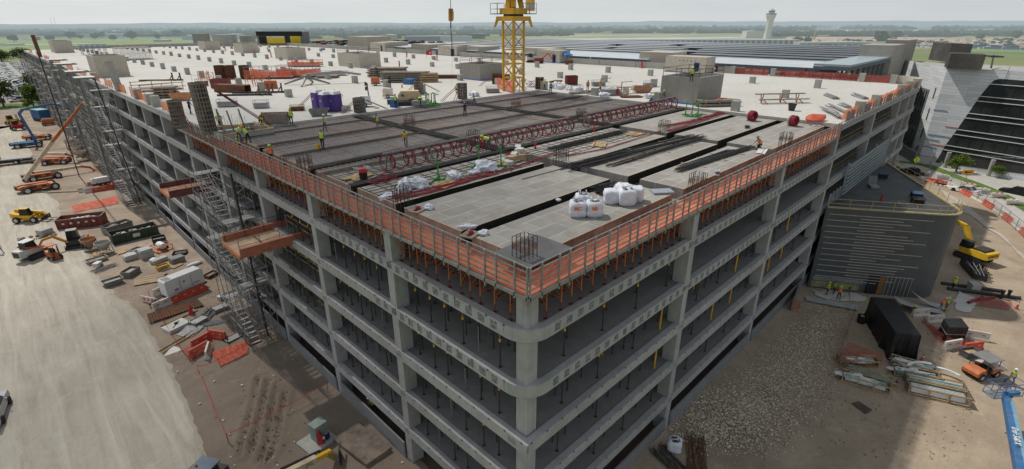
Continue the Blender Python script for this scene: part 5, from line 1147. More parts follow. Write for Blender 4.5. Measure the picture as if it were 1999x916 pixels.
def net_frame(px,py,rz,L,W,h,label,m=NETO,n=5):
 o=thing('netted_frame',label,'frame',tuple(RP(px,py)),rz,'frames wrapped in orange net');b=MB()
 for i in range(n+1):
  for y in(-W/2,W/2):b.tube((-L/2+L*i/n,y,0),(-L/2+L*i/n,y,h),.05,4)
 for z in(.4,h*.6,h):b.path([Vector(q)for q in((-L/2,-W/2,z),(L/2,-W/2,z),(L/2,W/2,z),(-L/2,W/2,z),(-L/2,-W/2,z))],.045,4)
 part(b,'frame',SHORO if n>5 else GALV,o)
 if m:
  for y in(-W/2,W/2):part(MB().face([(-L/2,y,.1),(L/2,y,.2),(L/2,y,h*.7),(0,y,h*.55),(-L/2,y,h*.8)]),'net',m,o)
 part(MB().box(-L/2,-W/2,.3,L/2,W/2,.4),'base',LUMG,o)
net_frame(530,153,rad(-42),9,3,2.3,'long grey frame wrapped in orange net, left one');net_frame(585,150,rad(-42),8,3,2.3,'long grey frame with orange net, right one beside the boom base');net_frame(597,130,rad(-42),8,3,1.6,'orange basket frame standing farther back',n=6);net_frame(640,147,rad(-42),8,3,.8,'low white frame on the roof right of the netted frames',None)
for i,(px,py)in enumerate(((400,160),(408,163),(490,168),(503,166),(516,170))):
 o=thing('shoring_trestle','orange shoring trestle standing on the roof along the red string, %s from the left'%ORD[i],'trestle',tuple(RP(px,py)),.5*i,'orange trestles on the roof')
 for x in(-.8,.8):part(MB().tube((x,-.6,0),(x,-.6,2.0),.05,4).tube((x,.6,0),(x,.6,2.0),.05,4).tube((x,-.6,1.9),(x,.6,1.9),.04,4).tube((x,-.6,.8),(x,.6,1.8),.035,4),'ladder_frame',SHORO,o)
 part(MB().tube((-.8,-.6,.6),(.8,-.6,1.7),.03,4).tube((-.8,.6,.6),(.8,.6,1.7),.03,4),'cross_brace',SHORO,o)
net_fence([RP(*k)for k in((375,158),(470,165),(520,178),(600,158),(690,150))],1.1,'red string line on stakes across the roof',REDS,string=True,z=ZR)
o=thing('edge_rail_pile','brown timber rails round the roof opening near the left facade','railing',tuple(RP(318,178)),0)
for y in(0,7):
 b=MB()
 for x in(-3,0,3):b.beam((x,y,0),(x,y,1.2),.1)
 part(b.beam((-3.2,y,1.1),(3.4,y,1.2),.1).beam((-3.2,y,.6),(3.4,y,.6),.1),'rail',LUM,o)
part(MB().box(-2.8,.5,0,3,6.5,.25),'cover',LUMG,o)
for px,py,lb,n in((235,118,'dense cluster of white shoring posts near the left core',6),(165,108,'dense cluster of white shoring posts at the far left of the roof',5)):
 o=thing('shoring_cluster',lb,'shoring',tuple(RP(px,py)),0,'white shoring clusters');
 for i in range(n):
  b=MB()
  for j in range(n):b.tube((i*1.7,j*1.7,0),(i*1.7+.1,j*1.7,3.4),.06,4)
  part(b.tube((i*1.7,0,1.7),(i*1.7,n*1.7-1.7,1.7),.05,4),'post_row',GALV,o)
 part(MB().box(-.3,-.3,3.4,n*1.7-1.3,n*1.7-1.3,3.55),'top_deck',BLUE if n==5 else LUMG,o)
def bulk_bag(q,rz,label,s=1.0,full=True,mark=None,seed=0,fill=STEEL):
 s*=.9
 o=thing('bulk_bag',label,'bulk bag',tuple(q),rz,'white bulk bags');vs,fs=ICO[3];b=MB();out=[]
 for v in vs:
  k=max(abs(v.x),abs(v.y),abs(v.z)*1.02);c=Vector((v.x,v.y,v.z))/k;c=c.lerp(v*1.2,.09+.2*max(0,v.z))
  d=.12*noise.noise(v*2.4+Vector((seed,0,0)))-.12*abs(noise.noise(v*4+Vector((seed,3,0))))+.03
  out.append((c.x*.52*s*(1+d),c.y*.52*s*(1+d),max(0,(c.z*.5+.48)*s*1.05*(1+d*.6))))
 b.add(out,fs);part(b,'bag',BAG,o,smooth=True)
 if full:
  c=MB()
  for i in range(16):a=RN.uniform(0,6.3);c.beam((.3*s*math.cos(a),.3*s*math.sin(a),1.0*s),(.3*s*math.cos(a+2.6),.3*s*math.sin(a+2.6),1.08*s),.05)
  c.lathe((0,0,.98*s),[(.43*s,0),(.3*s,.06*s),(0,.09*s)],10);part(c,'contents',fill,o)
  for x in(-.35,.35):part(MB().path([Vector((x*s,-.35*s,.95*s)),Vector((x*.6*s,-.2*s,1.25*s)),Vector((x*.6*s,.2*s,1.25*s)),Vector((x*s,.35*s,.95*s))],.025*s,4),'lifting_loop',BAG,o)
 if mark:text_mesh(mark,.34*s,M('spray_orange',(.75,.2,.05)),'spray_mark',o,frame_m(Vector((-.05*s,-.585*s,.66*s)),(1,0,0),(0,0,1)),.012)
 return o
FZ=rad(-45)
bulk_bag(P(1127,421,ZD),FZ,'full white bulk bag sprayed MC, nearest left',1.0,mark='MC',seed=1);bulk_bag(P(1159,421,ZD),FZ,'full white bulk bag sprayed MI, right of the MC bag',1.0,mark='MI',seed=2);bulk_bag(P(1137,405,ZD),FZ,'white bulk bag with orange spray hidden behind the MC bag',.95,mark='K',seed=3)
bulk_bag(P(1192,396,ZD),FZ,'slumped white bulk bag, left of the second pair',.95,seed=4,full=False);bulk_bag(P(1222,399,ZD),FZ,'tall white bulk bag in front of the second group',1.1,seed=5);bulk_bag(P(1240,392,ZD),FZ-.3,'white bulk bag at the right of the second group',1.0,seed=6,full=False);bulk_bag(P(1215,388,ZD),FZ+.4,'crumpled white bulk bag behind the second group',1.05,seed=7,full=False)
def rag(q,dims,seed,label,m=BAG,lv=3):
 dims=[k*.74 for k in dims]
 vs,fs=ICO[4 if lv>2 else 3];b=MB();s=Vector((seed*5.1,seed*2.3,seed));out=[]
 for v in vs:
  k=1+.5*noise.noise(v*1.5+s)-.42*abs(noise.noise(v*2.6+s*2))+.26*abs(noise.noise(v*5.5+s));out.append((v.x*k*dims[0]*1.05,v.y*k*dims[1]*1.05,max(0,dims[2]*.45+v.z*k*dims[2])))
 o=solo(b.add(out,fs),'crumpled_bag',m,label,'bag',tuple(q),seed,'crumpled bags on the form decks');return o
rag(P(790,372,ZD),(.9,.6,.7),1.1,'crumpled white bag, left of the pair by the left fence');rag(P(815,366,ZD),(.85,.6,.65),2.3,'crumpled white bag, right of the pair by the left fence');rag(P(760,385,ZD),(1.0,.4,.25),3.2,'flat white bag spilling by the fence cage');rag(P(886,349,ZD),(.8,.6,.55),4.7,'white bag lying alone between two green stands');rag(P(948,333,ZD),(1.1,.7,.75),5.5,'large crumpled white bag near the cardboard boxes');rag(P(925,340,ZD),(.6,.4,.35),6.1,'small white bag lying left of the large crumpled one')
rag(P(838,408,ZD),(.4,.35,.3),7.7,'small clear bag on the empty deck by the left edge');rag(P(912,446,ZD),(.7,.25,.22),8.8,'white bag draped at the end of the black trench');rag(P(943,458,ZD),(.35,.3,.25),9.1,'small clear bag of parts near the very corner');rag(P(1090,392,ZD),(.22,.2,.15),3.9,'tiny white scrap on the deck left of the MC bag')
for px,py,rz,lb in((815,411,.3,'small plywood square with red parts by the trench end'),(918,459,.3,'small plywood square with red parts at the near deck edge')):
 o=thing('parts_board',lb,'board',tuple(P(px,py,ZD+.01)),rz);part(MB().box(-.5,-.4,0,.5,.4,.07),'board',LUMG,o);part(MB().blob((0,0,.14),(.3,.15,.12),3,.5),'parts',CABLE,o)
solo(MB().box(-.7,-.45,0,.7,.45,.14),'grey_board',M('blue_grey_board',(.27,.29,.33)),'blue grey board lying near the right fence','board',tuple(P(1292,376,ZD+.01)),FZ+.1);o=solo(MB().box(-1.6,-1.2,0,1.6,1.2,.012),'dark_sheet',M('dark_deck_sheet',(.13,.13,.135)),'darker plywood sheet in the near corner of the deck','sheet',tuple(P(1040,488,ZD+.004)),0)
o=bars_pile(1182,375,rad(-20),1.5,46,1.0,.55,'short dark bars heaped behind the white bags',REBARD,'bar_heap',.03,ZD+.02,'rebar',.3)
for px,py,qx,qy,n,W,lb in((1110,325,1345,268,16,.5,'long dark rebar bundle, left one on the middle deck'),(1125,330,1360,270,18,.5,'long dark rebar bundle in the middle of the middle deck'),(1200,322,1370,272,18,.45,'long dark rebar bundle, right one on the middle deck'),(1330,332,1462,290,44,.55,'thick dark rebar bundle near the right fence'),(1328,328,1425,296,14,.4,'thinner rebar bundle beside the thick one'),(1080,292,1215,258,24,.8,'dark rebar bundle behind the middle column cage'),(1100,284,1200,262,14,.6,'short dark rebar bundle nearer the coil rack')):
 a,c=P(px,py,ZD+.05),P(qx,qy,ZD+.05);d=c-a;m_=(a+c)/2
 o=bars_pile(m_,None,math.atan2(d.y,d.x),d.length,n,W,.22,lb,REBARD,'rebar_bundle',.026,cat='rebar',spread=.012,grp='rebar bundles on the form decks')
 for k in(-.3,0,.28):part(MB().box(d.length*k-.06,-.8,-.04,d.length*k+.06,.9,.0),'bearer',LUM,o)
for i,(px,py,rz,n,lb)in enumerate(((1240,262,0,12,'scrap timber scattered beside the rebar near the middle cage'),(990,318,.3,6,'boards lying near the cardboard boxes'),(870,360,.2,3,'brown plank between the white bags'),(1170,283,.5,5,'sticks lying on the middle deck'),(700,345,.3,6,'timber offcuts by the left fence'))):plank_pile(px,py,rz,n,2.0,1.3,lb,LUM,'scrap_timber',.06,1,ZD+.05)
solo(MB().tube((-4,0,.03),(3.5,.3,.03),.03,4),'long_bar',RUST,'single thin rod lying on the empty near deck','rod',tuple(P(1095,332,ZD+.01)),rad(45-90+40))
def hose(pts,r,label,m=CABLE,n=3,sp=.12,z=ZD+.07,name='cable_run'):
 o=thing(name,label,'cable',tuple(P(*pts[0],z)),0,'red cables on the form decks');o0=P(*pts[0],z)
 for k in range(n):
  q=[]
  for i,p in enumerate(pts):v=P(*p,z)-o0;q.append(v+Vector((sp*math.sin(i*1.7+k*2.1),sp*(k-n/2)+sp*.5*math.cos(i*2.3+k),.02*k)))
  f=[]
  for a,c in zip(q[:-1],q[1:]):
   for i in range(4):f.append(a.lerp(c,i/4)+Vector((.03*math.sin(i*1.57),.04*math.sin(i*1.57+k),0)))
  part(MB().path(f+[q[-1]],r,4),'cable',m,o)
 return o
hose([(765,388),(830,375),(880,362),(920,348),(965,337)],.03,'band of red cables from the left fence past the white bags',n=6);hose([(965,337),(1010,325),(1080,300)],.03,'red cables continuing past the cardboard boxes',n=3);hose([(1105,305),(1180,290),(1260,265),(1290,256)],.03,'thin red cable along the middle deck edge',n=2);hose([(1300,256),(1350,240),(1400,224),(1440,212)],.03,'band of red cables running to the far right corner',n=7,sp=.16);hose([(1300,246),(1370,232),(1415,216)],.03,'second band of red cables by the green stands',n=4,sp=.16);hose([(1310,210),(1325,213),(1345,212)],.03,'red cable ends at the right end of the coil rack',n=5,sp=.2)
def flat_coil(px,py,label,r=.75,n=5,m=CABLE,z=ZD):
 o=thing('flat_coil',label,'cable coil',tuple(P(px,py,z+.05)),0,'cable coils lying flat');
 for i in range(n):part(MB().ring((.12*math.sin(i*2),.12*math.cos(i*3),.04*i),(.05*math.sin(i),.05,1),r*(1-.05*i),.025,18,4),'loop',m,o)
flat_coil(737,355,'red cable coil lying flat, left of the two by the fence');flat_coil(757,347,'red cable coil lying flat, right of the two by the fence',.8);flat_coil(705,328,'pale blue coil lying on the deck at the mats',.55,3,BAG);flat_coil(1010,301,'red cable coil lying flat below the coil rack',.9,6);flat_coil(1185,181+3,'red coil lying on the roof by the mat edge',.9,4,CABLE,ZR)
o=thing('shop_vacuum','black and red drum vacuum near the left fence','vacuum',tuple(P(710,350,ZD+.02)));part(MB().lathe((0,0,0),[(0,.05),(.28,.05),(.3,.55),(0,.55)],12),'drum',BLACK,o);part(MB().lathe((0,0,.55),[(.3,0),(.26,.25),(0,.3)],12),'motor_head',RED,o)
for i,(px,py,h,lb,m)in enumerate(((1000,316,.5,'open cardboard box beside the last green stand',PLY),(1014,307,.75,'taller box with a white lid under the coil rack',WHITED),(1020,312,.5,'brown cardboard box in front of the taller box',PLY),(993,322,.35,'low white topped box near the green stand',WHITED))):
 o=thing('carton',lb,'carton',tuple(P(px,py,ZD+.01)),.4*i,'cartons by the coil rack');part(MB().cbox((0,0,h/2),(.8,.6,h)),'box',m,o);part(MB().beam((-.4,-.3,h),(-.75,-.35,h+.12),.5,.03).beam((.4,.3,h),(.7,.4,h+.15),.5,.03),'flaps',WHITED,o)
for i,(px,py)in enumerate(((1045,291),(1160,258),(1340,196),(785,172))):
 o=thing('extinguisher',('red extinguisher standing on the deck below the coil rack','red extinguisher at the right half of the coil rack','red extinguisher by the dark block core','red extinguisher on the roof near the orange light tower')[i],'extinguisher',tuple(P(px,py,ZD+.02 if i<2 else ZR)),0,'red extinguishers');part(MB().lathe((0,0,0),[(0,0),(.1,0),(.1,.5),(.04,.6),(0,.6)],10),'cylinder',RED,o);part(MB().tube((0,0,.6),(.06,0,.7),.03,4),'valve',DARK,o)
def drum_coil(px,py,rz,label,cover):
 o=thing('cable_drum',label,'cable drum',tuple(P(px,py,ZD+.02)),rz,'big coils of red cable');o.scale=(.6,.6,.6)
 for k in range(7):part(MB().ring((0,-.45+.15*k,.95),(0,1,.02*math.sin(k)),.78+.05*math.sin(k*2),.17,20,6),'cable_winding',CABLE,o)
 part(MB().lathe((0,0,.95),[(.99,-.5),(1.0,.5)],20,'y')if False else MB().ring((0,.5,.95),(0,1,0),.8,.2,20,5),'wrapping',cover,o);part(MB().box(-.8,-.6,0,.8,.6,.08),'skid',LUMG,o)
drum_coil(1467,236,rad(-20),'red cable drum with beige wrapping near the trench end',M('beige_wrap',(.45,.38,.32)));drum_coil(1547,246,rad(-15),'red cable drum with a grey sheet, nearest the right fence',STUB)
solo(MB().blob((0,0,.15),(.45,.25,.16),4,.5),'hose_heap',DARK,'small dark heap on the deck between the two drums','heap',tuple(P(1458,250,ZD)));plank_pile(1590,244,.6,3,1.6,.8,'pale board lying at the far fence end',WHITED,'pale_board',.06,1,ZD+.02);plank_pile(1487,296,.2,3,2.2,.8,'pale board lying beside the thick rebar',WHITED,'pale_board',.06,1,ZD+.02)
o=thing('paint_bucket','white bucket with blue and red label on the deck','bucket',tuple(P(1400,342,ZD+.01)));part(MB().lathe((0,0,0),[(0,0),(.15,0),(.17,.4),(.15,.4),(.14,.3),(0,.3)],10),'pail',WHITE,o);part(MB().lathe((0,0,.1),[(.163,0),(.172,.18)],10),'label_band',BLUE,o)
o=thing('yellow_bucket','yellow bucket beside the worker on the mats','bucket',tuple(P(622,292,ZD+.12)));part(MB().lathe((0,0,0),[(0,0),(.17,0),(.2,.45),(.17,.45),(.15,.3),(0,.3)],10),'pail',YEL,o)
for i,(px,py,L,n)in enumerate(((1622,190,4.5,14),(1678,190,4.5,16),(1620,222,7,10),(1650,208,3,8),(1632,214,7,7))):bars_pile(px,py,rad(30),L,n,1.0,.3,'galvanised pipe bundle on the right part of the roof, '+('rear left','rear right','front long','short right','middle long')[i]+' one',GALV,'pipe_bundle',.06,ZR,spread=.06,grp='galvanised pipe bundles on the roof')
for i,(px,py)in enumerate(((1520,200),)):
 o=thing('trestle_bench','two long grey planks on orange trestles','trestle',tuple(RP(px,py)),rad(-38));part(MB().box(-3.6,-.25,1.1,3.6,.25,1.22),'plank',LUMG,o);part(MB().box(-3.6,-1.3,.5,3.6,-.9,.62),'plank',LUMG,o)
 for x in(-2.6,.2,2.6):part(MB().beam((x,-.3,1.1),(x-.3,-.5,0),.1).beam((x,.3,1.1),(x+.3,.5,0),.1).beam((x-.4,-1.1,.5),(x+.2,-1.2,0),.1).beam((x-.3,-.4,.5),(x+.3,.4,.5),.08),'trestle',SHORO,o)
rs=None
for i,(px,py)in enumerate(((794,112),(853,118),(925,110),(1253,133),(1570,148),(530,112),(440,100),(497,107),(780,132),(1005,150))):
 lb='red fire point stand on the pale roof, '+('left of the hook line rooms','in front of the hook line room','right of the hook line room','by the parapet right of the tent','beside the red mesh banner','between two beige cores','near the far beige core','left of the third beige core','behind the stacked beams','at the crane mast foot')[i]
 if rs is None:
  rs=thing('fire_point',lb,'fire point',tuple(RP(px,py)),0,'red fire points on the roof');part(MB().lathe((0,0,0),[(.55,0),(.5,.08),(.14,.15),(.12,1.3),(0,1.3)],8),'stand',RED,rs);part(MB().tube((.1,-.1,.5),(.1,-.1,1.6),.16,6),'extinguisher',RED,rs)
 else:dup(rs,tuple(RP(px,py)),i,lb)
o=thing('red_sign','red board sign on legs in front of the pale block room','sign',tuple(RP(838,114)),rad(-45));part(MB().box(-.9,-.03,1.0,.9,.03,2.4),'board',RED,o);part(MB().tube((-.8,0,0),(-.8,0,1),.05).tube((.8,0,0),(.8,0,1),.05),'legs',STEEL,o);part(MB().box(.1,-.04,1.5,.5,-.031,1.9),'symbol',WHITE,o)
o=thing('shade_tent','blue shade tent beside the pale block room','tent',tuple(RP(1102,123)),0)
for x in(-1.5,1.5):
 for y in(-1.5,1.5):part(MB().tube((x,y,0),(x,y,2.2),.04,4),'pole',GALV,o)
part(MB().lathe((0,0,2.2),[(2.25,-.25),(2.2,0),(.5,.7),(0,.9)],4).xf(Matrix.Rotation(math.pi/4,4,'Z')),'canopy',BLUEL,o);solo(MB().box(-1,-.7,0,1,.7,1.1),'tool_box',RUST,'brown tool box under the blue tent edge','box',tuple(RP(1111,126)),.3)
o=thing('skid_loader','small white loader near the pale block room','loader',tuple(RP(1035,122)),rad(-30));part(MB().side([(-1.2,.4),(1,.4),(1,1.2),(-1.2,1.6)],-.7,.7),'body',WHITED,o);part(MB().side([(-.8,1.3),(.6,1.1),(.5,2.4),(-.7,2.4)],-.6,.6),'cab',DARK,o);track(o,0,-.8,2.2,.6,.35);track(o,0,.8,2.2,.6,.35)
o=thing('spider_lift','dark red spider lift with folded arm by the pale block room','lift',tuple(RP(1052,124)),rad(-30));part(MB().box(-1.4,-.5,.4,1.2,.5,1.4),'body',REDD,o);part(MB().beam((1,0,1.4),(2.6,0,2.6),.25).beam((2.6,0,2.6),(4.2,0,.6),.2),'arm',RED,o);track(o,0,-.5,2.2,.5,.3);track(o,0,.5,2.2,.5,.3)
rtub(1115,165,rad(-30),2.0,1.3,1.5,M('maroon_box',(.16,.035,.03)),'dark red tool chest among the bags behind the mats',fl=1,inside=M('maroon_box',()));solo(MB().box(-1.2,-.8,0,1.2,.8,.9),'maroon_crate',M('maroon_box',()),'dark red crate at the rear of the crane foot','box',tuple(RP(984,155)),.4)
for i,(px,py)in enumerate(((1032,164),(1038,170),(1078,172),(1090,174),(1100,172),(1112,176),(1130,178),(1220,178),(1240,176),(1265,192),(928,188),(925,186),(1022,160),(1180,190),(1087,168))):rag(RP(px,py),(1.0,.75,.7),1.3*i+.7,'white bag on the roof edge behind the mats, %s in the littered row'%nth(i),BAG if i%4 else WHITED,2)
for i,(px,py,rz)in enumerate(((1085,160,.3),(1130,182,-.6),(1232,190,-.7),(1215,185,.4),(1150,180,-.5),(1285,195,.3))):plank_pile(px,py,rz,5,3.0,1.5,'scattered timber and steel on the roof edge behind the mats, %s heap from the left'%nth(i),LUMG if i%2 else RUST,'scrap_heap',.1,2,ZR)
for i,(px,py)in enumerate(((1215,183),(1228,182))):
 o=thing('work_trestle','brown work trestle on the littered roof edge, '+('left','right')[i]+' of the pair','trestle',tuple(RP(px,py)),rad(-35),'brown work trestles');part(MB().box(-1,-.3,.9,1,.3,1.0),'top',LUM,o)
 for x in(-.8,.8):part(MB().beam((x,-.25,.9),(x,-.35,0),.08).beam((x,.25,.9),(x,.35,0),.08),'leg_pair',LUM,o)
for i,(px,py)in enumerate(((1172,178),(1212,186),(1290,190))):
 o=thing('sign_frame','thin grey post frame standing on the roof edge, %s of three'%('left','middle','right')[i],'frame',tuple(RP(px,py)),0,'thin post frames');part(MB().beam((0,0,0),(0,0,2.0),.1).beam((0,0,1.9),(1.4,-1.0,2.0),.08),'post',STEEL,o)
part_=solo(MB().box(-1.1,-.7,0,1.1,.7,.8).box(-.9,-.9,.82,.9,.9,.9),'blue_cart',BLUE,'blue cart in front of the tidy beam stack','cart',tuple(RP(800,164)),.4)
cq=(45.6,46.2)
o=thing('tower_crane','yellow tower crane standing on the roof behind the mats','tower crane',(cq[0],cq[1],ZR),0);s=1.15;Hm=10.6
for x in(-s,s):
 for y in(-s,s):part(MB().beam((x,y,0),(x,y,Hm),.27),'mast_leg',YELC,o)
for k in range(5):
 z0,z1=Hm*k/5+.15,Hm*(k+1)/5
 b=MB()
 for i in range(4):
  c=[(-s,-s),(s,-s),(s,s),(-s,s)];p,q=Vector((*c[i],0)),Vector((*c[(i+1)%4],0));Z=Vector((0,0,1))
  b.beam(p+Z*z1,q+Z*z1,.17);b.beam(p+Z*z0,q+Z*z1,.11);b.beam(q+Z*z0,p+Z*z1,.11)
 part(b,'lattice_panel',YELC,o)
b=MB().tube((.2,.2,0),(.2,.2,Hm),.04,4).tube((.6,.2,0),(.6,.2,Hm),.04,4)
for k in range(34):b.tube((.2,.2,.3*k),(.6,.2,.3*k),.025,4)
part(b,'ladder',STEEL,o);part(MB().box(-1.9,-1.9,Hm-.1,1.9,1.9,Hm+.55),'climbing_collar',YELC,o)
b=MB()
for x,y in((-1,-1),(1,-1),(1,1),(-1,1)):b.beam((x*1.7,y*1.7,Hm+.3),(x*2.05,y*2.05,Hm-1.0),.35,.5,.2,.3)
part(b,'collar_claws',YELC,o);part(MB().lathe((0,0,Hm+.55),[(0,0),(1.55,0),(1.55,.3),(0,.3)],20),'slew_ring',DARK,o)
part(MB().box(-1.5,-1.5,Hm+.86,1.5,1.5,Hm+1.7),'turntable',YELC,o);part(MB().beam((-.9,-.9,Hm+1.7),(-.6,-.6,Hm+3.4),.8).beam((.9,-.9,Hm+1.7),(.6,-.6,Hm+3.4),.8).beam((0,.9,Hm+1.7),(0,.5,Hm+3.4),1.0),'tower_head',YELC,o)
for x,y in((-1.75,1.75),(1.75,-1.75)):
 b=MB();d=.75
 for a_,c_ in((-d,-d),(d,-d),(d,d),(-d,d)):b.tube((x+a_,y+c_,Hm+.9),(x+a_,y+c_,Hm+2.4),.04,4)
 for zz in(.95,1.6,2.4):b.path([Vector(q)for q in((x-d,y-d,Hm+zz),(x+d,y-d,Hm+zz),(x+d,y+d,Hm+zz),(x-d,y+d,Hm+zz),(x-d,y-d,Hm+zz))],.035,4)
 part(b,'platform_railing',GALV,o);part(MB().box(x-d,y-d,Hm+.86,x+d,y+d,Hm+.92),'platform_deck',DARK,o)
part(MB().box(-1.5,-1.5,Hm+3.0,1.1,1.0,Hm+5),'machine_box',DARK,o);part(MB().box(-.4,-2.3,Hm+2.9,1.2,-1.4,Hm+5.0),'cab',GLASSD,o)
jd=Vector((-.62,-.785,0)).normalized();hp=P(882,150,20);
hq=PX(882,95,0,30.0)
jd=Vector((hq.x-cq[0],hq.y-cq[1],0)).normalized();jt=Vector((-jd.y,jd.x,0));zj=Hm+5.6
for sgn,L,nm in((1,44,'jib'),(-1,15,'counter_jib')):
 b=MB();top=jd*(sgn*1.0)+Vector((0,0,zj+1.4));
 for e in(-.7,.7):b.beam(jt*e+Vector((0,0,zj)),jt*e+jd*(sgn*L)+Vector((0,0,zj)),.16)
 b.beam(Vector((0,0,zj+1.5)),jd*(sgn*L)+Vector((0,0,zj+1.2)),.18)
 k=0
 while k<L-2:
  for e in(-.7,.7):b.beam(jt*e+jd*(sgn*k)+Vector((0,0,zj)),jd*(sgn*(k+1))+Vector((0,0,zj+1.4)),.08);b.beam(jd*(sgn*(k+1))+Vector((0,0,zj+1.4)),jt*e+jd*(sgn*(k+2))+Vector((0,0,zj)),.08)
  k+=2
 part(b,nm,YELC,o)
cw=PX(1035,12,0,cq[0]-jd.x*12.5);c0_=Vector(cw)-Vector((cq[0],cq[1],ZR))
part(MB().cbox((c0_.x,c0_.y,14.0),(1.0,1.3,3.6)),'counterweight',YELC,o);part(MB().cbox((c0_.x,c0_.y,12.95),(1.02,1.32,.9)),'counterweight_plate',STUB,o)
hk=thing('hook_block','rusty yellow hook block hanging on cables left of the crane','hook block',tuple(hq),0);Q=lambda y,dx=0:PX(880+dx,y,0,hq.x)-hq
part(MB().beam(Q(17),Q(41),.42,.42),'block',M('hook_rust',(.42,.2,.07),.7,.5,3,dirt=(.06,.04,.03),dscale=2),hk);part(MB().beam(Q(22,3),Q(38,3),.1,.45),'side_plate',YELC,hk)
for x in(-.12,.12):part(MB().tube(Q(17)+Vector((x,x,0)),Q(17)+Vector((x,x,8)),.02,4),'hoist_rope',DARK,hk)
part(MB().tube(Q(41),Q(50),.08,6).ring(Q(52),(1,-1,0),.16,.06,12,5),'hook',DARK,hk);part(MB().tube(Q(54),Q(96,2),.03,4).tube(Q(54),Q(96,4),.025,4),'sling',DARK,hk);part(MB().cbox(Q(103,3),(.3,.3,.9)),'sling_end',DARK,hk);part(MB().tube(Q(108,3),Q(170,1),.012,3),'tag_line',STEEL,hk)
net_sheet([RP(970,172)+Vector((0,0,.1)),RP(1000,183)+Vector((0,0,.1)),RP(1000,183)+Vector((0,0,1.9)),RP(970,172)+Vector((0,0,1.7))],'orange net wrapped round the foot of the crane mast',NETO,'mast_net',.0)
b=MB()
for px in(1014,1019):q=RP(px,177);b.tube(q-RP(1014,177),q-RP(1014,177)+Vector((0,0,2.2)),.05,4)
solo(b.tube((0,0,2.1),RP(1019,177)-RP(1014,177)+Vector((0,0,2.1)),.05,4).tube((0,0,1.1),RP(1019,177)-RP(1014,177)+Vector((0,0,1.1)),.05,4),'mast_fence',GALV,'grey tube gate at the right foot of the crane mast','gate',tuple(RP(1014,177)))
def person_mesh(pose,mats,seed):
 """one continuous skinned body; mats: shirt, sleeves, trousers, boots, skin, gloves"""
 lean=rad(pose.get('lean',3));hip=pose.get('hip',.95);knee=pose.get('knee',0);stride=pose.get('stride',.08)
 V=[];E=[];Rr=[];T=[]
 def add(p,r,t,par=None):
  V.append(Vector(p));Rr.append(r);T.append(t)
  if par is not None:E.append((par,len(V)-1))
  return len(V)-1
 fx,fz=math.sin(lean),math.cos(lean)
 H_=Vector((0,0,hip));S=lambda k:H_+Vector((fx*k,0,fz*k))
 pel=add(H_,.135,'p');wa=add(S(.2),.125,'s',pel);ch=add(S(.40),.15,'s',wa);nk=add(S(.53),.065,'k',ch)
 hd=S(.53)+Vector((fx*.5+.02,0,max(.05,fz))).normalized()*.10;h1=add(hd,.085,'k',nk);h2=add(hd+Vector((0.02,0,.1)),.09,'k',h1)
 fgr=[]
 for sd in(-1,1):
  hipj=add(H_+Vector((0,.1*sd,-.05)),.095,'p',pel);st=stride*sd
  if pose.get('kneel')and sd<0:kn=Vector((.32,.12*sd,.1));an=Vector((-.1,.12*sd,.08));ft=Vector((-.2,.12*sd,.05))
  elif pose.get('kneel'):kn=Vector((.38,.14,.45));an=Vector((.33,.14,.08));ft=Vector((.5,.15,.04))
  else:
   an=Vector((st*1.6-.02,.11*sd,.08));kn=(H_+Vector((0,.1*sd,0))+an)/2+Vector((.03+knee,.01*sd,0));ft=an+Vector((.17,.02*sd,-.035))
  k=add(kn,.065,'p',hipj);a=add(an,.047,'p',k);add(an+Vector((-.03,0,-.04)),.045,'b',a);add(ft,.04,'b',a)
  sh=add(S(.46)+Vector((0,.19*sd,0)),.062,'s',ch)
  e,w=pose.get('armL' if sd>0 else 'armR',((-.02,.05,-.28),(.08,.0,-.25)))
  e=Vector((e[0],e[1]*sd,e[2]));w=Vector((w[0],w[1]*sd,w[2]))
  ej=V[sh]+e;el=add(ej,.047,'a',sh);wj=ej+w;wr=add(wj,.034,'a',el);d=w.normalized();hn=add(wj+d*.07,.038,'g',wr)
  fgr.append((wj+d*.09,d,sd))
 me=D.meshes.new('tmp');me.from_pydata([tuple(v)for v in V],E,[]);o=D.objects.new('tmp',me);COL.objects.link(o)
 m=o.modifiers.new('s','SKIN');sv=me.skin_vertices[0].data
 for i,r in enumerate(Rr):sv[i].radius=(r,r*(.78 if T[i]in 'sp' and i<3 else 1))
 sv[0].use_root=True
 ss=o.modifiers.new('u','SUBSURF');ss.levels=1;ss.render_levels=1
 bpy.context.view_layer.update();out=D.meshes.new_from_object(o.evaluated_get(bpy.context.evaluated_depsgraph_get()));D.objects.remove(o);D.meshes.remove(me)
 b=MB();b.add([v.co for v in out.vertices],[tuple(p.vertices)for p in out.polygons])
 order='sapbkg'
 segs=[(V[i],V[j],T[j])for i,j in E]
 b.m=[]
 for p in out.polygons:
  c=p.center;best=(9,'s')
  for a,e,t in segs:
   ab=e-a;k=max(0,min(1,(c-a).dot(ab)/(ab.dot(ab)+1e-9)));dd=(c-a-ab*k).length
   if dd<best[0]:best=(dd,t)
  b.m.append(order.index(best[1]))
 D.meshes.remove(out)
 b.mi=5
 for base,d,sd in fgr:
  side=d.cross(Vector((1,0,0.2))).normalized();up=d.cross(side).normalized()
  for k,L in enumerate((.065,.08,.085,.075)):
   q=base+side*(-.027+.018*k);m_=q+d*L*.55;b.tube(q,m_,.009,5,.008);b.tube(m_,m_+(d+up*.6).normalized()*L*.5,.008,5,.006)
  q=base-d*.03+up*.02;b.tube(q,q+(d+up*1.3).normalized()*.05,.011,5,.008)
 b.mi=4;b.tube(hd+Vector((.085,0,.03)),hd+Vector((.115,0,.02)),.02,5,.012)
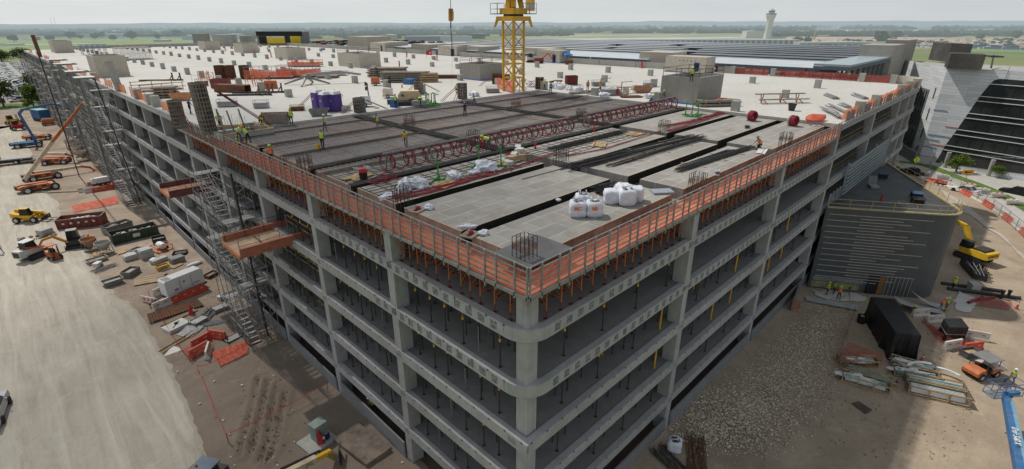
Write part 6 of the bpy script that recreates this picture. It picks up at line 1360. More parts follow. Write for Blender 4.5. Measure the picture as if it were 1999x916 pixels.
 for y in(-.088,.088):b.tube(hd+Vector((0,y,.04)),hd+Vector((-.01,y*1.12,.045)),.025,5,.018)
 b.mi=3
 for y in(-.035,.035):b.tube(hd+Vector((.078,y,.055)),hd+Vector((.09,y,.055)),.012,5)
 b.tube(hd+Vector((.075,-.03,-.01)),hd+Vector((.075,.03,-.01)),.008,4)
 return b.mesh('person',mats,True),hd,S,fx,fz
PN=[0]
HELM={'white':WHITE,'yellow':M('helmet_yellow',(.72,.62,.06),.4),'lime':LIME,'orange':M('helmet_orange',(.75,.24,.04),.4),'blue':BLUE,'grey':STEEL}
VEST={'lime':LIME,'orange':HIO,None:None}
ARMS={'side':{},'work':dict(armL=((.12,.03,-.24),(.24,-.1,-.04)),armR=((.1,.03,-.24),(.24,-.08,-.1))),'hips':dict(armL=((-.08,.16,-.2),(.1,-.12,-.16)),armR=((-.08,.16,-.2),(.1,-.12,-.16))),'down':dict(armL=((.1,.03,-.27),(.1,-.03,-.26)),armR=((.12,.02,-.26),(.16,-.02,-.22))),'carry':dict(armL=((.16,.1,-.12),(.2,-.06,.14)),armR=((.05,.04,-.27),(.2,0,-.1))),'point':dict(armL=((.2,.08,-.1),(.26,0,.06)))}
BODY={'stand':dict(),'walk':dict(stride=.2,lean=6),'bend':dict(lean=75,hip=.9,knee=.06,stride=.12),'stoop':dict(lean=35,hip=.93,stride=.1),'kneel':dict(kneel=1,hip=.42,lean=35),'crouch':dict(hip=.45,knee=.32,lean=40)}
def person(q,face,label,vest='lime',helm='white',body='stand',arm='side',trousers=PANTS,shirt=GREYS,sleeves=None,skin=SKIN,grp=None):
 PN[0]+=1;pose=dict(BODY[body]);pose.update(ARMS[arm])
 if body in('bend','kneel','crouch')and arm=='side':pose.update(armL=((.12,.04,-.22),(.16,0,-.22)),armR=((.1,.04,-.24),(.18,0,-.2)))
 me,hd,S,fx,fz=person_mesh(pose,[shirt,sleeves or shirt,trousers,BROWNB,skin,skin],PN[0])
 o=D.objects.new('person',me);COL.objects.link(o);o.location=q;o.rotation_euler=(0,0,face);o['label']=label;o['category']='person'
 b=MB().lathe((hd.x+.02,hd.y,hd.z+.085),[(.135,-.005),(.128,.03),(.118,.075),(.08,.12),(0,.135)],14).box(hd.x+.1,-.07,hd.z+.08,hd.x+.2,.07,hd.z+.092)
 part(b,'helmet',HELM[helm],o,True)
 if vest:
  b=MB();rows=[]
  for k,(rx,ry)in((.02,(.155,.18)),(.2,(.15,.175)),(.36,(.165,.2)),(.46,(.14,.215)),(.52,(.08,.12))):
   c=S(k);rows.append([c+Vector((fz*rx*math.cos(a),ry*math.sin(a),-fx*rx*math.cos(a)))for a in[i*math.pi/8 for i in range(16)]])
  b.v=[tuple(p)for r in rows for p in r]
  for i in range(4):
   for j in range(16):b.f.append((i*16+j,i*16+(j+1)%16,(i+1)*16+(j+1)%16,(i+1)*16+j));b.m.append(1 if i==1 and j%2==0 and False else 0)
  v=part(b,'vest',VEST[vest],o,True);c=S(.2);st=MB()
  st.v=[tuple(S(k)+Vector((fz*.168*math.cos(a),.196*math.sin(a),-fx*.168*math.cos(a))))for k in(.17,.23)for a in[i*math.pi/8 for i in range(16)]]
  st.f=[(j,(j+1)%16,16+(j+1)%16,16+j)for j in range(16)];st.m=[0]*16;part(st,'reflective_band',WHITED,v,True)
 return o
TOC=rad(-135);AWAY=rad(45);RGT=rad(-45);LFT=rad(135)
def rp(px,py,z=19.9):return tuple(P(px,py,z))
person(rp(631,291),AWAY,'worker in a lime vest standing on the mats by the yellow bucket, seen from behind',trousers=PANTS,helm='grey')
person(rp(635,257),RGT,'worker in lime vest and blue jeans standing behind the yellow bucket man',trousers=JEAN)
person(rp(570,244),AWAY+.4,'worker in lime vest and black sleeves at the big concrete skip',helm='lime',trousers=PANTS,shirt=PANTS,body='walk')
person(rp(510,249),RGT,'worker in orange vest stooping above the kneeling man at the stair opening','orange','lime','stoop','down',shirt=PANTS)
person(rp(520,252),LFT,'worker kneeling in lime vest and dark clothes at the mat edge','lime','lime','kneel',shirt=PANTS)
person(rp(468,276),RGT,'worker in lime vest and white shirt at the cage behind the left fence','lime','yellow','stoop','work',shirt=WHITED,trousers=JEAN)
person(rp(486,280),LFT,'worker with orange helmet facing the white shirted man','lime','orange','stoop','work')
person(rp(432,253,20.01),TOC,'worker in dark clothes and lime vest right of the very tall form','lime','grey','stand','hips',shirt=PANTS)
person(rp(373,223,20.01),AWAY,'worker in black shouldering bars beside the left column form',None,'grey','walk','carry',shirt=PANTS,skin=SKIND)
person(rp(738,254),LFT,'worker in lime vest and khaki trousers holding a tool on the mats','lime','blue','stand','down',trousers=KHAKI,shirt=PANTS)
person(rp(793,287),TOC,'worker in lime vest standing on the mats in front of the coils, grey helmet','lime','grey','stoop','down',trousers=JEAN,shirt=HIO)
person(rp(908,229),TOC+.3,'worker in dark clothes standing on the rusty patch of the mats',None,'grey','stand','work',shirt=PANTS,skin=SKIND)
person(rp(926,207),LFT,'worker in khaki and grey walking at the rear mat edge by a white bag',None,'white','walk','work',trousers=JEAN,shirt=M('tan_shirt',(.34,.26,.2)))
person(rp(955,292),LFT,'worker bending over the coil rack in lime vest and orange sleeves','lime','lime','bend',sleeves=HIO,trousers=JEAN)
person(rp(892,186,20.01),AWAY,'worker in lime vest behind the round column form near the crane','lime','white',trousers=PANTS)
person(rp(773,211,20.01),AWAY,'worker in lime vest standing at the dark crates by the compressor',helm='grey',trousers=PANTS)
person(rp(666,205,20.01),TOC,'worker in a red shirt just right of the purple toilets',None,'grey','stand','hips',shirt=M('shirt_red',(.28,.03,.04)))
person(rp(1075,183,20.01),TOC,'worker in brown clothes striding at the corner of the mats by the crane',None,'grey','walk','hips',shirt=KHAKI,skin=SKIND)
person(rp(1063,176,20.01),RGT,'worker in lime vest by the brown form right of the crane',helm='yellow')
person(rp(1147,178,20.01),TOC,'worker in orange vest with lime helmet on the littered edge, left one','orange','lime',trousers=PANTS)
person(rp(1171,181,20.01),LFT,'worker in red orange shirt with lime helmet on the littered edge, right one','orange','lime','walk',shirt=HIO)
person(rp(1295,202,20.01),LFT,'worker with lime helmet at the left corner of the dark block core',None,'lime','stand','work',shirt=M('shirt_maroon',(.16,.05,.05)),trousers=KHAKI)
person(rp(1268,202),RGT,'worker crouching in blue at the mat edge near the block core',None,'lime','kneel',shirt=BLUE)
person(rp(1484,290,19.7),LFT,'worker crouching alone on the form deck near the trench crossing','orange','grey','crouch',shirt=KHAKI,skin=SKIND)
person(tuple(P(1349,160,23.5)),TOC,'worker in lime vest standing on top of the dark block core','lime','white')
person(rp(1152,126,20.01),AWAY,'worker in lime vest at the parapet right of the blue tent')
person(rp(523,100,20.01),TOC,'worker in lime vest in front of the black and yellow building');person(rp(1362,141,20.01),AWAY,'worker in lime vest at the ladder on the pale block room',sleeves=HIO)
person(rp(709,93,20.01),TOC,'tiny worker in lime vest near the far parapet');person(rp(526,157,20.01),RGT,'worker in orange vest by the netted frames','orange','yellow','stoop','work');person(rp(460,152,20.01),RGT,'worker in lime vest among the dark brown forms',helm='lime',trousers=PANTS);person(rp(426,172,20.01),RGT,'worker in black at the red brown dumpster',None,'grey',shirt=PANTS)
person(rp(820,207,20.01),AWAY,'worker in lime vest bending into the galvanised crate','lime','grey','bend')
person(tuple(PX(470,300,0,.8)),AWAY,'worker with yellow helmet behind the left netting','lime','yellow');person(tuple(P(532,322,18.9)),AWAY,'worker with lime helmet mostly hidden behind the left netting','orange','lime')
person(tuple(P(2,495,.24)),RGT,'worker in lime vest walking at the left picture edge on the road',trousers=PANTS,body='walk')
person(tuple(P(172,300,.05)),RGT,'worker in lime vest beside the row of concrete skips',helm='grey',body='walk')
person(tuple(P(732,806,.1)),LFT,'worker in lime vest inside the open ground storey behind a panel','lime','white','stoop','work')
def gp(px,py):return tuple(P(px,py,.1))
person(gp(1613,576),RGT,'worker in lime jacket left of the group at the dark tower','lime','lime',shirt=LIME,trousers=JEAN);person(gp(1627,574),LFT,'worker in dark green between lime and orange jackets','lime','blue',shirt=GREEND);person(gp(1636,585),AWAY,'worker in orange jacket with white helmet at the dark tower','orange','lime','stand','down',shirt=HIO)
person(gp(1834,606),RGT,'worker in orange and lime vest with his back to the white dust','orange','white','stoop','work',trousers=KHAKI);person(gp(1845,607),LFT,'worker in lime vest and khaki trousers on the white dust','lime','lime','stand','hips',trousers=KHAKI);person(gp(1788,613),LFT,'worker crouching with lime helmet beside the grey curved panels','orange','lime','crouch')
person(gp(1969,750),TOC,'worker in lime vest walking behind the blue lift basket','lime','white','walk',trousers=KHAKI,shirt=GREYS);person(tuple(P(1858,566,.1)),RGT,'worker in lime peeking round the dark tower corner','lime','lime',shirt=LIME)
TB=M('tower_panel',(.085,.092,.10),.5,.15,.8);TBR=None
def roofmat():
 m,t,b=newmat('dark_roof_membrane');br=t.n('ShaderNodeTexBrick');t.l(t.pos((1,1,1),rad(-45)),br.inputs[0]);br.inputs['Scale'].default_value=1;br.inputs['Brick Width'].default_value=9;br.inputs['Row Height'].default_value=.45;br.inputs['Mortar Size'].default_value=.03
 br.inputs['Color1'].default_value=(.028,.029,.031,1);br.inputs['Color2'].default_value=(.044,.045,.047,1);br.inputs['Mortar'].default_value=(.075,.075,.075,1)
 c=t.mix(t.math('MULTIPLY',t.ramp(t.noise(t.pos(),.35,5,.7),.45,.7),.5),br.outputs[0],(.11,.11,.108));t.l(c,b.inputs['Base Color']);b.inputs['Roughness'].default_value=.6;return m
ZTW=10.5
A,Bc,Cc=P(1600,440,ZTW),P(1888,443,ZTW),P(1733,321,ZTW)
A=Vector((49.9,-.5,0));Bq=Vector((57.2,-12.5,0));Cq=Vector((78.2,-1.0,0))
o=thing('stair_building','dark grey wedge shaped building with pale strips against the right end of the garage','building',(A.x,A.y,0));L=lambda v:Vector((v.x-A.x,v.y-A.y,0))
d1=(Bq-A).normalized();d2=(Cq-Bq).normalized();r=3.0;k0=Bq-d1*r;k2=Bq+d2*r;arc=[(1-t)**2*k0+2*t*(1-t)*Bq+t*t*k2 for t in[i/8 for i in range(9)]]
plan=[A]+arc+[Cq];pl_=[L(v)for v in plan]
b=MB()
for p,q in zip(pl_[:-1],pl_[1:]):b.face([p,q,q+Vector((0,0,ZTW)),p+Vector((0,0,ZTW))])
part(b,'wall',TB,o);TBR=roofmat();part(MB().face([p+Vector((0,0,ZTW))for p in pl_]),'roof',TBR,o)
b=MB();c_=YELR
for p,q in zip(pl_[:-1],pl_[1:]):b.beam(p+Vector((0,0,ZTW+.08)),q+Vector((0,0,ZTW+.08)),.3,.14)
part(b,'roof_kerb',YELR,o)
rl=MB();pts=[]
for p,q in zip(pl_[:-1],pl_[1:]):
 n=max(1,int((q-p).length/2.1));pts+=[p.lerp(q,i/n)for i in range(n)]
pts.append(pl_[-1])
for p in pts:part(MB().tube(p+Vector((0,0,ZTW)),p+Vector((0,0,ZTW+1.1)),.035,5),'rail_post',YELR,o)
for z in(.55,1.08):part(MB().path([p+Vector((0,0,ZTW+z))for p in pl_],.035,5),'guard_rail',YELR,o)
n1=Vector((d1 .y,-d1 .x,0));W1=(k0-A).length
for i in range(24):
 z=ZTW-.75-i*.36;s,e=(.5,W1*(.58+.35*((i*7)%5)/5))if i%2 else(.3 if i<9 else.5,W1*(.98 if i%4==0 else.8))
 if i%2:s=W1*.33
 part(MB().beam(d1*s+n1*.03+Vector((0,0,z)),d1*e+n1*.03+Vector((0,0,z)),.06,.07),'pale_strip',M('strip_metal',(.40,.37,.34),.5),o)
part(MB().beam(d1*.3+n1*.04+Vector((0,0,1.45)),d1*(W1*.52)+n1*.04+Vector((0,0,1.45)),.06,.5),'base_board',PANELG if 0 else STEEL,o);part(MB().beam(d1*.3+n1*.03+Vector((0,0,.7)),d1*(W1*.5)+n1*.03+Vector((0,0,.7)),.05,.8),'insulation',M('insulation_olive',(.26,.24,.12),.9,.5,1.2,dirt=(.3,.3,.3)),o)
dd=part(MB().beam(d1*(W1*.56)+n1*.02+Vector((0,0,1.3)),d1*(W1*.72)+n1*.02+Vector((0,0,1.3)),.06,2.6),'doorway',BLACK,o);part(MB().beam(d1*(W1*.67)+n1*.05+Vector((0,0,1.3)),d1*(W1*.72)+n1*.05+Vector((0,0,1.3)),.05,2.5),'brown_door',M('door_brown',(.22,.12,.05)),dd)
for i in range(12):
 s=W1*.74+i*.42;
 if s<W1:part(MB().beam(d1*s+n1*.04+Vector((0,0,.1)),d1*s+n1*.04+Vector((0,0,2.6)),.06,.06),'stud',M('strip_metal',()),o)
def rt(px,py):return P(px,py,ZTW+.02)
for px,py,w_,h_,m,lb in((1788,385,1.3,.5,M('hatch_blue',(.05,.09,.16)),'bluish roof hatch box on the dark roof'),(1790,396,1.3,.45,BLACK,'black roof hatch box in front of the bluish one'),(1723,347,.6,.5,M('hatch_blue',()),'small blue box near the top of the dark roof')):
 o=thing('roof_hatch',lb,'roof hatch',tuple(rt(px,py)),rad(20),'boxes on the dark roof');part(MB().box(-w_/2,-.5,0,w_/2,.5,h_),'curb',BLACK,o);part(MB().box(-w_/2-.05,-.55,h_,w_/2+.05,.55,h_+.1),'lid',m,o)
o=thing('open_hatch','grey hatch with its lid propped open on the dark roof','roof hatch',tuple(rt(1704,365)),rad(30));part(MB().box(-.9,-.5,0,.5,.5,.25),'frame',STEEL,o);part(MB().beam((.5,0,.25),(.7,0,1.3),1.0,.08),'lid',PANELG,o)
o=thing('extinguisher','red extinguisher standing on the dark roof','extinguisher',tuple(rt(1720,391)),0);part(MB().lathe((0,0,0),[(0,0),(.12,0),(.12,.55),(.05,.68),(0,.68)],10),'cylinder',RED,o);part(MB().tube((0,0,.68),(.07,0,.78),.03,4),'valve',DARK,o)
solo(MB().ring((0,0,0),(0,0,1),.5,.03,12,4).ring((1.0,.1,0),(0,0,1),.5,.03,12,4),'chalk_coil',STUB,'two pale loops lying on the dark roof','coil',tuple(rt(1765,400)),.2)
o=thing('louvre_screen','pale blue grey louvre frame on the facade above the dark roof','louvre screen',(53,-.55,0));LV_=M('louvre_grey',(.30,.345,.365),.5,.15,2)
for i in range(11):z=9.2+i*.5;part(MB().beam((2.8 if z>10.4 else 3.5,0,z),(24.5,0,z+.02),.12,.22),'louvre_blade',LV_,o)
for x in(-2.5,-1.2,.2,1.5,2.9,10,17,24.5,25.6,27):part(MB().beam((x,.15,8.4 if x>2 else 7.6),(x,.15,14.6 if x>2 else 12),.18),'post',LV_,o)
part(MB().beam((-2.6,.15,9.5),(3,.15,9.5),.15,.9),'panel',LV_,o)
for i,(u0,u1,z)in enumerate(((50.5,65,16.7),(50.5,65,13.35),(66.8,81.5,16.7))):
 o=thing('floor_guard','dark timber guard rail on an open floor right of the netted fence, '+('upper floor near','lower floor','upper floor far')[i],'guard rail',(u0,.6,z),0,'timber guard rails on the open floors')
 for z2 in(.5,1.05):part(MB().box(0,0,z2,u1-u0,.05,z2+.12),'board',M('old_timber',(.15,.115,.075)),o)
 for k in range(5):part(MB().beam((k*(u1-u0)/4.2,.1,0),(k*(u1-u0)/4.2,.1,1.2),.1).beam((k*(u1-u0)/4.2,.9,0),(k*(u1-u0)/4.2,.1,.9),.1),'post',M('old_timber',()),o)
for i,(v,z)in enumerate(((22.8,13.35),(24.5,10.05),(27,6.7),(33.5,10.05),(34,6.7),(36,3.4),(44.5,3.4),(45,6.7),(55,3.4),(23.5,6.7))):
 o=thing('floor_guard','pale timber guard rails between props on the left facade, %s counted along the floors'%ORD[i],'guard rail',(1.1,v,z),math.pi/2,'timber guard rails on the open floors')
 for z2 in(.5,1.05):part(MB().box(0,0,z2,8,.05,z2+.12),'board',M('mid_timber',(.26,.21,.14)),o)
 for k in range(4):part(MB().beam((k*2.6,.1,0),(k*2.6,.1,1.2),.1),'post',M('old_timber',()),o)
def tarp_box(pts,h,label,seed,slope=0):
 """pts: four ground corners, the sheet hangs in folds from a flat top"""
 c=sum(pts,Vector())/4;o=thing('tarped_load',label,'tarpaulin',(c.x,c.y,.1));b=MB();n=56;rows=[]
 per=[]
 for i in range(4):
  p,q=pts[i],pts[(i+1)%4]
  for k in range(n//4):per.append((p.lerp(q,k/(n/4)),i+k/(n/4)))
 for z,infl,rag_ in((0,1.10,.12),(.35,1.05,.09),(h*.5,1.01,.05),(h-.1,1.0,.015),(h,.985,.0)):
  row=[]
  for j,(p,s)in enumerate(per):
   v=(p-c)*infl;v*=1+rag_*noise.noise(Vector((j*.55,z*.2,seed)))*2.2;row.append((v.x,v.y,z+(slope*(1 if s<1 or s>3 else 0)if z>h-.2 else 0)))
  rows.append(row)
 b.v=[v for r in rows for v in r];m=len(per)
 for i in range(4):
  for j in range(m):b.f.append((i*m+j,i*m+(j+1)%m,(i+1)*m+(j+1)%m,(i+1)*m+j));b.m.append(0)
 b.f.append(tuple(4*m+j for j in range(m)));b.m.append(0);part(b,'tarpaulin',TARP,o);return o,c
o,c=tarp_box([Vector((q.x,q.y,.1))for q in(P(1700,579,2.9),P(1749,650,2.9),P(1799,655,2.9),P(1746,583,2.9))],2.8,'long load wrapped in a black tarpaulin by the dark building',1)
tp=lambda px,py:P(px,py,2.83)-Vector((c.x,c.y,.1))
part(MB().beam(tp(1723,612)+Vector((0,0,.03)),tp(1758,613)+Vector((0,0,.03)),.05),'strap',GREEN,o);part(MB().beam(tp(1750,606),tp(1768,637),.16,.06).beam(tp(1753,603),tp(1776,634),.12,.05),'planks_on_top',LUMG,o)
o,c=tarp_box([Vector((q.x,q.y,.1))for q in(P(1842,622,1.8),P(1853,639,1.8),P(1892,640,1.8),P(1877,621,1.8))],1.7,'smaller load wrapped in a black tarpaulin inside red barriers',5)
part(MB().path([Vector((v.x-c.x,v.y-c.y,.85))*1.03 for v in(P(1842,622,1.8),P(1853,639,1.8),P(1892,640,1.8))],.04,5),'strap',LUMG,o)
GL=M('clear_film',(.60,.64,.64),.25,.25,3,bump=.5);WSH=M('white_sheet',(.70,.71,.72),.5,.1,1)
def crate(a,b_,w,h,label,fill,teal):
 p,q=P(*a,.1),P(*b_,.1);d=q-p;L_=d.length;o=thing('panel_crate',label,'crate',tuple(p),math.atan2(d.y,d.x),'open timber crates of glass panels')
 for y in(0,w):
  for z in(.06,h):part(MB().beam((0,y,z),(L_,y,z),.09),'rail',LUM,o)
  for k in range(4):part(MB().beam((L_*k/3,y,0),(L_*k/3,y,h),.1),'upright',LUM,o)
 for x in(0,L_):part(MB().box(x-.03,0,.05,x+.03,w,h),'end_board',PLYD,o)
 part(MB().box(.1,.06,.05,L_-.1,w-.06,.1),'floor',LUMG,o)
 for k in range(4):part(MB().beam((.2,w*(.2+.18*k),.1+h*.42),(L_-.3,w*(.2+.18*k),.1+h*.42),.05,h*.7),'panel',TEAL if k%2==teal else fill,o)
 if fill is GL:part(MB().blob((L_*.4,w*.5,h*.8),(L_*.35,w*.45,.16),L_,.8,3),'film_sheet',GL,o)
 return o
crate((1640,712),(1714,718),.9,.6,'timber crate of pale panels by the orange net, left rear',GL,0);crate((1662,733),(1752,757),.8,.35,'long low crate with green glass strips, left middle',M('teal_pale',(.30,.48,.44),.3),1);crate((1643,744),(1735,771),1.0,.7,'timber crate with film wrapped contents, left front',GL,1);crate((1738,714),(1825,738),1.0,.7,'timber crate with teal sheet and curved panels, right rear',GL,0);crate((1745,733),(1835,752),1.0,.6,'timber crate in the middle of the right group',GL,0);crate((1768,752),(1886,778),1.1,.8,'timber crate with teal and white panels, right middle',WSH,0);crate((1772,768),(1891,795),1.0,.8,'timber crate of white panels at the front right',WSH,2);crate((1650,725),(1740,752),.7,.4,'timber rack with brown boards between the left crates',LUMG,1)
b=MB();pts=[]
for k in range(9):a=-.9+1.8*k/8;pts.append((1.6*math.sin(a),1.2*math.cos(a)))
b.prism(pts+[(x*.8,y*.8)for x,y in pts[::-1]],0,.08);solo(b,'arc_panel',WSH,'white arc shaped panel on the right rear crate','panel',tuple(P(1808,722,.85)),rad(-40));b=MB().prism(pts+[(x*.8,y*.8)for x,y in pts[::-1]],0,.08);solo(b,'arc_panel',GL,'glassy arc shaped panel at the end of the right crates','panel',tuple(P(1843,733,.6)),rad(-80))
net_sheet([P(1634,706,.8),P(1656,668,.9),P(1728,696,.8),P(1712,716,.2)],'faded orange net stretched over the dirt beside the black tarpaulin',net('net_brown',(.38,.11,.05),.6),amp=.15)
net_fence([P(*k,.1)for k in((1666,615),(1650,660),(1637,706))],.9,'red net fence beside the gravel',NETR);net_fence([P(*k,.1)for k in((1800,630),(1845,668),(1888,676),(1893,655))],.7,'pink net fence round the smaller tarpaulin',NETR)
net_sheet([P(1806,632,.2),P(1832,640,.2),P(1850,672,.2),P(1835,668,.2)],'red net lying left of the smaller tarpaulin',NETR,amp=.2)
for px,py,rz,rd,lb in((1795,618,-.65,0,'white barrier with a red top behind the two tarpaulins'),(1822,630,-.65,0,'second white barrier leading to the small tarpaulin'),(1903,662,-1.2,0,'white barrier right of the small tarpaulin'),(1857,680,-.55,0,'white barrier at the grey bin'),(1897,684,-.6,1,'orange red barrier behind the grey bin')):barrier(px,py,rz,rd,lb,L=2.1)
tub(1890,696,rad(-35),1.6,.9,.75,M('bin_slate',(.11,.115,.125)),'slate grey bin with a plank, in front of the orange red barrier',fl=.85,inside=LUM)
def tcone(px,py,label,m=ORNG,h=.75):
 o=thing('traffic_cone',label,'cone',tuple(P(px,py,.08)),0);part(MB().lathe((0,0,.04),[(.14,0),(.03,h),(0,h)],12),'cone',m,o);part(MB().box(-.2,-.2,0,.2,.2,.04),'base',m,o);part(MB().lathe((0,0,.04+h*.5),[(.09,0),(.065,h*.2)],12),'band',WHITE,o)
tcone(1799,704,'orange traffic cone right of the long tarpaulin');tcone(1984,603,'tall orange delineator post on the sunlit dirt',REDO,1.1)
o=thing('utility_vehicle','orange utility buggy with grey roof and a load of white sacks','buggy',tuple(P(1912,732,.08)),rad(150));chassis(o,2.0,1.3,DARK,.38,.3)
part(MB().side([(.4,.5),(1.5,.5),(1.5,.8),(1.1,1.0),(.4,1.0)],-.7,.7,.1),'hood',ORNG,o);part(MB().box(-1.6,-.75,.6,-.2,.75,1.0),'cargo_bed',ORNG,o);part(MB().box(-.95,-.8,1.95,.75,.8,2.03),'roof',PANELG,o)
b=MB()
for x,y in((-.8,-.7),(-.8,.7),(.65,-.7),(.65,.7)):b.tube((x,y,.9),(x*.95,y,1.96),.035,4)
part(b,'roll_cage',DARK,o);part(MB().box(-.3,-.6,.6,.2,.6,1.05),'seat',BLACK,o);part(MB().blob((-.95,0,1.1),(.75,.8,.3),6,.6,3),'sacks',M('pinkish_sacks',(.62,.5,.46),.8,.25,3),o)
ba=P(1964,770,3.2);bb=P(2002,960,5.2)
o=thing('boom_lift','blue boom lift with lettering on its boom, basket in front of the orange buggy','boom lift',tuple(ba));d=bb-ba;n_=d.cross(Vector((0,0,1))).normalized()
part(MB().beam((0,0,-.1),d*1.25,.44,.45,.66,.5),'boom',BLUE,o);pb=MB().beam(d*.12-n_*.18+Vector((0,0,.2)),d*1.2-n_*.24+Vector((0,0,.2)),.2,.14,.25,.14);part(pb,'boom_top_plate',M('boom_blue_pale',(.18,.32,.44),.5),o)
upv=n_.cross(d).normalized()
if upv.z<0:upv=-upv
text_mesh('Genie S-60 X',.46,WHITE,'lettering',o,frame_m(d*.56+n_*.08+upv*.40,d,-n_),.014)
RZb=rad(-38);ex=Vector((math.cos(RZb),math.sin(RZb),0));ey=Vector((-ex.y,ex.x,0));b=MB()
for z in(-.15,.45,1.0):b.path([ex*x+ey*y+Vector((0,0,z))for x,y in((-1.25,-.2),(1.25,-.2),(1.25,.7),(-1.25,.7),(-1.25,-.2))],.03,4)
for x in(-1.25,-.5,.3,1.25):
 for y in(-.2,.7):b.tube(ex*x+ey*y+Vector((0,0,-.15)),ex*x+ey*y+Vector((0,0,1.0)),.03,4)
part(b,'basket',BLUE,o);part(MB().face([ex*x+ey*y+Vector((0,0,-.14))for x,y in((-1.25,-.2),(1.25,-.2),(1.25,.7),(-1.25,.7))]),'basket_floor',STEEL,o);part(MB().cbox(tuple(ex*.1-ey*.3+Vector((0,0,.35))),(1.0,.3,.3),RZb),'control_box',BLUE,o);part(MB().cbox((0,-.1,.0),(.5,.4,.4),RZb),'rotator',DARK,o)
base=d*1.3;part(MB().cbox((base.x,base.y,-ba.z+1.3),(2.4,3.2,1.2),0),'turret',BLUE,o);part(MB().beam(d*1.25,base+Vector((0,0,-2)),.6),'riser',BLUE,o)
for x in(-1.2,1.2):
 for y in(-1.2,1.2):w_=wheel(o,base.x+x,base.y+y,-ba.z+.5,.5,.4)
EP=P(1897,506,.1)
o=thing('excavator','yellow excavator with lettering on its rear, behind the dark building','excavator',tuple(EP),rad(62));o.scale=(.88,.88,.88);EY=M('digger_yellow',(.68,.42,.03),.45,.15,1.5)
for y in(-1.15,1.15):track(o,0,y,3.9,.9,.6)
part(MB().side([(-2.3,1.0),(1.5,1.0),(1.5,1.8),(-1.2,2.0),(-2.3,1.9)],-1.35,1.35,.04),'house',EY,o);part(MB().side([(-2.5,1.0),(-2.0,.95),(-2.0,2.0),(-2.45,1.95)],-1.3,1.3),'counterweight',EY,o);part(MB().side([(.1,1.9),(1.6,1.8),(1.45,3.0),(.2,3.0)],.3,1.3,.06),'cab',GLASSD,o);part(MB().box(-1.8,-1.1,2.0,-.2,1.1,2.25),'engine_hood',DARK,o)
part(MB().beam((.8,-.2,1.8),(2.4,-.2,4.6),.5,.7).beam((2.4,-.2,4.6),(4.3,-.2,4.9),.45,.6),'boom',EY,o);part(MB().beam((4.3,-.2,4.9),(5.3,-.2,2.4),.35,.5),'stick',EY,o);part(MB().side([(4.8,1.4),(5.7,1.5),(5.6,2.5),(5.0,2.4)],-.8,.4),'bucket',DARK,o);part(MB().tube((.9,-.55,2.0),(2.3,-.5,4.0),.1,6),'hydraulic_ram',DARK,o)
text_mesh('KOMATSU',.46,M('deep_navy',(.015,.015,.05)),'lettering',o,frame_m(Vector((-2.52,0,1.5)),(0,-1,0),(0,0,1)),.012)
ot=P(1890,540,.1);o=thing('trench_box','dark steel sheeted trench with cross struts behind the dark building','trench box',tuple(ot))
tq=[P(*k,.1)-ot for k in((1872,515),(1920,528),(1925,552),(1898,545))]
part(MB().face([tq[0]+Vector((0,0,.02)),tq[1]+Vector((0,0,.02)),tq[2]+Vector((0,0,.02)),tq[3]+Vector((0,0,.02))]),'trench_floor',BLACK,o)
for i in range(4):
 p,q=tq[i],tq[(i+1)%4];n=7;b=MB()
 for k in range(n):s,e=p.lerp(q,k/n),p.lerp(q,(k+.9)/n);h_=.8+.3*(k%2);b.face([s,e,e+Vector((0,0,h_)),s+Vector((0,0,h_))])
 part(b,'sheet_pile',DARK,o)
for k in(.25,.5,.75):part(MB().tube(tq[0].lerp(tq[1],k)+Vector((0,0,.7)),tq[3].lerp(tq[2],k)+Vector((0,0,.7)),.05,5),'strut',GALV,o)
for px,py,rz,L_,r_,m,lb in((1895,563,rad(-65),6,.2,DARK,'long black pipe lying beside the trench'),(1918,575,rad(-65),7,.2,DARK,'second black pipe lying past the trench'),(1903,588,rad(-20),3,.16,CABLE,'dark red pipe fittings on the ground by the orange net'),(1925,585,rad(-30),2.4,.15,CABLE,'dark red pipe lying on the orange net')):
 o=solo(MB().tube((-L_/2,0,r_),(L_/2,0,r_),r_,10,cap=False).tube((-L_/2,0,r_),(L_/2,0,r_),r_*.8,10,cap=False).ring((L_/2,0,r_),(1,0,0),r_,.04,10,4),'pipe',m,lb,'pipe',tuple(P(px,py,.1)),rz,'pipes lying by the trench')
net_sheet([P(1910,580,.2),P(1975,590,.2),P(1970,605,.2),P(1905,596,.2)],'orange red net lying beside the black pipes',NETR,amp=.2)
for px,lb in((1953,'left'),(1966,'right')):o=solo(MB().lathe((0,0,0),[(.16,0),(.16,.95),(.22,.95),(.22,1.1),(0,1.1)],10),'riser_pipe',BLACK,'black upright pipe on the sunlit dirt, %s one of two'%lb,'pipe',tuple(P(px,583,.08)),0,'black upright pipes')
solo(MB().cbox((0,0,.5),(1.2,.9,1.0)),'concrete_box',STUB,'grey concrete box beside the black pipes','box',tuple(P(1898,567,.1)),.5)
for px,py,L_,W_,rz,lb in((1800,600,4.2,1.2,rad(-60),'curved grey cladding panel leaning on a pale one'),(1790,606,4.5,1.6,rad(-60),'pale grey cladding panel lying under the curved one')):
 b=MB();n=10
 for k in range(n):
  x0,x1=-L_/2+L_*k/n,-L_/2+L_*(k+1)/n;f=lambda x:.35+.12*(x-L_/2)**2*(1 if 'curved' in lb[:6]else.3)
  b.face([(x0,-W_/2,f(x0)),(x1,-W_/2,f(x1)),(x1,W_/2,f(x1)),(x0,W_/2,f(x0))])
 solo(b,'cladding_panel',M('panel_pale',(.36,.37,.37),.5),lb,'panel',tuple(P(px,py,.1)),rz)
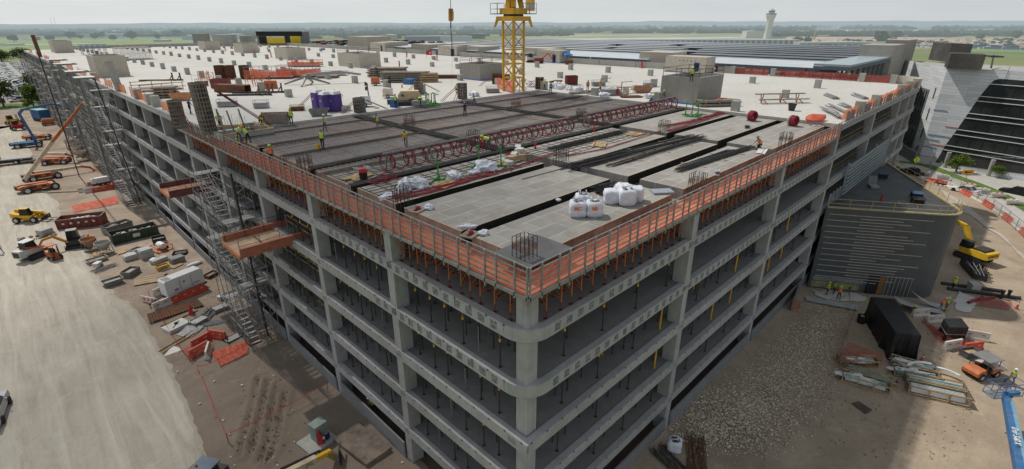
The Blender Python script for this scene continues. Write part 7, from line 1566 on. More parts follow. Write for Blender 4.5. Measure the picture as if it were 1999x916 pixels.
o=thing('panel_stack','long grey panel lying on timbers in front of the worker group','panel',tuple(P(1622,594,.1)),rad(-70));part(MB().box(-2.6,-.6,.15,2.6,.6,.22),'panel',M('panel_pale',()),o);part(MB().box(-2.0,-.7,0,-1.8,.7,.14).box(1.8,-.7,0,2.0,.7,.14),'bearers',LUM,o)
for px,py,lb in((1653,583,'surveying tripod near the worker group at the dark building'),(1688,572,'dark tripod stand beside the doorway of the dark building')):
 o=thing('tripod',lb,'tripod',tuple(P(px,py,.1)),0);
 for a in(0,2.1,4.2):part(MB().tube((.4*math.cos(a),.4*math.sin(a),0),(0,0,1.3),.03,4),'leg',DARK,o)
 part(MB().cbox((0,0,1.42),(.18,.18,.24)),'head',DARK,o)
o=thing('dark_bin','black bin beside the long tarpaulin','bin',tuple(P(1680,630,.1)));part(MB().lathe((0,0,0),[(0,0),(.38,0),(.45,.9),(.4,.9),(.38,.7),(0,.7)],10),'bin',BLACK,o);part(MB().cbox((0,0,.82),(.4,.3,.12),.4),'waste',LUM,o)
bulk_bag(P(1316,877,.1),.4,'grey white bulk bag standing on the gravel by the facade',1.05,seed=9,fill=DARK)
bars_pile(1360,905,rad(28),5,34,1.4,.2,'rusty rebar heap on the ground at the bottom',RUST,'rebar_heap',.02,.12,'rebar',.2);bars_pile(1320,912,rad(75),4,30,1.2,.15,'dark rebar mat remains at the bottom beside the gravel',REBARD,'rebar_heap',.02,.12,'rebar',.15)
o=thing('orange_frame','small orange frame stand at the foot of the right facade','stand',tuple(P(1552,605,.1)),.3);part(MB().path([Vector(q)for q in((-.4,-.3,0),(-.4,.3,0),(-.3,.3,.9),(-.3,-.3,.9),(-.4,-.3,0))],.05,4).path([Vector(q)for q in((.4,-.3,0),(.4,.3,0),(.3,.3,.9),(.3,-.3,.9),(.4,-.3,0))],.05,4).tube((-.3,0,.9),(.3,0,.9),.05,4),'frame',REDO,o)
b=MB().box(-2.4,-.06,0,2.4,.06,1.3);solo(b,'leaning_panel',PANELG,'grey infill panel lying loose at the end of the right facade','panel',tuple(P(1550,590,.1)),rad(10))
b=MB()
for i in range(420):q=P(RN.uniform(1600,1900),RN.uniform(590,900),.1);r=RN.uniform(.03,.11);b.blob((q.x,q.y,.1),(r,r*.8,r*.6),i%40,.5,1)
setting(b,'dirt_clods',M('clod_r',(.26,.19,.13),.9,.4,2),'stuff')
sheet_=MB().face([P(*q,.17)for q in((1662,787),(1676,783),(1703,800),(1690,807))]);setting(sheet_,'dark_patch',M('dark_dirt',(.07,.055,.042),.6,.5,3))  # small flat dark patch on the dirt
def car_mesh(col,L=4.6,W=1.8,h=1.45,kind='sedan'):
 b=MB();a=L/2
 low=[(-a,.35),(-a+.1,.25),(a-.15,.25),(a,.4),(a-.05,.62),(a*.5,.82),(-a*.95,.88),(-a,.7)]if kind=='sedan' else[(-a,.4),(a-.1,.4),(a,.6),(a-.05,.95),(a*.5,1.05),(-a,1.05)]
 b.side(low,-W/2,W/2,.06)
 top={'sedan':[(-a*.72,.86),(a*.42,.82),(a*.12,h),(-a*.4,h)],'suv':[(-a*.95,1.03),(a*.42,1.03),(a*.15,h+.25),(-a*.88,h+.25)],'pickup':[(-a*.15,1.03),(a*.45,1.03),(a*.22,h+.25),(-a*.1,h+.25)]}[kind]
 zt=max(p[1]for p in top);b.mi=1;b.side([(x,z if z<zt else z-.06)for x,z in top],-W/2+.06,W/2-.06,.2)
 b.mi=0;b.side([(x*(.97),z)if z==zt else(x*.62+.0,zt-.06)for x,z in top if z==zt]+[(max(x for x,z in top if z==zt),zt-.07),(min(x for x,z in top if z==zt),zt-.07)],-W/2+.2,W/2-.2)
 for x in(top[1][0],top[0][0]):pass
 for y in(-W/2+.13,W/2-.13):b.beam((top[1][0],y,top[1][1]),(top[2][0],y*.84,zt-.04),.07);b.beam((top[0][0],y,top[0][1]),(top[3][0],y*.84,zt-.04),.09);b.beam((top[0][0]*.3,y*1.0,.85),(top[3][0]*.3,y*.84,zt-.04),.07)
 if kind=='pickup':b.mi=2;b.box(-a+.1,-W/2+.12,.9,-a*.18,W/2-.12,1.06)
 b.mi=2
 for x in(-a*.6,a*.62):
  for y in(-W/2+.02,W/2-.02):b.lathe((x,y,.34),[(.0,-.1),(.34,-.1),(.34,.1),(0,.1)],12,'y')
 b.mi=3
 for y in(-W*.36,W*.36):b.box(a-.09,y-.16,.55,a-.015,y+.16,.66)
 b.mi=4
 for y in(-W*.38,W*.38):b.box(-a-.01,y-.14,.68,-a+.05,y+.14,.82)
 return b.mesh('car',[col,GLASSD,BLACK,WHITE,RED])
PAINTS=[M('car_'+n,c,.25,.05,1)for n,c in(('white',(.75,.75,.75)),('silver',(.45,.46,.47)),('black',(.02,.02,.022)),('grey',(.12,.125,.13)),('red',(.32,.02,.02)),('blue',(.03,.07,.18)),('pearl',(.62,.61,.58)))]
CARS=[[car_mesh(p,kind=k)for p in PAINTS]for k in('sedan','suv','pickup')]
PNAME=['white','silver','black','grey','red','blue','cream white']
def car(loc,rz,kind,paint,label,grp=None,wh=False):
 o=D.objects.new('parked_car',CARS[kind][paint]);COL.objects.link(o);o.location=loc;o.rotation_euler=(0,0,rz);o['label']=label;o['category']='car';o['kind']='thing'
 if grp:o['group']=grp
 return o
def big_car(loc,rz,paint,kind,label):
 o=thing('sedan_car' if kind==0 else 'pickup_truck',label,'car',loc,rz);m=D.objects.new('body',CARS[kind][paint]);COL.objects.link(m);m.parent=o
 for x in(-1.38,1.43):
  for y in(-.93,.93):part(MB().lathe((x,y,.34),[(0,-.02),(.2,-.03),(.22,.03),(0,.02)],10,'y'),'wheel',GALV,o)
 for y in(-1,1):part(MB().cbox((.75,y*.98,.98),(.12,.16,.12)),'mirror',PAINTS[paint],o)
 return o
a,c=P(1862,370,.05),P(1903,380,.05);d=(a-c);big_car(tuple(P(1882,376,.05)),math.atan2(d.y,d.x),0,0,'white sedan driving on the road beside the red and white barriers')
big_car(tuple(P(1981,379,.05)),math.atan2(d.y,d.x)+.1,2,0,'dark sedan at the right picture edge on the far carriageway');big_car(tuple(P(1777,340,.05)),math.atan2(d.y,d.x)-.1,2,0,'dark car half hidden behind the railing of the dark building')
q=P(-14,815,.24);big_car(tuple(q),rad(80),1,2,'silver pickup nose entering the picture at the left edge')
RC=conc('road_concrete',(.46,.445,.41),0,(6,4.5,.06,.12,(.33,.32,.29)),stain=(.36,.34,.31),blot=.5)
def sheet(pts,z,mat,name,kind='structure'):return setting(MB().face([(p.x,p.y,z)for p in pts]),name,mat,kind)
def cat(pts,n=6):
 out=[]
 for i in range(len(pts)-1):
  p0,p1,p2,p3=pts[max(0,i-1)],pts[i],pts[i+1],pts[min(len(pts)-1,i+2)]
  for k in range(n):t_=k/n;out.append(.5*((2*p1)+(p2-p0)*t_+(2*p0-5*p1+4*p2-p3)*t_*t_+(3*p1-p0-3*p2+p3)*t_**3))
 return out+[pts[-1]]
BL=cat([P(*q)for q in((1740,318),(1800,352),(1850,366),(1905,392),(1950,420),(1999,462),(2060,520),(2130,600))])
far_edge=cat([P(*q)for q in((1700,290),(1790,312),(1850,322),(1999,340),(2120,350),(2300,370))])
b=MB();n=min(len(BL),len(far_edge))
for i in range(n-1):b.face([(BL[i].x-1,BL[i].y-.5,.16),(BL[i+1].x-1,BL[i+1].y-.5,.16),(far_edge[i+1].x,far_edge[i+1].y,.16),(far_edge[i].x,far_edge[i].y,.16)])
setting(b,'road',RC)
patch([P(*q)for q in((1835,370),(1880,395),(1930,440),(1999,500),(2050,560),(1960,470),(1890,420),(1860,410))],.17,M('bare_path',(.44,.39,.33),.9,.2,.5),'bare_path',.3)
isl=cat([P(*q)for q in((1755,318),(1810,326),(1862,346),(1930,372),(1999,408),(2080,460))]);GRASS=M('grass',(.10,.17,.035),1,.4,.8,bump=.5)
b=MB();k=MB()
for i in range(len(isl)-1):
 p,q=isl[i],isl[i+1];n_=Vector((-(q-p).y,(q-p).x,0)).normalized()*1.15
 b.face([(p-n_)+Vector((0,0,.3)),(q-n_)+Vector((0,0,.3)),(q+n_)+Vector((0,0,.3)),(p+n_)+Vector((0,0,.3))]);k.beam(p-n_+Vector((0,0,.22)),q-n_+Vector((0,0,.22)),.2,.16);k.beam(p+n_+Vector((0,0,.22)),q+n_+Vector((0,0,.22)),.2,.16)
setting(b,'grass_island',GRASS,'stuff');setting(k,'kerb',STUB)
vg=cat([P(*q)for q in((1800,316),(1850,324),(1930,338),(1999,346),(2100,360))]);b=MB()
for i in range(len(vg)-1):
 p,q=vg[i],vg[i+1];n_=Vector((-(q-p).y,(q-p).x,0)).normalized()*1.3;b.face([p-n_+Vector((0,0,.25)),q-n_+Vector((0,0,.25)),q+n_+Vector((0,0,.25)),p+n_+Vector((0,0,.25))])
setting(b,'grass_verge',GRASS,'stuff')
b=MB();L_=0
for e in(cat([P(*q)for q in((1790,338),(1860,360),(1930,394),(1999,438))]),cat([P(*q)for q in((1830,322),(1900,346),(1960,362),(1999,376))])):
 for i in range(0,len(e)-1,2):b.beam(e[i]+Vector((0,0,.166)),e[i+1]+Vector((0,0,.166)),.12,.008)
setting(b,'road_markings',WHITE)
k=0;acc=0
for i in range(8,len(BL)-2):
 p,q=BL[i],BL[i+1];d=q-p;s=acc
 while s<d.length:
  c=p+d.normalized()*s;red=(k%4)<2;barrier(c+Vector((0,0,.1)),None,math.atan2(d.y,d.x),red,('red' if red else 'white')+' road barrier in the curved red and white line, %s from the garage end'%nth(k),L=1.75,grp='red and white barriers along the road');k+=1;s+=1.8
 acc=s-d.length
o=thing('silt_fence','low black silt fence with white sand bags in front of the road barriers','silt fence',tuple(BL[8]));b=MB();bags=MB()
for i in range(8,len(BL)-1):
 p,q=BL[i]-BL[8],BL[i+1]-BL[8];n_=Vector((-.6,-.6,0));b.face([p+n_,q+n_,q+n_+Vector((0,0,.55)),p+n_+Vector((0,0,.55))])
part(b,'black_sheet',BLACK,o)
for i in range(8,len(BL)-1):p=BL[i]-BL[8]+Vector((-1.0,-.9,.22));part(MB().blob(p,(.38,.2,.14),i,.3,1),'sand_bag',WHITED,o)
o=thing('mesh_fence','tall see-through site fence on posts along the road barriers','fence',tuple(BL[9]))
for i in range(9,len(BL)-1,2):
 p,q=BL[i]-BL[9]+Vector((.7,.6,0)),BL[min(i+2,len(BL)-1)]-BL[9]+Vector((.7,.6,0));b=MB().tube(p,p+Vector((0,0,2.0)),.045,5).tube(p+Vector((0,0,1.95)),q+Vector((0,0,1.95)),.03,4).tube(p+Vector((0,0,.3)),q+Vector((0,0,.3)),.03,4);part(b,'fence_frame',GALV,o);part(MB().face([p+Vector((0,0,.3)),q+Vector((0,0,.3)),q+Vector((0,0,1.95)),p+Vector((0,0,1.95))]),'wire_mesh',net('wire_mesh',(.30,.31,.31),.2),o)
for i,(px,py)in enumerate(((1802,341),(1840,349),(1890,366),(1917,376),(1948,385),(1977,399))):
 o=thing('concrete_barrel',('broken ' if i%3 else 'dusty ')+'concrete barrier block on the grass island, %s from the garage'%ORD[i],'concrete block',tuple(P(px,py,.3)),rad(-75),'concrete blocks on the grass island');part(MB().lathe((0,0,.45),[(0,-1.0),(.42,-1.0),(.45,0),(.42,1.0),(0,1.0)],10,'y').xf(Matrix.Rotation(math.pi/2,4,'Z')),'block',BEIGE,o);part(MB().cbox((.3,0,.9),(.3,.5,.06)).cbox((-.4,0,.9),(.25,.5,.06)),'reflector',WHITE if i%2 else REDO,o)
def sign(px,py,h,label,kind):
 q=P(px,py,.3);o=thing('road_sign',label,'road sign',tuple(q),rad(-45),None);part(MB().tube((0,0,0),(0,0,h),.05,5),'post',GALV,o);ty=M('sign_yellow',(.78,.62,.02),.5,.05)
 SO=M('sign_orange',(.85,.36,.02),.5,.05)
 if kind=='walk':
  r=.75;part(MB().face([(0,-.03,h-r),(r,-.03,h),(0,-.03,h+r),(-r,-.03,h)]).face([(0,.03,h-r),(-r,.03,h),(0,.03,h+r),(r,.03,h)]),'plate',M('sign_lime',(.62,.78,.03),.5,.05),o)
  part(MB().tube((0,-.035,h+.3),(0,-.04,h+.3),.09,8).beam((0,-.045,h+.2),(-.03,-.045,h-.1),.1,.02).beam((-.03,-.045,h-.1),(.12,-.045,h-.4),.07,.02).beam((-.03,-.045,h-.1),(-.18,-.045,h-.38),.07,.02).beam((0,-.045,h+.15),(.18,-.045,h),.05,.02),'walker_symbol',BLACK,o)
 elif kind=='arrow':
  part(MB().box(-1.1,-.03,h-.45,1.1,.03,h+.45),'plate',SO,o);part(MB().box(-.3,-.045,h-.1,.75,-.034,h+.1).face([(-.8,-.04,h),(-.28,-.04,h-.3),(-.28,-.04,h+.3)]),'arrow_symbol',BLACK,o)
 else:part(MB().box(-.4,-.03,h-.5,.4,.03,h+.5),'plate',WHITE,o);part(MB().box(-.2,-.04,h-.25,.2,-.032,h+.2),'symbol',STEEL,o)
sign(1783,333,2.4,'yellow green diamond pedestrian sign by the far road','walk');sign(1881,361,2.6,'orange board with a black arrow on the grass island','arrow');sign(1861,318,2.6,'white sign on a pole by the shrub at the glass building','plain')
o=solo(MB().tube((0,0,0),(0,0,4.6),.06,6),'light_pole',GALV,'plain grey pole standing in the far road verge','pole',tuple(P(1814,333,.2)))
def leafmat(name,a,b_):
 if name in MC:return MC[name]
 m,t,bs=newmat(name);g=t.n('ShaderNodeObjectInfo');f=t.ramp(t.noise(t.pos(),.9,4,.7),.3,.7);c=t.mix(f,a,b_);t.l(c,bs.inputs['Base Color']);bs.inputs['Roughness'].default_value=.8;bs.inputs['Specular IOR Level'].default_value=.15
 tl=t.n('ShaderNodeBsdfTranslucent');t.l(c,tl.inputs[0]);mx=t.n('ShaderNodeMixShader');mx.inputs[0].default_value=.25;t.l(bs.outputs[0],mx.inputs[1]);t.l(tl.outputs[0],mx.inputs[2]);t.l(mx.outputs[0],t.t.nodes['Material Output'].inputs[0]);MC[name]=m;return m
LEAF=leafmat('leaf_green',(.035,.062,.018),(.10,.15,.035));LEAFL=leafmat('leaf_light',(.075,.13,.02),(.17,.25,.04));BARK=M('bark',(.10,.075,.055),.95,.3,4)
def tree(q,H_,Rr,label,m=LEAF,n=1700,ls=.34,name='tree',trunk=True):
 o=thing(name,label,'tree' if trunk else 'shrub',q);b=MB();rn=random.Random(int(H_*97+q[0]*13));tr=MB()
 cl=[]
 for i in range(13):
  a=rn.uniform(0,6.28);e=rn.uniform(.05,1);rr=Rr*(.3+.5*rn.random())*math.sqrt(1-.4*e);cl.append((Vector((rr*math.cos(a),rr*math.sin(a),H_*(.38+.52*e))),Rr*rn.uniform(.3,.5)))
 cl.append((Vector((0,0,H_*.86)),Rr*.45));cl.append((Vector((0,0,H_*.62)),Rr*.6))
 for i in range(n):
  c,r=cl[i%len(cl)];v=Vector((rn.gauss(0,1),rn.gauss(0,1),rn.gauss(0,1))).normalized()*r*(rn.random()**.35);p=c+Vector((v.x,v.y,v.z*.75))
  a=Vector((rn.gauss(0,1),rn.gauss(0,1),rn.gauss(0,.6))).normalized();e=a.cross(Vector((rn.gauss(0,1),rn.gauss(0,1),1))).normalized();s=ls*rn.uniform(.6,1.3);b.face([p-a*s,p+e*s*.6,p+a*s,p-e*s*.6])
 if trunk:
  tr.tube((0,0,0),(.1,0,H_*.45),Rr*.07,8,Rr*.045)
  for c,r in cl[:8]:tr.tube((.05,0,H_*.3),c,Rr*.035,5,Rr*.012)
  part(tr,'trunk',BARK,o)
 else:part(tr.tube((0,0,0),(0,0,H_*.4),.04,5),'trunk',BARK,o)
 part(b,'crown',m,o);return o
tree(tuple(P(8,209)),12.5,4.8,'large dark green tree at the left picture edge behind the yard',LEAF,2600);tree(tuple(P(67,211)),9,4.0,'light green tree beside the farthest scaffolds',LEAFL,2200);tree(tuple(P(80,197)),11.5,4.8,'dark green tree behind the light green one',LEAF,2300);tree(tuple(P(52,121)),11,10,'broad dark tree in front of the far parking lot',LEAF,2200,.6);tree(tuple(P(4,121)),9,9,'dark tree at the left edge beyond the parked cars',LEAF,1500,.6);tree(tuple(P(55,214)),4,2.6,'small shrub between the two left trees',LEAFL,700,.25,'shrub',False)
tree(tuple(P(1866,335,.25)),3.6,2.4,'bushy young tree by the white sign at the glass building',LEAFL,1200,.2);tree(tuple(P(1944,346,.25)),2.4,1.5,'small shrub in the verge before the glass building',LEAFL,700,.15,'shrub',False)
sheet([P(-300,203),P(110,203),P(110,210),P(-300,214)],.14,GRASS,'grass_strip','stuff');sheet([P(-300,226),P(-300,214),P(110,210),P(110,213)],.13,M('street_asphalt',(.20,.20,.19)),'street');sheet([P(-300,222),P(105,209.5),P(105,207.5),P(-300,217)],.18,GRASS,'grass_strip','stuff')
sheet([Vector((-70,284,0)),Vector((-1.5,284,0)),Vector((-1.5,305,0)),Vector((60,305,0)),Vector((60,640,0)),Vector((-70,640,0))],.1,conc('lot_asphalt',(.36,.355,.34),0,(5,2.7,.03,.05,(.5,.5,.48))),'parking_lot')
spots=[]
for u in(-30,-20,-14,-8.4,-2.8,4.5,10,18,23.5):
 v=289 if u<0 else 309
 while v<610:
  if RN.random()<.88:spots.append((u+RN.uniform(-.2,.2),v,0 if RN.random()<.5 else math.pi))
  v+=2.75 if v<420 else 3.4
spots.sort(key=lambda s:s[1]+abs(s[0])*2);rest=MB();lot=0
for i,(u,v,r)in enumerate(spots):
 kd=RN.choice((0,0,1,1,2));pc=RN.choice((0,0,0,1,1,2,2,3,4,5,6))
 if i<215:car((u,v,.11),r,kd,pc,'%s %s parked in the far left lot, %s nearest of that kind'%(PNAME[pc],('sedan','tall car','pickup')[kd],nth(sum(1 for j in LIST if j==(kd,pc)))),'cars in the far left parking lot');LIST.append((kd,pc))
 else:rest.mi=RN.choice((0,0,1,2,3));rest.box(u-2.2,v-.9,.3,u+2.2,v+.9,.95);rest.mi=RN.choice((0,1,1,4));rest.box(u-1.2,v-.78,.95,u+1.0,v+.78,1.5)
setting(rest,'distant_parked_cars',PAINTS[:4]+[GLASSD],'stuff')
def solar():
 m,t,b=newmat('solar_panel');x=t.n('ShaderNodeSeparateXYZ');p=t.pos();t.l(p,x.inputs[0]);y=t.math('ADD',x.outputs[1],t.math('MULTIPLY',t.noise(p,.05,2),50))
 c=t.ramp(t.math('MULTIPLY',y,.005),.34,.62,(.10,.115,.135),(.30,.325,.35));br=t.n('ShaderNodeTexBrick',offset=0);t.l(p,br.inputs[0]);br.inputs['Scale'].default_value=1;br.inputs['Brick Width'].default_value=2;br.inputs['Row Height'].default_value=4;br.inputs['Mortar Size'].default_value=.06
 c=t.mix(t.math('MULTIPLY',br.outputs[1],.35),c,(.3,.31,.32));t.l(c,b.inputs['Base Color']);b.inputs['Roughness'].default_value=.5;return m
OG=thing('older_garage','long older parking garage behind, its roof covered in solar canopies','parking garage',(103,0,0));ow=conc('old_garage_grey',(.30,.30,.295),.2);zd=17.6
part(MB().box(3,12,zd-.5,37,330,zd).box(37,24,zd-.5,140,330,zd),'roof_deck',conc('old_deck',(.42,.41,.38),0),OG);part(MB().box(3,11.4,zd-1,37,11.95,zd+1.1),'side_parapet',ow,OG)
for z in(2.5,6.3,10.1,13.9):part(MB().box(3,11.4,z,37,11.95,z+1.4),'side_parapet',ow,OG)
for k in range(3):part(MB().box(4+k*14,11.6,0,5+k*14,12.6,zd-1),'column',ow,OG)
part(MB().box(2.3,14,0,2.9,330,zd-.1),'end_wall',ow,OG)
for(x,y,w_,d_,zt,nm)in((36,12,13,7,25.2,'tall beige stair tower'),(52,12,12,5,26,'tall beige stair tower'),(4,52,8,9,23.4,'block'),(4,92,8,11,23.2,'block'),(4,122,8,10,23.0,'block'),(4,152,8,12,23.0,'block'),(6,200,12,18,25,'block'),(4,176,7,12,23.4,'block')):part(MB().box(x,y,zd,x+w_,y+d_,zt),'stair_block',BEIGE if x<30 else conc('tower_beige',(.40,.375,.34),.15),OG)
SOL=solar();SOLT=M('canopy_metal',(.50,.54,.57),.3,.12,.4)
rows=[(106,116.5,((15,51),(58,91),(98,120),(124,150),(166,190)),SOLT),(119.5,129.5,((20,98),(104,182)),SOL),(132,142,((20,60),(64,110),(116,185)),SOL),(144.5,154.5,((21,96),(100,185)),SOL),(157,167,((22,70),(76,190)),SOL),(170,181,((22,110),(116,195)),SOL),(184,196,((24,90),(96,200)),SOL),(199,212,((24,205),),SOL),(215,228,((26,210),),SOL)]
i=0
for u0,u1,ss,mt in rows:
 for a,c in ss:
  o=thing('solar_canopy','%s canopy roof on the older garage, %s row back, %s piece from the right'%('pale metal' if mt is SOLT else 'dark solar',ORD[rows.index((u0,u1,ss,mt))],ORD[ss.index((a,c))]),'canopy',(u0,a,zd),0,'solar canopies on the older garage');w_=u1-u0;L_=c-a
  if mt is SOLT:part(MB().add([(0,0,4.0),(w_,0,4.7),(w_,L_,4.7),(0,L_,4.0),(0,0,3.3),(w_,0,4.3),(w_,L_,4.3),(0,L_,3.3)],[(0,1,2,3),(7,6,5,4),(0,4,5,1),(3,2,6,7),(0,3,7,4),(1,5,6,2)]),'roof',[mt],o);part(MB().box(-.05,0,3.25,-.0,L_,3.95),'fascia',M('fascia_slate',(.14,.165,.19)),o)
  else:part(MB().add([(0,0,4.3),(w_*.5,0,4.45),(w_-3.6,0,4.4),(0,L_,4.3),(w_*.5,L_,4.45),(w_-3.6,L_,4.4),(0,0,3.6),(w_-3.6,0,3.6),(0,L_,3.6),(w_-3.6,L_,3.6)],[(0,1,4,3),(1,2,5,4),(0,6,7,2,1),(3,4,5,9,8),(2,7,9,5),(6,8,9,7)]),'roof',[mt],o);part(MB().box(-.05,-.02,3.2,-.0,L_+.02,4.26),'fascia',M('fascia_dark',(.03,.034,.04)),o)
  y=1
  while y<L_:part(MB().box(1.2,y,0,1.6,y+.4,3.7).box(w_-1.6,y,0,w_-1.2,y+.4,3.8)if i<5 else MB().box(1.2,y,0,1.6,y+.4,3.7),'post',M('fascia_slate',()),o);y+=8
  i+=1
o=thing('ramp_canopy','pale blue canopy roof at the right end of the older garage','canopy',(104,12.5,zd));part(MB().box(0,0,4.6,38,6.4,5.0),'roof',M('canopy_blue',(.33,.40,.43),.35,.1),o);part(MB().box(0,-.05,3.9,38,0,4.55).box(-.05,0,3.9,0,6.4,4.55),'fascia',M('fascia_slate',()),o)
for k in range(9):part(MB().box(k*4.6,.2,0,k*4.6+.45,.65,4.5),'post',M('fascia_slate',()),o)
for i,v in enumerate([24+2.9*k for k in range(36)]):
 if RN.random()<.85:pc=RN.choice((2,2,3,3,4,1,0));car((110+RN.uniform(-.6,.6),v,zd+.01),0,RN.choice((0,1,1)),pc,'%s car under the front canopy of the older garage, %s from the right'%(PNAME[pc],nth(i)),'cars parked under the canopies')
big_car(tuple(P(1612,143,zd)),rad(190),0,2,'white pickup on the older garage by the red banner fence')
for i in range(64):
 u,v=112+(i%8)*7+RN.uniform(-1,1),214+(i//8)*9+RN.uniform(-1,1);pc=RN.choice((0,1,2,2,3,4));car((u,v,20.1),RN.choice((0,math.pi)),RN.choice((0,1)),pc,'%s car on the far garage roof right of the yellow building, row %s place %s'%(PNAME[pc],ORD[i//8],ORD[i%8]),'cars on the far garage roof')
part(MB().box(6,205,zd,75,310,20.05),'upper_deck',conc('old_deck',()),OG)
o=thing('clad_building','black and yellow clad building at the rear of the roof','building',(92.5,276.5,ZR),math.atan2(-15,14));part(MB().box(-3,0,0,21,9,6.6),'frame',PANELG,o);part(MB().box(-3.1,-.1,4.6,21.1,0,6.8),'black_band',BLACK,o)
SHY=M('sheathing_yellow',(.70,.50,.02),.6,.1,.5)
for a,c in((2.2,11.5),(14.6,20)):part(MB().box(a,-.16,1.0,c,-.02,4.5),'yellow_sheathing',SHY,o)
part(MB().box(2.2,-.18,3.7,11.5,-.161,4.5),'white_strip',WHITED,o);part(MB().box(11.8,-.1,1.2,14.3,-.02,4.5),'window_opening',GLASSD,o);part(MB().box(-2,-.1,.1,1.9,-.02,4.4),'dark_opening',BLACK,o);part(MB().box(-3,-.3,0,21,-.18,.9),'base_board',LUMG,o)
for i,(px,y0,y1,x0,x1,lb)in enumerate(((395,66,84,390,412,'pale concrete tower left of the beige cores'),(442,68,90,425,460,'low pale concrete tower before the yellow building'),(485,70,84,478,498,'grey concrete tower beside the yellow building'))):
 q=P(px,y1,ZR);w_=(P(x1,y1,ZR)-P(x0,y1,ZR)).length;z1=PX(px,y0,0,q.x).z;solo(MB().box(-w_/2,-3,0,w_/2,3,max(3,z1-ZR)),'concrete_tower',STUB,lb,'stair tower',tuple(q),rad(-45),'grey stair towers at the rear')
K=Vector((134.2,.7,0));e1=(Vector((130.5,-12.8,0))-K).normalized();e2=(Vector((162,14,0))-K).normalized();HO=21.1;nm=Vector((e1 .y,-e1 .x,0))
if nm.dot(CAM-K)<0:nm=-nm
nl=Vector((e2 .y,-e2 .x,0))
if nl.dot(CAM-K)<0:nl=-nl
def onface(px,py,off=.0):
 d=ray(px,py);p0=K+nm*off;t_=(p0-CAM).dot(nm)/d.dot(nm);return CAM+d*t_
def silver():
 m,t,b=newmat('silver_panels');g=t.n('ShaderNodeNewGeometry');x=t.n('ShaderNodeSeparateXYZ');t.l(g.outputs[0],x.inputs[0]);s=t.math('ADD',t.math('MULTIPLY',x.outputs[0],-e1 .x+.2),t.math('MULTIPLY',x.outputs[1],1.0));cb=t.n('ShaderNodeCombineXYZ');t.l(s,cb.inputs[0]);t.l(x.outputs[2],cb.inputs[1])
 br=t.n('ShaderNodeTexBrick',offset=.37);t.l(cb.outputs[0],br.inputs[0]);br.inputs['Scale'].default_value=1;br.inputs['Brick Width'].default_value=3.4;br.inputs['Row Height'].default_value=.62;br.inputs['Mortar Size'].default_value=.022;br.inputs['Color1'].default_value=(.46,.475,.50,1);br.inputs['Color2'].default_value=(.68,.70,.73,1);br.inputs['Mortar'].default_value=(.38,.39,.41,1);br.inputs['Bias'].default_value=.4
 t.l(br.outputs[0],b.inputs['Base Color']);b.inputs['Roughness'].default_value=.42;return m
SIL=silver();o=thing('office_building','silver panelled office building with a big slanting dark glass front','office building',tuple(K));rel=lambda p:p-K
def fq(pts,name,m,par=None,lab=None):return part(MB().face([rel(p)for p in pts]),name,m,par or o)
Z=Vector((0,0,1));M1=K+e1*70;N1=K+e2*32
fq([K,M1,M1+Z*HO,K+Z*HO],'main_facade',SIL);fq([K+e2*0,N1,N1+Z*HO,K+Z*HO],'side_facade',SIL);fq([K+Z*(HO-.4),M1+Z*(HO-.4),M1+e2*32+Z*(HO-.4),N1+Z*(HO-.4)],'roof',conc('office_roof',(.40,.39,.37),0))
back=MB()
for p,q in((K,M1),(K,N1)):back.face([rel(p)+Z*HO,rel(q)+Z*HO,rel(q)+Z*HO+(nl if 0 else-nm*.4),rel(p)+Z*HO-nm*.4])
part(back,'parapet_cap',SIL,o)
gl=[onface(*q,.06)for q in((1838,296),(1846,283),(1869,252),(1913,188),(1934,163),(1941,157),(1952,154),(2030,160),(2250,178),(2250,330),(1999,309))]
g_=fq(gl,'glass_front',OFFG)
for k in range(14):x=1900+k*25;p,q=onface(x,160+.05*(x-1900),.1),onface(x-40,300,.1);p.z=min(p.z,18.6);part(MB().beam(rel(Vector((q.x,q.y,max(3.6,3.6)))),rel(Vector((q.x,q.y,18.2 if x>1955 else 8+.28*(x-1900)))),.06,.06),'mullion',DARK,g_)
for(a,c),(d_,f)in(((1932,164),(1999,168.5)),((1913,188),(1999,194)),((1905.5,197),(1999,204.5)),((1889,221),(1999,231)),((1882,230),(1999,240)),((1869,253),(1999,265)),((1861,262),(1999,274)),((1846.5,283.5),(1999,299)),((1840.6,292),(1999,308))):
 p,q=onface(a,c,.16),onface(d_,f,.16);q=p+(q-p)*2;part(MB().beam(rel(p),rel(Vector((q.x,q.y,p.z))),.1,.13),'white_band',WHITE,o)
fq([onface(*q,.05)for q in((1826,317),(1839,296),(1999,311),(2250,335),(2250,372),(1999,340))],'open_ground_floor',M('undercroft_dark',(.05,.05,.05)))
for px,y0,y1 in((1849,294,318),(1936,304,329),(2040,314,342)):p,q=onface(px,y0,.9),onface(px-2,y1,.9);part(MB().tube(rel(Vector((q.x,q.y,0))),rel(Vector((q.x,q.y,3.6))),.4,12),'round_column',STUB,o)
for y,x0,x1,m in((165,1805,1850,None),(214,1822,1850,BLUE),(247,1845,1870,RED),(262,1811,1856,BLUE),(271,1804,1834,BLUE),(281,1816,1845,RED),(285,1801,1829,BLUE),(303,1795,1829,YEL)):
 if m:p,q=onface(x0,y,.07),onface(x1,y+2,.07);part(MB().beam(rel(p),rel(Vector((q.x,q.y,p.z))),.04,.14),'coloured_line',m,o)
SLOT=M('slot_dark',(.03,.033,.036));LG=conc('louvre_wall_grey',(.15,.155,.16),.2)
part(MB().beam(rel(K+e2*5.6+nl*.05+Z*7.9),rel(N1+nl*.05+Z*7.9),.12,15.8),'grey_wall',LG,o)
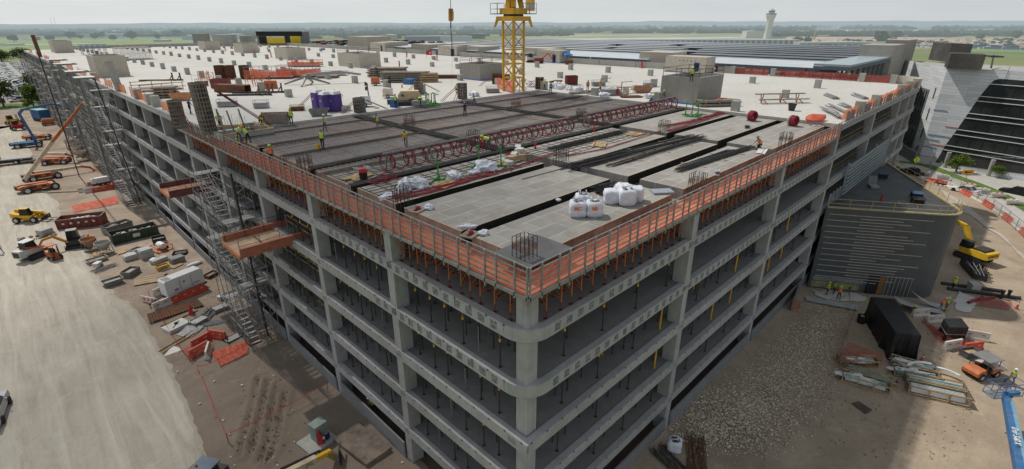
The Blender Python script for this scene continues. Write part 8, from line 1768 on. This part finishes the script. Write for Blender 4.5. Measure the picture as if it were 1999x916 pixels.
for r_,(z0,z1)in enumerate(((11.8,15.4),(7.2,10.8),(2.6,6.2))):
 for k in range(17):p=K+e2*(6.6+k*1.5)+nl*.14;part(MB().beam(rel(p+Z*z0),rel(p+Z*z1),.5,.5*.2,.5,.1),'slot_window',SLOT,o)
for z0,z1 in((14.2,16.6),(9.4,12),(5.2,7.6),(1.5,3.5)):p=K+e2*2.6+nl*.05;part(MB().beam(rel(p+Z*z0),rel(p+Z*z1),.55,.1),'slot_window',SLOT,o)
part(MB().beam(rel(K+e2*1.2+nl*.06+Z*1.3),rel(K+e2*2.4+nl*.06+Z*1.3),.05,2.6),'side_door',WHITED,o)
DG=conc('plant_screen',(.075,.072,.068),.1,(1.5,1.2,.03,.2,(.05,.05,.05)))
for(bx,by),lf,w_,ty in(((1847,121),(1812,116.5),4.3,85),((1848,133),(1843,129.5),6.0,104)):
 q=P(bx,by,HO);l_=P(*lf,HO)-q;zt=PX(bx,ty,0,q.x).z;p0=rel(q);zz=Z*(zt-HO);c4=[p0,p0+e1*w_,p0+e1*w_+(l_ if l_.length>3 else e2*6),p0+(l_ if l_.length>3 else e2*6)];b=MB()
 for i in range(4):b.face([c4[i],c4[(i+1)%4],c4[(i+1)%4]+zz,c4[i]+zz])
 part(b.face([c+zz for c in c4]),'plant_screen',DG,o)
part(MB().beam(rel(P(1935,132,HO)),rel(P(1940,108,HO+2.2)),.3).cbox(tuple(rel(P(1940,110,HO+2.4))),(4.5,2.2,.25),.3),'roof_canopy',DARK,o)
solo(MB().box(-9,-.2,0,9,.2,2.6),'yard_wall',PANELG,'grey screen wall between the garage and the silver building','wall',tuple(P(1758,303)),math.atan2(e2 .y,e2 .x))
for i in range(9):p=P(1815+i*21,322+i*2.6,.2);solo(MB().box(-.12,-.12,0,.12,.12,.95),'bollard',STUB,'short grey post in the verge before the glass building, %s from the left'%ORD[i],'bollard',tuple(p),0,'grey posts before the glass building')
q=P(1497,77);o=thing('control_tower','pale airport control tower with flared top on the right skyline','control tower',tuple(q));zt=PX(1505,17,0,q.x).z;TWm=H('tower_concrete',(.62,.585,.52),.06);k=zt/66
part(MB().lathe((0,0,0),[(10*k,0),(8.2*k,14*k),(7.6*k,36*k),(8.2*k,42*k),(11.5*k,51*k),(11.8*k,53*k),(0,53*k)],8),'shaft',TWm,o);part(MB().lathe((0,0,53*k),[(11.2*k,0),(11.8*k,3*k),(0,3*k)],8),'gallery',H('tower_gallery',(.20,.20,.2)),o)
part(MB().lathe((0,0,56*k),[(7*k,0),(7*k,1.5*k),(0,1.5*k)],8),'neck',TWm,o);part(MB().lathe((0,0,57.5*k),[(6.2*k,0),(7.4*k,4*k),(0,4*k)],8),'cab_glass',H('tower_glass',(.10,.12,.13)),o);part(MB().lathe((0,0,61.5*k),[(8*k,0),(7.5*k,1.4*k),(3*k,2*k),(2.6*k,4.5*k),(0,4.5*k)],8),'cab_roof',TWm,o)
def far_box(x0,x1,yb,yt,depth,label,col,name='warehouse',cat='building',wins=None,z=0):
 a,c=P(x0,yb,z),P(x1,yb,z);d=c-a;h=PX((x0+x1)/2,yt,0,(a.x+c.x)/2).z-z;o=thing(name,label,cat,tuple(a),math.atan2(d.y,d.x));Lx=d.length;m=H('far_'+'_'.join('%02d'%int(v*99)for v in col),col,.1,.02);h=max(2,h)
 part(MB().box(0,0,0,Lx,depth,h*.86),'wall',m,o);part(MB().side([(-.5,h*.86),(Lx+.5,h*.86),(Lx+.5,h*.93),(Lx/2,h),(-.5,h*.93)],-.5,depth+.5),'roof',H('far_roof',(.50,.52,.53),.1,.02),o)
 if wins:
  n,a0,a1=wins;w=MB()
  for i in range(n):part(MB().box(Lx*(i+.25)/n,-.3,h*a0,Lx*(i+.8)/n,-.05,h*a1),'window',H('far_window',(.16,.19,.22)),o)
 return o
far_box(1100,1560,90,77,30,'long pale terminal building with a row of tall windows behind the canopies',(.52,.50,.46),'terminal_building',wins=(44,.35,.8));far_box(1560,1740,92,82,20,'pale concrete wing at the right end of the terminal',(.40,.39,.37),'terminal_building',wins=(14,.2,.6));far_box(880,1100,88,82,20,'low beige terminal wing left of the crane',(.5,.46,.4),'terminal_building',wins=(10,.3,.7))
far_box(1456,1490,75,60,30,'pale hangar left of the control tower',(.55,.52,.46),'hangar');far_box(905,921,60,50,30,'dark tower block far away behind the hook',(.12,.13,.15),'office_block');far_box(880,930,61,58,30,'long low pale building beside the dark tower block',(.5,.48,.45));far_box(740,770,88,67,18,'beige concrete block behind the pale block room',(.42,.4,.37),'concrete_block_building');far_box(790,905,82,70,25,'dark grey garage block behind the solar canopies',(.17,.175,.18),'garage_block',wins=(9,.15,.55))
far_box(860,920,84,70,12,'pale canopy roof building in front of the dark garage block',(.5,.5,.5),'canopy_building');far_box(921,946,76,65,10,'black plant enclosure on a far roof left of the crane',(.035,.035,.038),'plant_enclosure')
for i,(a,c,yb,yt,col,lb)in enumerate(((153,250,73,66,(.33,.40,.46),'long blue grey hangar beyond the left field'),(42,62,79,76,(.7,.68,.62),'small white shed in the left field'),(0,19,90,86,(.5,.5,.48),'small grey shed at the left edge of the field'),(235,280,63,59,(.22,.19,.18),'dark brown building on the left skyline'),(356,380,78,70,(.34,.40,.42),'blue grey tank shed behind the roof edge'),(366,400,74,67,(.5,.53,.55),'pale blue hangar behind the roof cores'),(427,465,76,66,(.55,.58,.6),'white hangar with dark door behind the roof'),(300,318,82,78,(.3,.26,.24),'small dark hut in the field'),(1120,1260,57,53,(.5,.48,.44),'pale warehouse row on the right horizon'),(1370,1440,52,49,(.66,.66,.65),'white warehouse far behind the canopies'),(1390,1450,57,54,(.66,.66,.65),'second white warehouse nearer than the first'),(1510,1545,50,48,(.7,.7,.7),'white warehouse right of the control tower'),(1505,1620,56,54,(.45,.47,.48),'grey shed row right of the control tower'),(1600,1640,62,59,(.4,.44,.47),'blue grey shed in the right distance'),(1655,1790,62,58,(.72,.72,.71),'row of white vaulted sheds in the right distance'),(1790,1812,63,59,(.72,.72,.71),'white shed at the end of the vaulted row'),(430,480,59,56,(.5,.5,.48),'pale buildings far behind the roof'),(660,740,63,57,(.36,.4,.41),'blue grey hangar far behind the toilets'))):far_box(a,c,yb,yt,25,lb,col)
def far_sheet(pts,z,col,name,kind='structure',var=.3,sc=.02):
 q=[P(*p)for p in pts];setting(MB().face([(p.x,p.y,z)for p in q]),name,H('far_'+name+'_%02d'%int(col[0]*99),col,var,sc),kind)
far_sheet([(-100,112),(-100,76),(390,74),(520,82),(390,92),(120,100)],.05,(.21,.27,.075),'field',sc=.03);far_sheet([(-50,88),(180,85),(180,86),(-50,91)],.3,(.42,.40,.34),'track_road');far_sheet([(285,88),(390,86),(390,87.5),(285,90)],.3,(.5,.48,.44),'track_road')
far_sheet([(1000,84),(1000,66),(1500,66),(1500,80)],.05,(.30,.30,.16),'airfield',sc=.01);far_sheet([(1000,77),(1490,72),(1490,74.5),(1000,80)],.3,(.52,.50,.45),'runway');far_sheet([(1040,70),(1330,68),(1330,69),(1040,71)],.3,(.50,.48,.42),'runway')
far_sheet([(1500,84),(1540,72),(1660,72),(2050,75),(2050,101),(1760,96),(1560,92)],.08,(.44,.33,.24),'earthworks',var=.35,sc=.025);far_sheet([(1560,96),(1600,88),(1850,93),(2050,100),(2050,106),(1850,100)],.3,(.17,.23,.06),'grass_field',sc=.03);far_sheet([(1830,60),(1900,50),(2050,49),(2050,58)],.3,(.27,.31,.14),'hill_meadow');far_sheet([(1840,75),(1900,69),(2050,69),(2050,75)],.2,(.26,.29,.11),'meadow')
o=thing('blue_hoarding','long blue site hoarding in front of the distant earthworks','hoarding',tuple(P(1740,92)))
for i in range(8):a,c=P(1740+i*36,91+i*1.0),P(1774+i*36,92+i*1.0);part(MB().beam(a-P(1740,92)+Vector((0,0,1.4)),c-P(1740,92)+Vector((0,0,1.4)),.3,2.8),'panel',H('hoarding_blue',(.06,.13,.34),.2),o)
b=MB();rn=random.Random(5)
for i in range(420):q=P(rn.uniform(1520,2020),rn.uniform(74,97));r=rn.uniform(.8,3);b.blob((q.x,q.y,0),(r*rn.uniform(1,3),r*rn.uniform(1,3),r*.7),i%60,.5,1)
setting(b,'spoil_heaps',H('spoil',(.40,.29,.20),.35,.05),'stuff')
b=MB()
for i in range(150):q=P(rn.uniform(1540,2000),rn.uniform(78,97));b.cbox((q.x,q.y,1.2),(rn.uniform(3,7),2.4,rn.uniform(1.5,3)),rn.uniform(0,3))
setting(b,'distant_site_plant',H('far_white',(.6,.58,.55),.3,.3),'stuff')
b=MB()
for i in range(260):q=P(rn.uniform(20,480),rn.uniform(73,76));b.cbox((q.x,q.y,.8),(4.4,1.9,1.5),rn.uniform(0,3))
setting(b,'distant_vehicles',H('far_white',()),'stuff')
WD=H('wood_far',(.03,.047,.02),.4,.03);b=MB()
def wood(n,x0,x1,y0,y1,s0,s1,thr=-.05,fr=.012):
 i=k=0
 while i<n and k<n*12:
  k+=1;px,py=rn.uniform(x0,x1),rn.uniform(y0,y1)
  if noise.noise(Vector((px*fr,py*.33,s0)))<thr:continue
  q=P(px,py);s=rn.uniform(s0,s1)*.72;b.blob((q.x,q.y,s*.3),(s*rn.uniform(.9,1.9),s*rn.uniform(.9,1.9),s*rn.uniform(.5,.95)),i%300+px,.55,1);i+=1
wood(1054,-40,620,63.5,72,6,11,-.1);wood(714,-40,800,56,64,9,16,-.05);wood(544,480,780,64,76,6,10,-.05);wood(1054,700,1500,57,65.5,8,14,-.12);wood(442,700,1120,64,71,6,10,-.2);wood(714,1480,2040,62,71.5,6,11,-.05);wood(782,1100,2040,52,60,12,22,.0);wood(850,-40,1100,50.5,56,16,28,.0);wood(136,1540,2010,78,95,3,6,.05)
setting(b,'woods',WD,'stuff')
for i,(px,py,s,lb)in enumerate(((29,83,11,'broad dark tree standing alone in the left field'),(74,80,7,'small tree at the field edge left of the scaffolds'),(98,80,9,'dark tree in the field above the parking lot'),(139,77,13,'tall tree at the field edge before the hangar'),(157,77,8,'small round tree before the long hangar'),(186,77,11,'dark tree, left of a pair before the long hangar'),(199,75,11,'dark tree, right of a pair before the long hangar'),(222,79,9,'slim tree in front of the long hangar'),(258,78,14,'tall tree at the right end of the long hangar'),(310,77,10,'round dark tree beside the dark hut'),(345,72,14,'dense dark tree left of the blue sheds'),(1718,86,15,'large dark tree in the earthworks, left one'),(1750,77,13,'dark tree clump behind the earthworks'),(1556,85,8,'round green tree at the end of the terminal'),(1575,85,8,'second round green tree by the terminal'),(1847,68,10,'dark tree in front of the meadow on the right'),(1912,77,9,'lone tree at the right meadow'),(1983,77,12,'tree clump at the right edge before the meadow'),(1742,84,6,'small tree beside the large earthworks tree'))):
 q=P(px,py);o=thing('field_tree',lb,'tree',tuple(q));c=MB();r2=random.Random(i)
 for k in range(9):a=r2 .uniform(0,6.3);e=r2 .uniform(0,.55);c.blob((s*e*math.cos(a),s*e*math.sin(a),s*(.55+.4*r2 .random())),(s*.42,s*.42,s*.34),k+i*9,.6,2)
 part(c,'crown',H('field_leaf',(.05,.075,.03),.45,.3),o);part(MB().tube((0,0,0),(0,0,s*.6),s*.05,5),'trunk',H('far_bark',(.1,.08,.06)),o)
for i,(px,y0,y1)in enumerate(((105,58,34),(112,58,32.5))):
 q=P(px,y0);h=PX(px,y1,0,q.x).z;o=thing('radio_mast','thin lattice mast on the left skyline, %s one'%('left','right')[i],'mast',tuple(q));part(MB().tube((0,0,0),(0,0,h),1.5,4),'mast',H('mast_grey',(.42,.45,.47)),o)
o=thing('far_crane','small yellow crane in the distant earthworks','crane',tuple(P(1588,76)));part(MB().tube((0,0,2),tuple(PX(1593,58,0,P(1588,76).x)-P(1588,76)),1.2,4),'jib',H('far_yellow',(.55,.42,.12)),o);part(MB().cbox((0,0,2),(8,5,4)),'base',H('far_yellow',()),o)
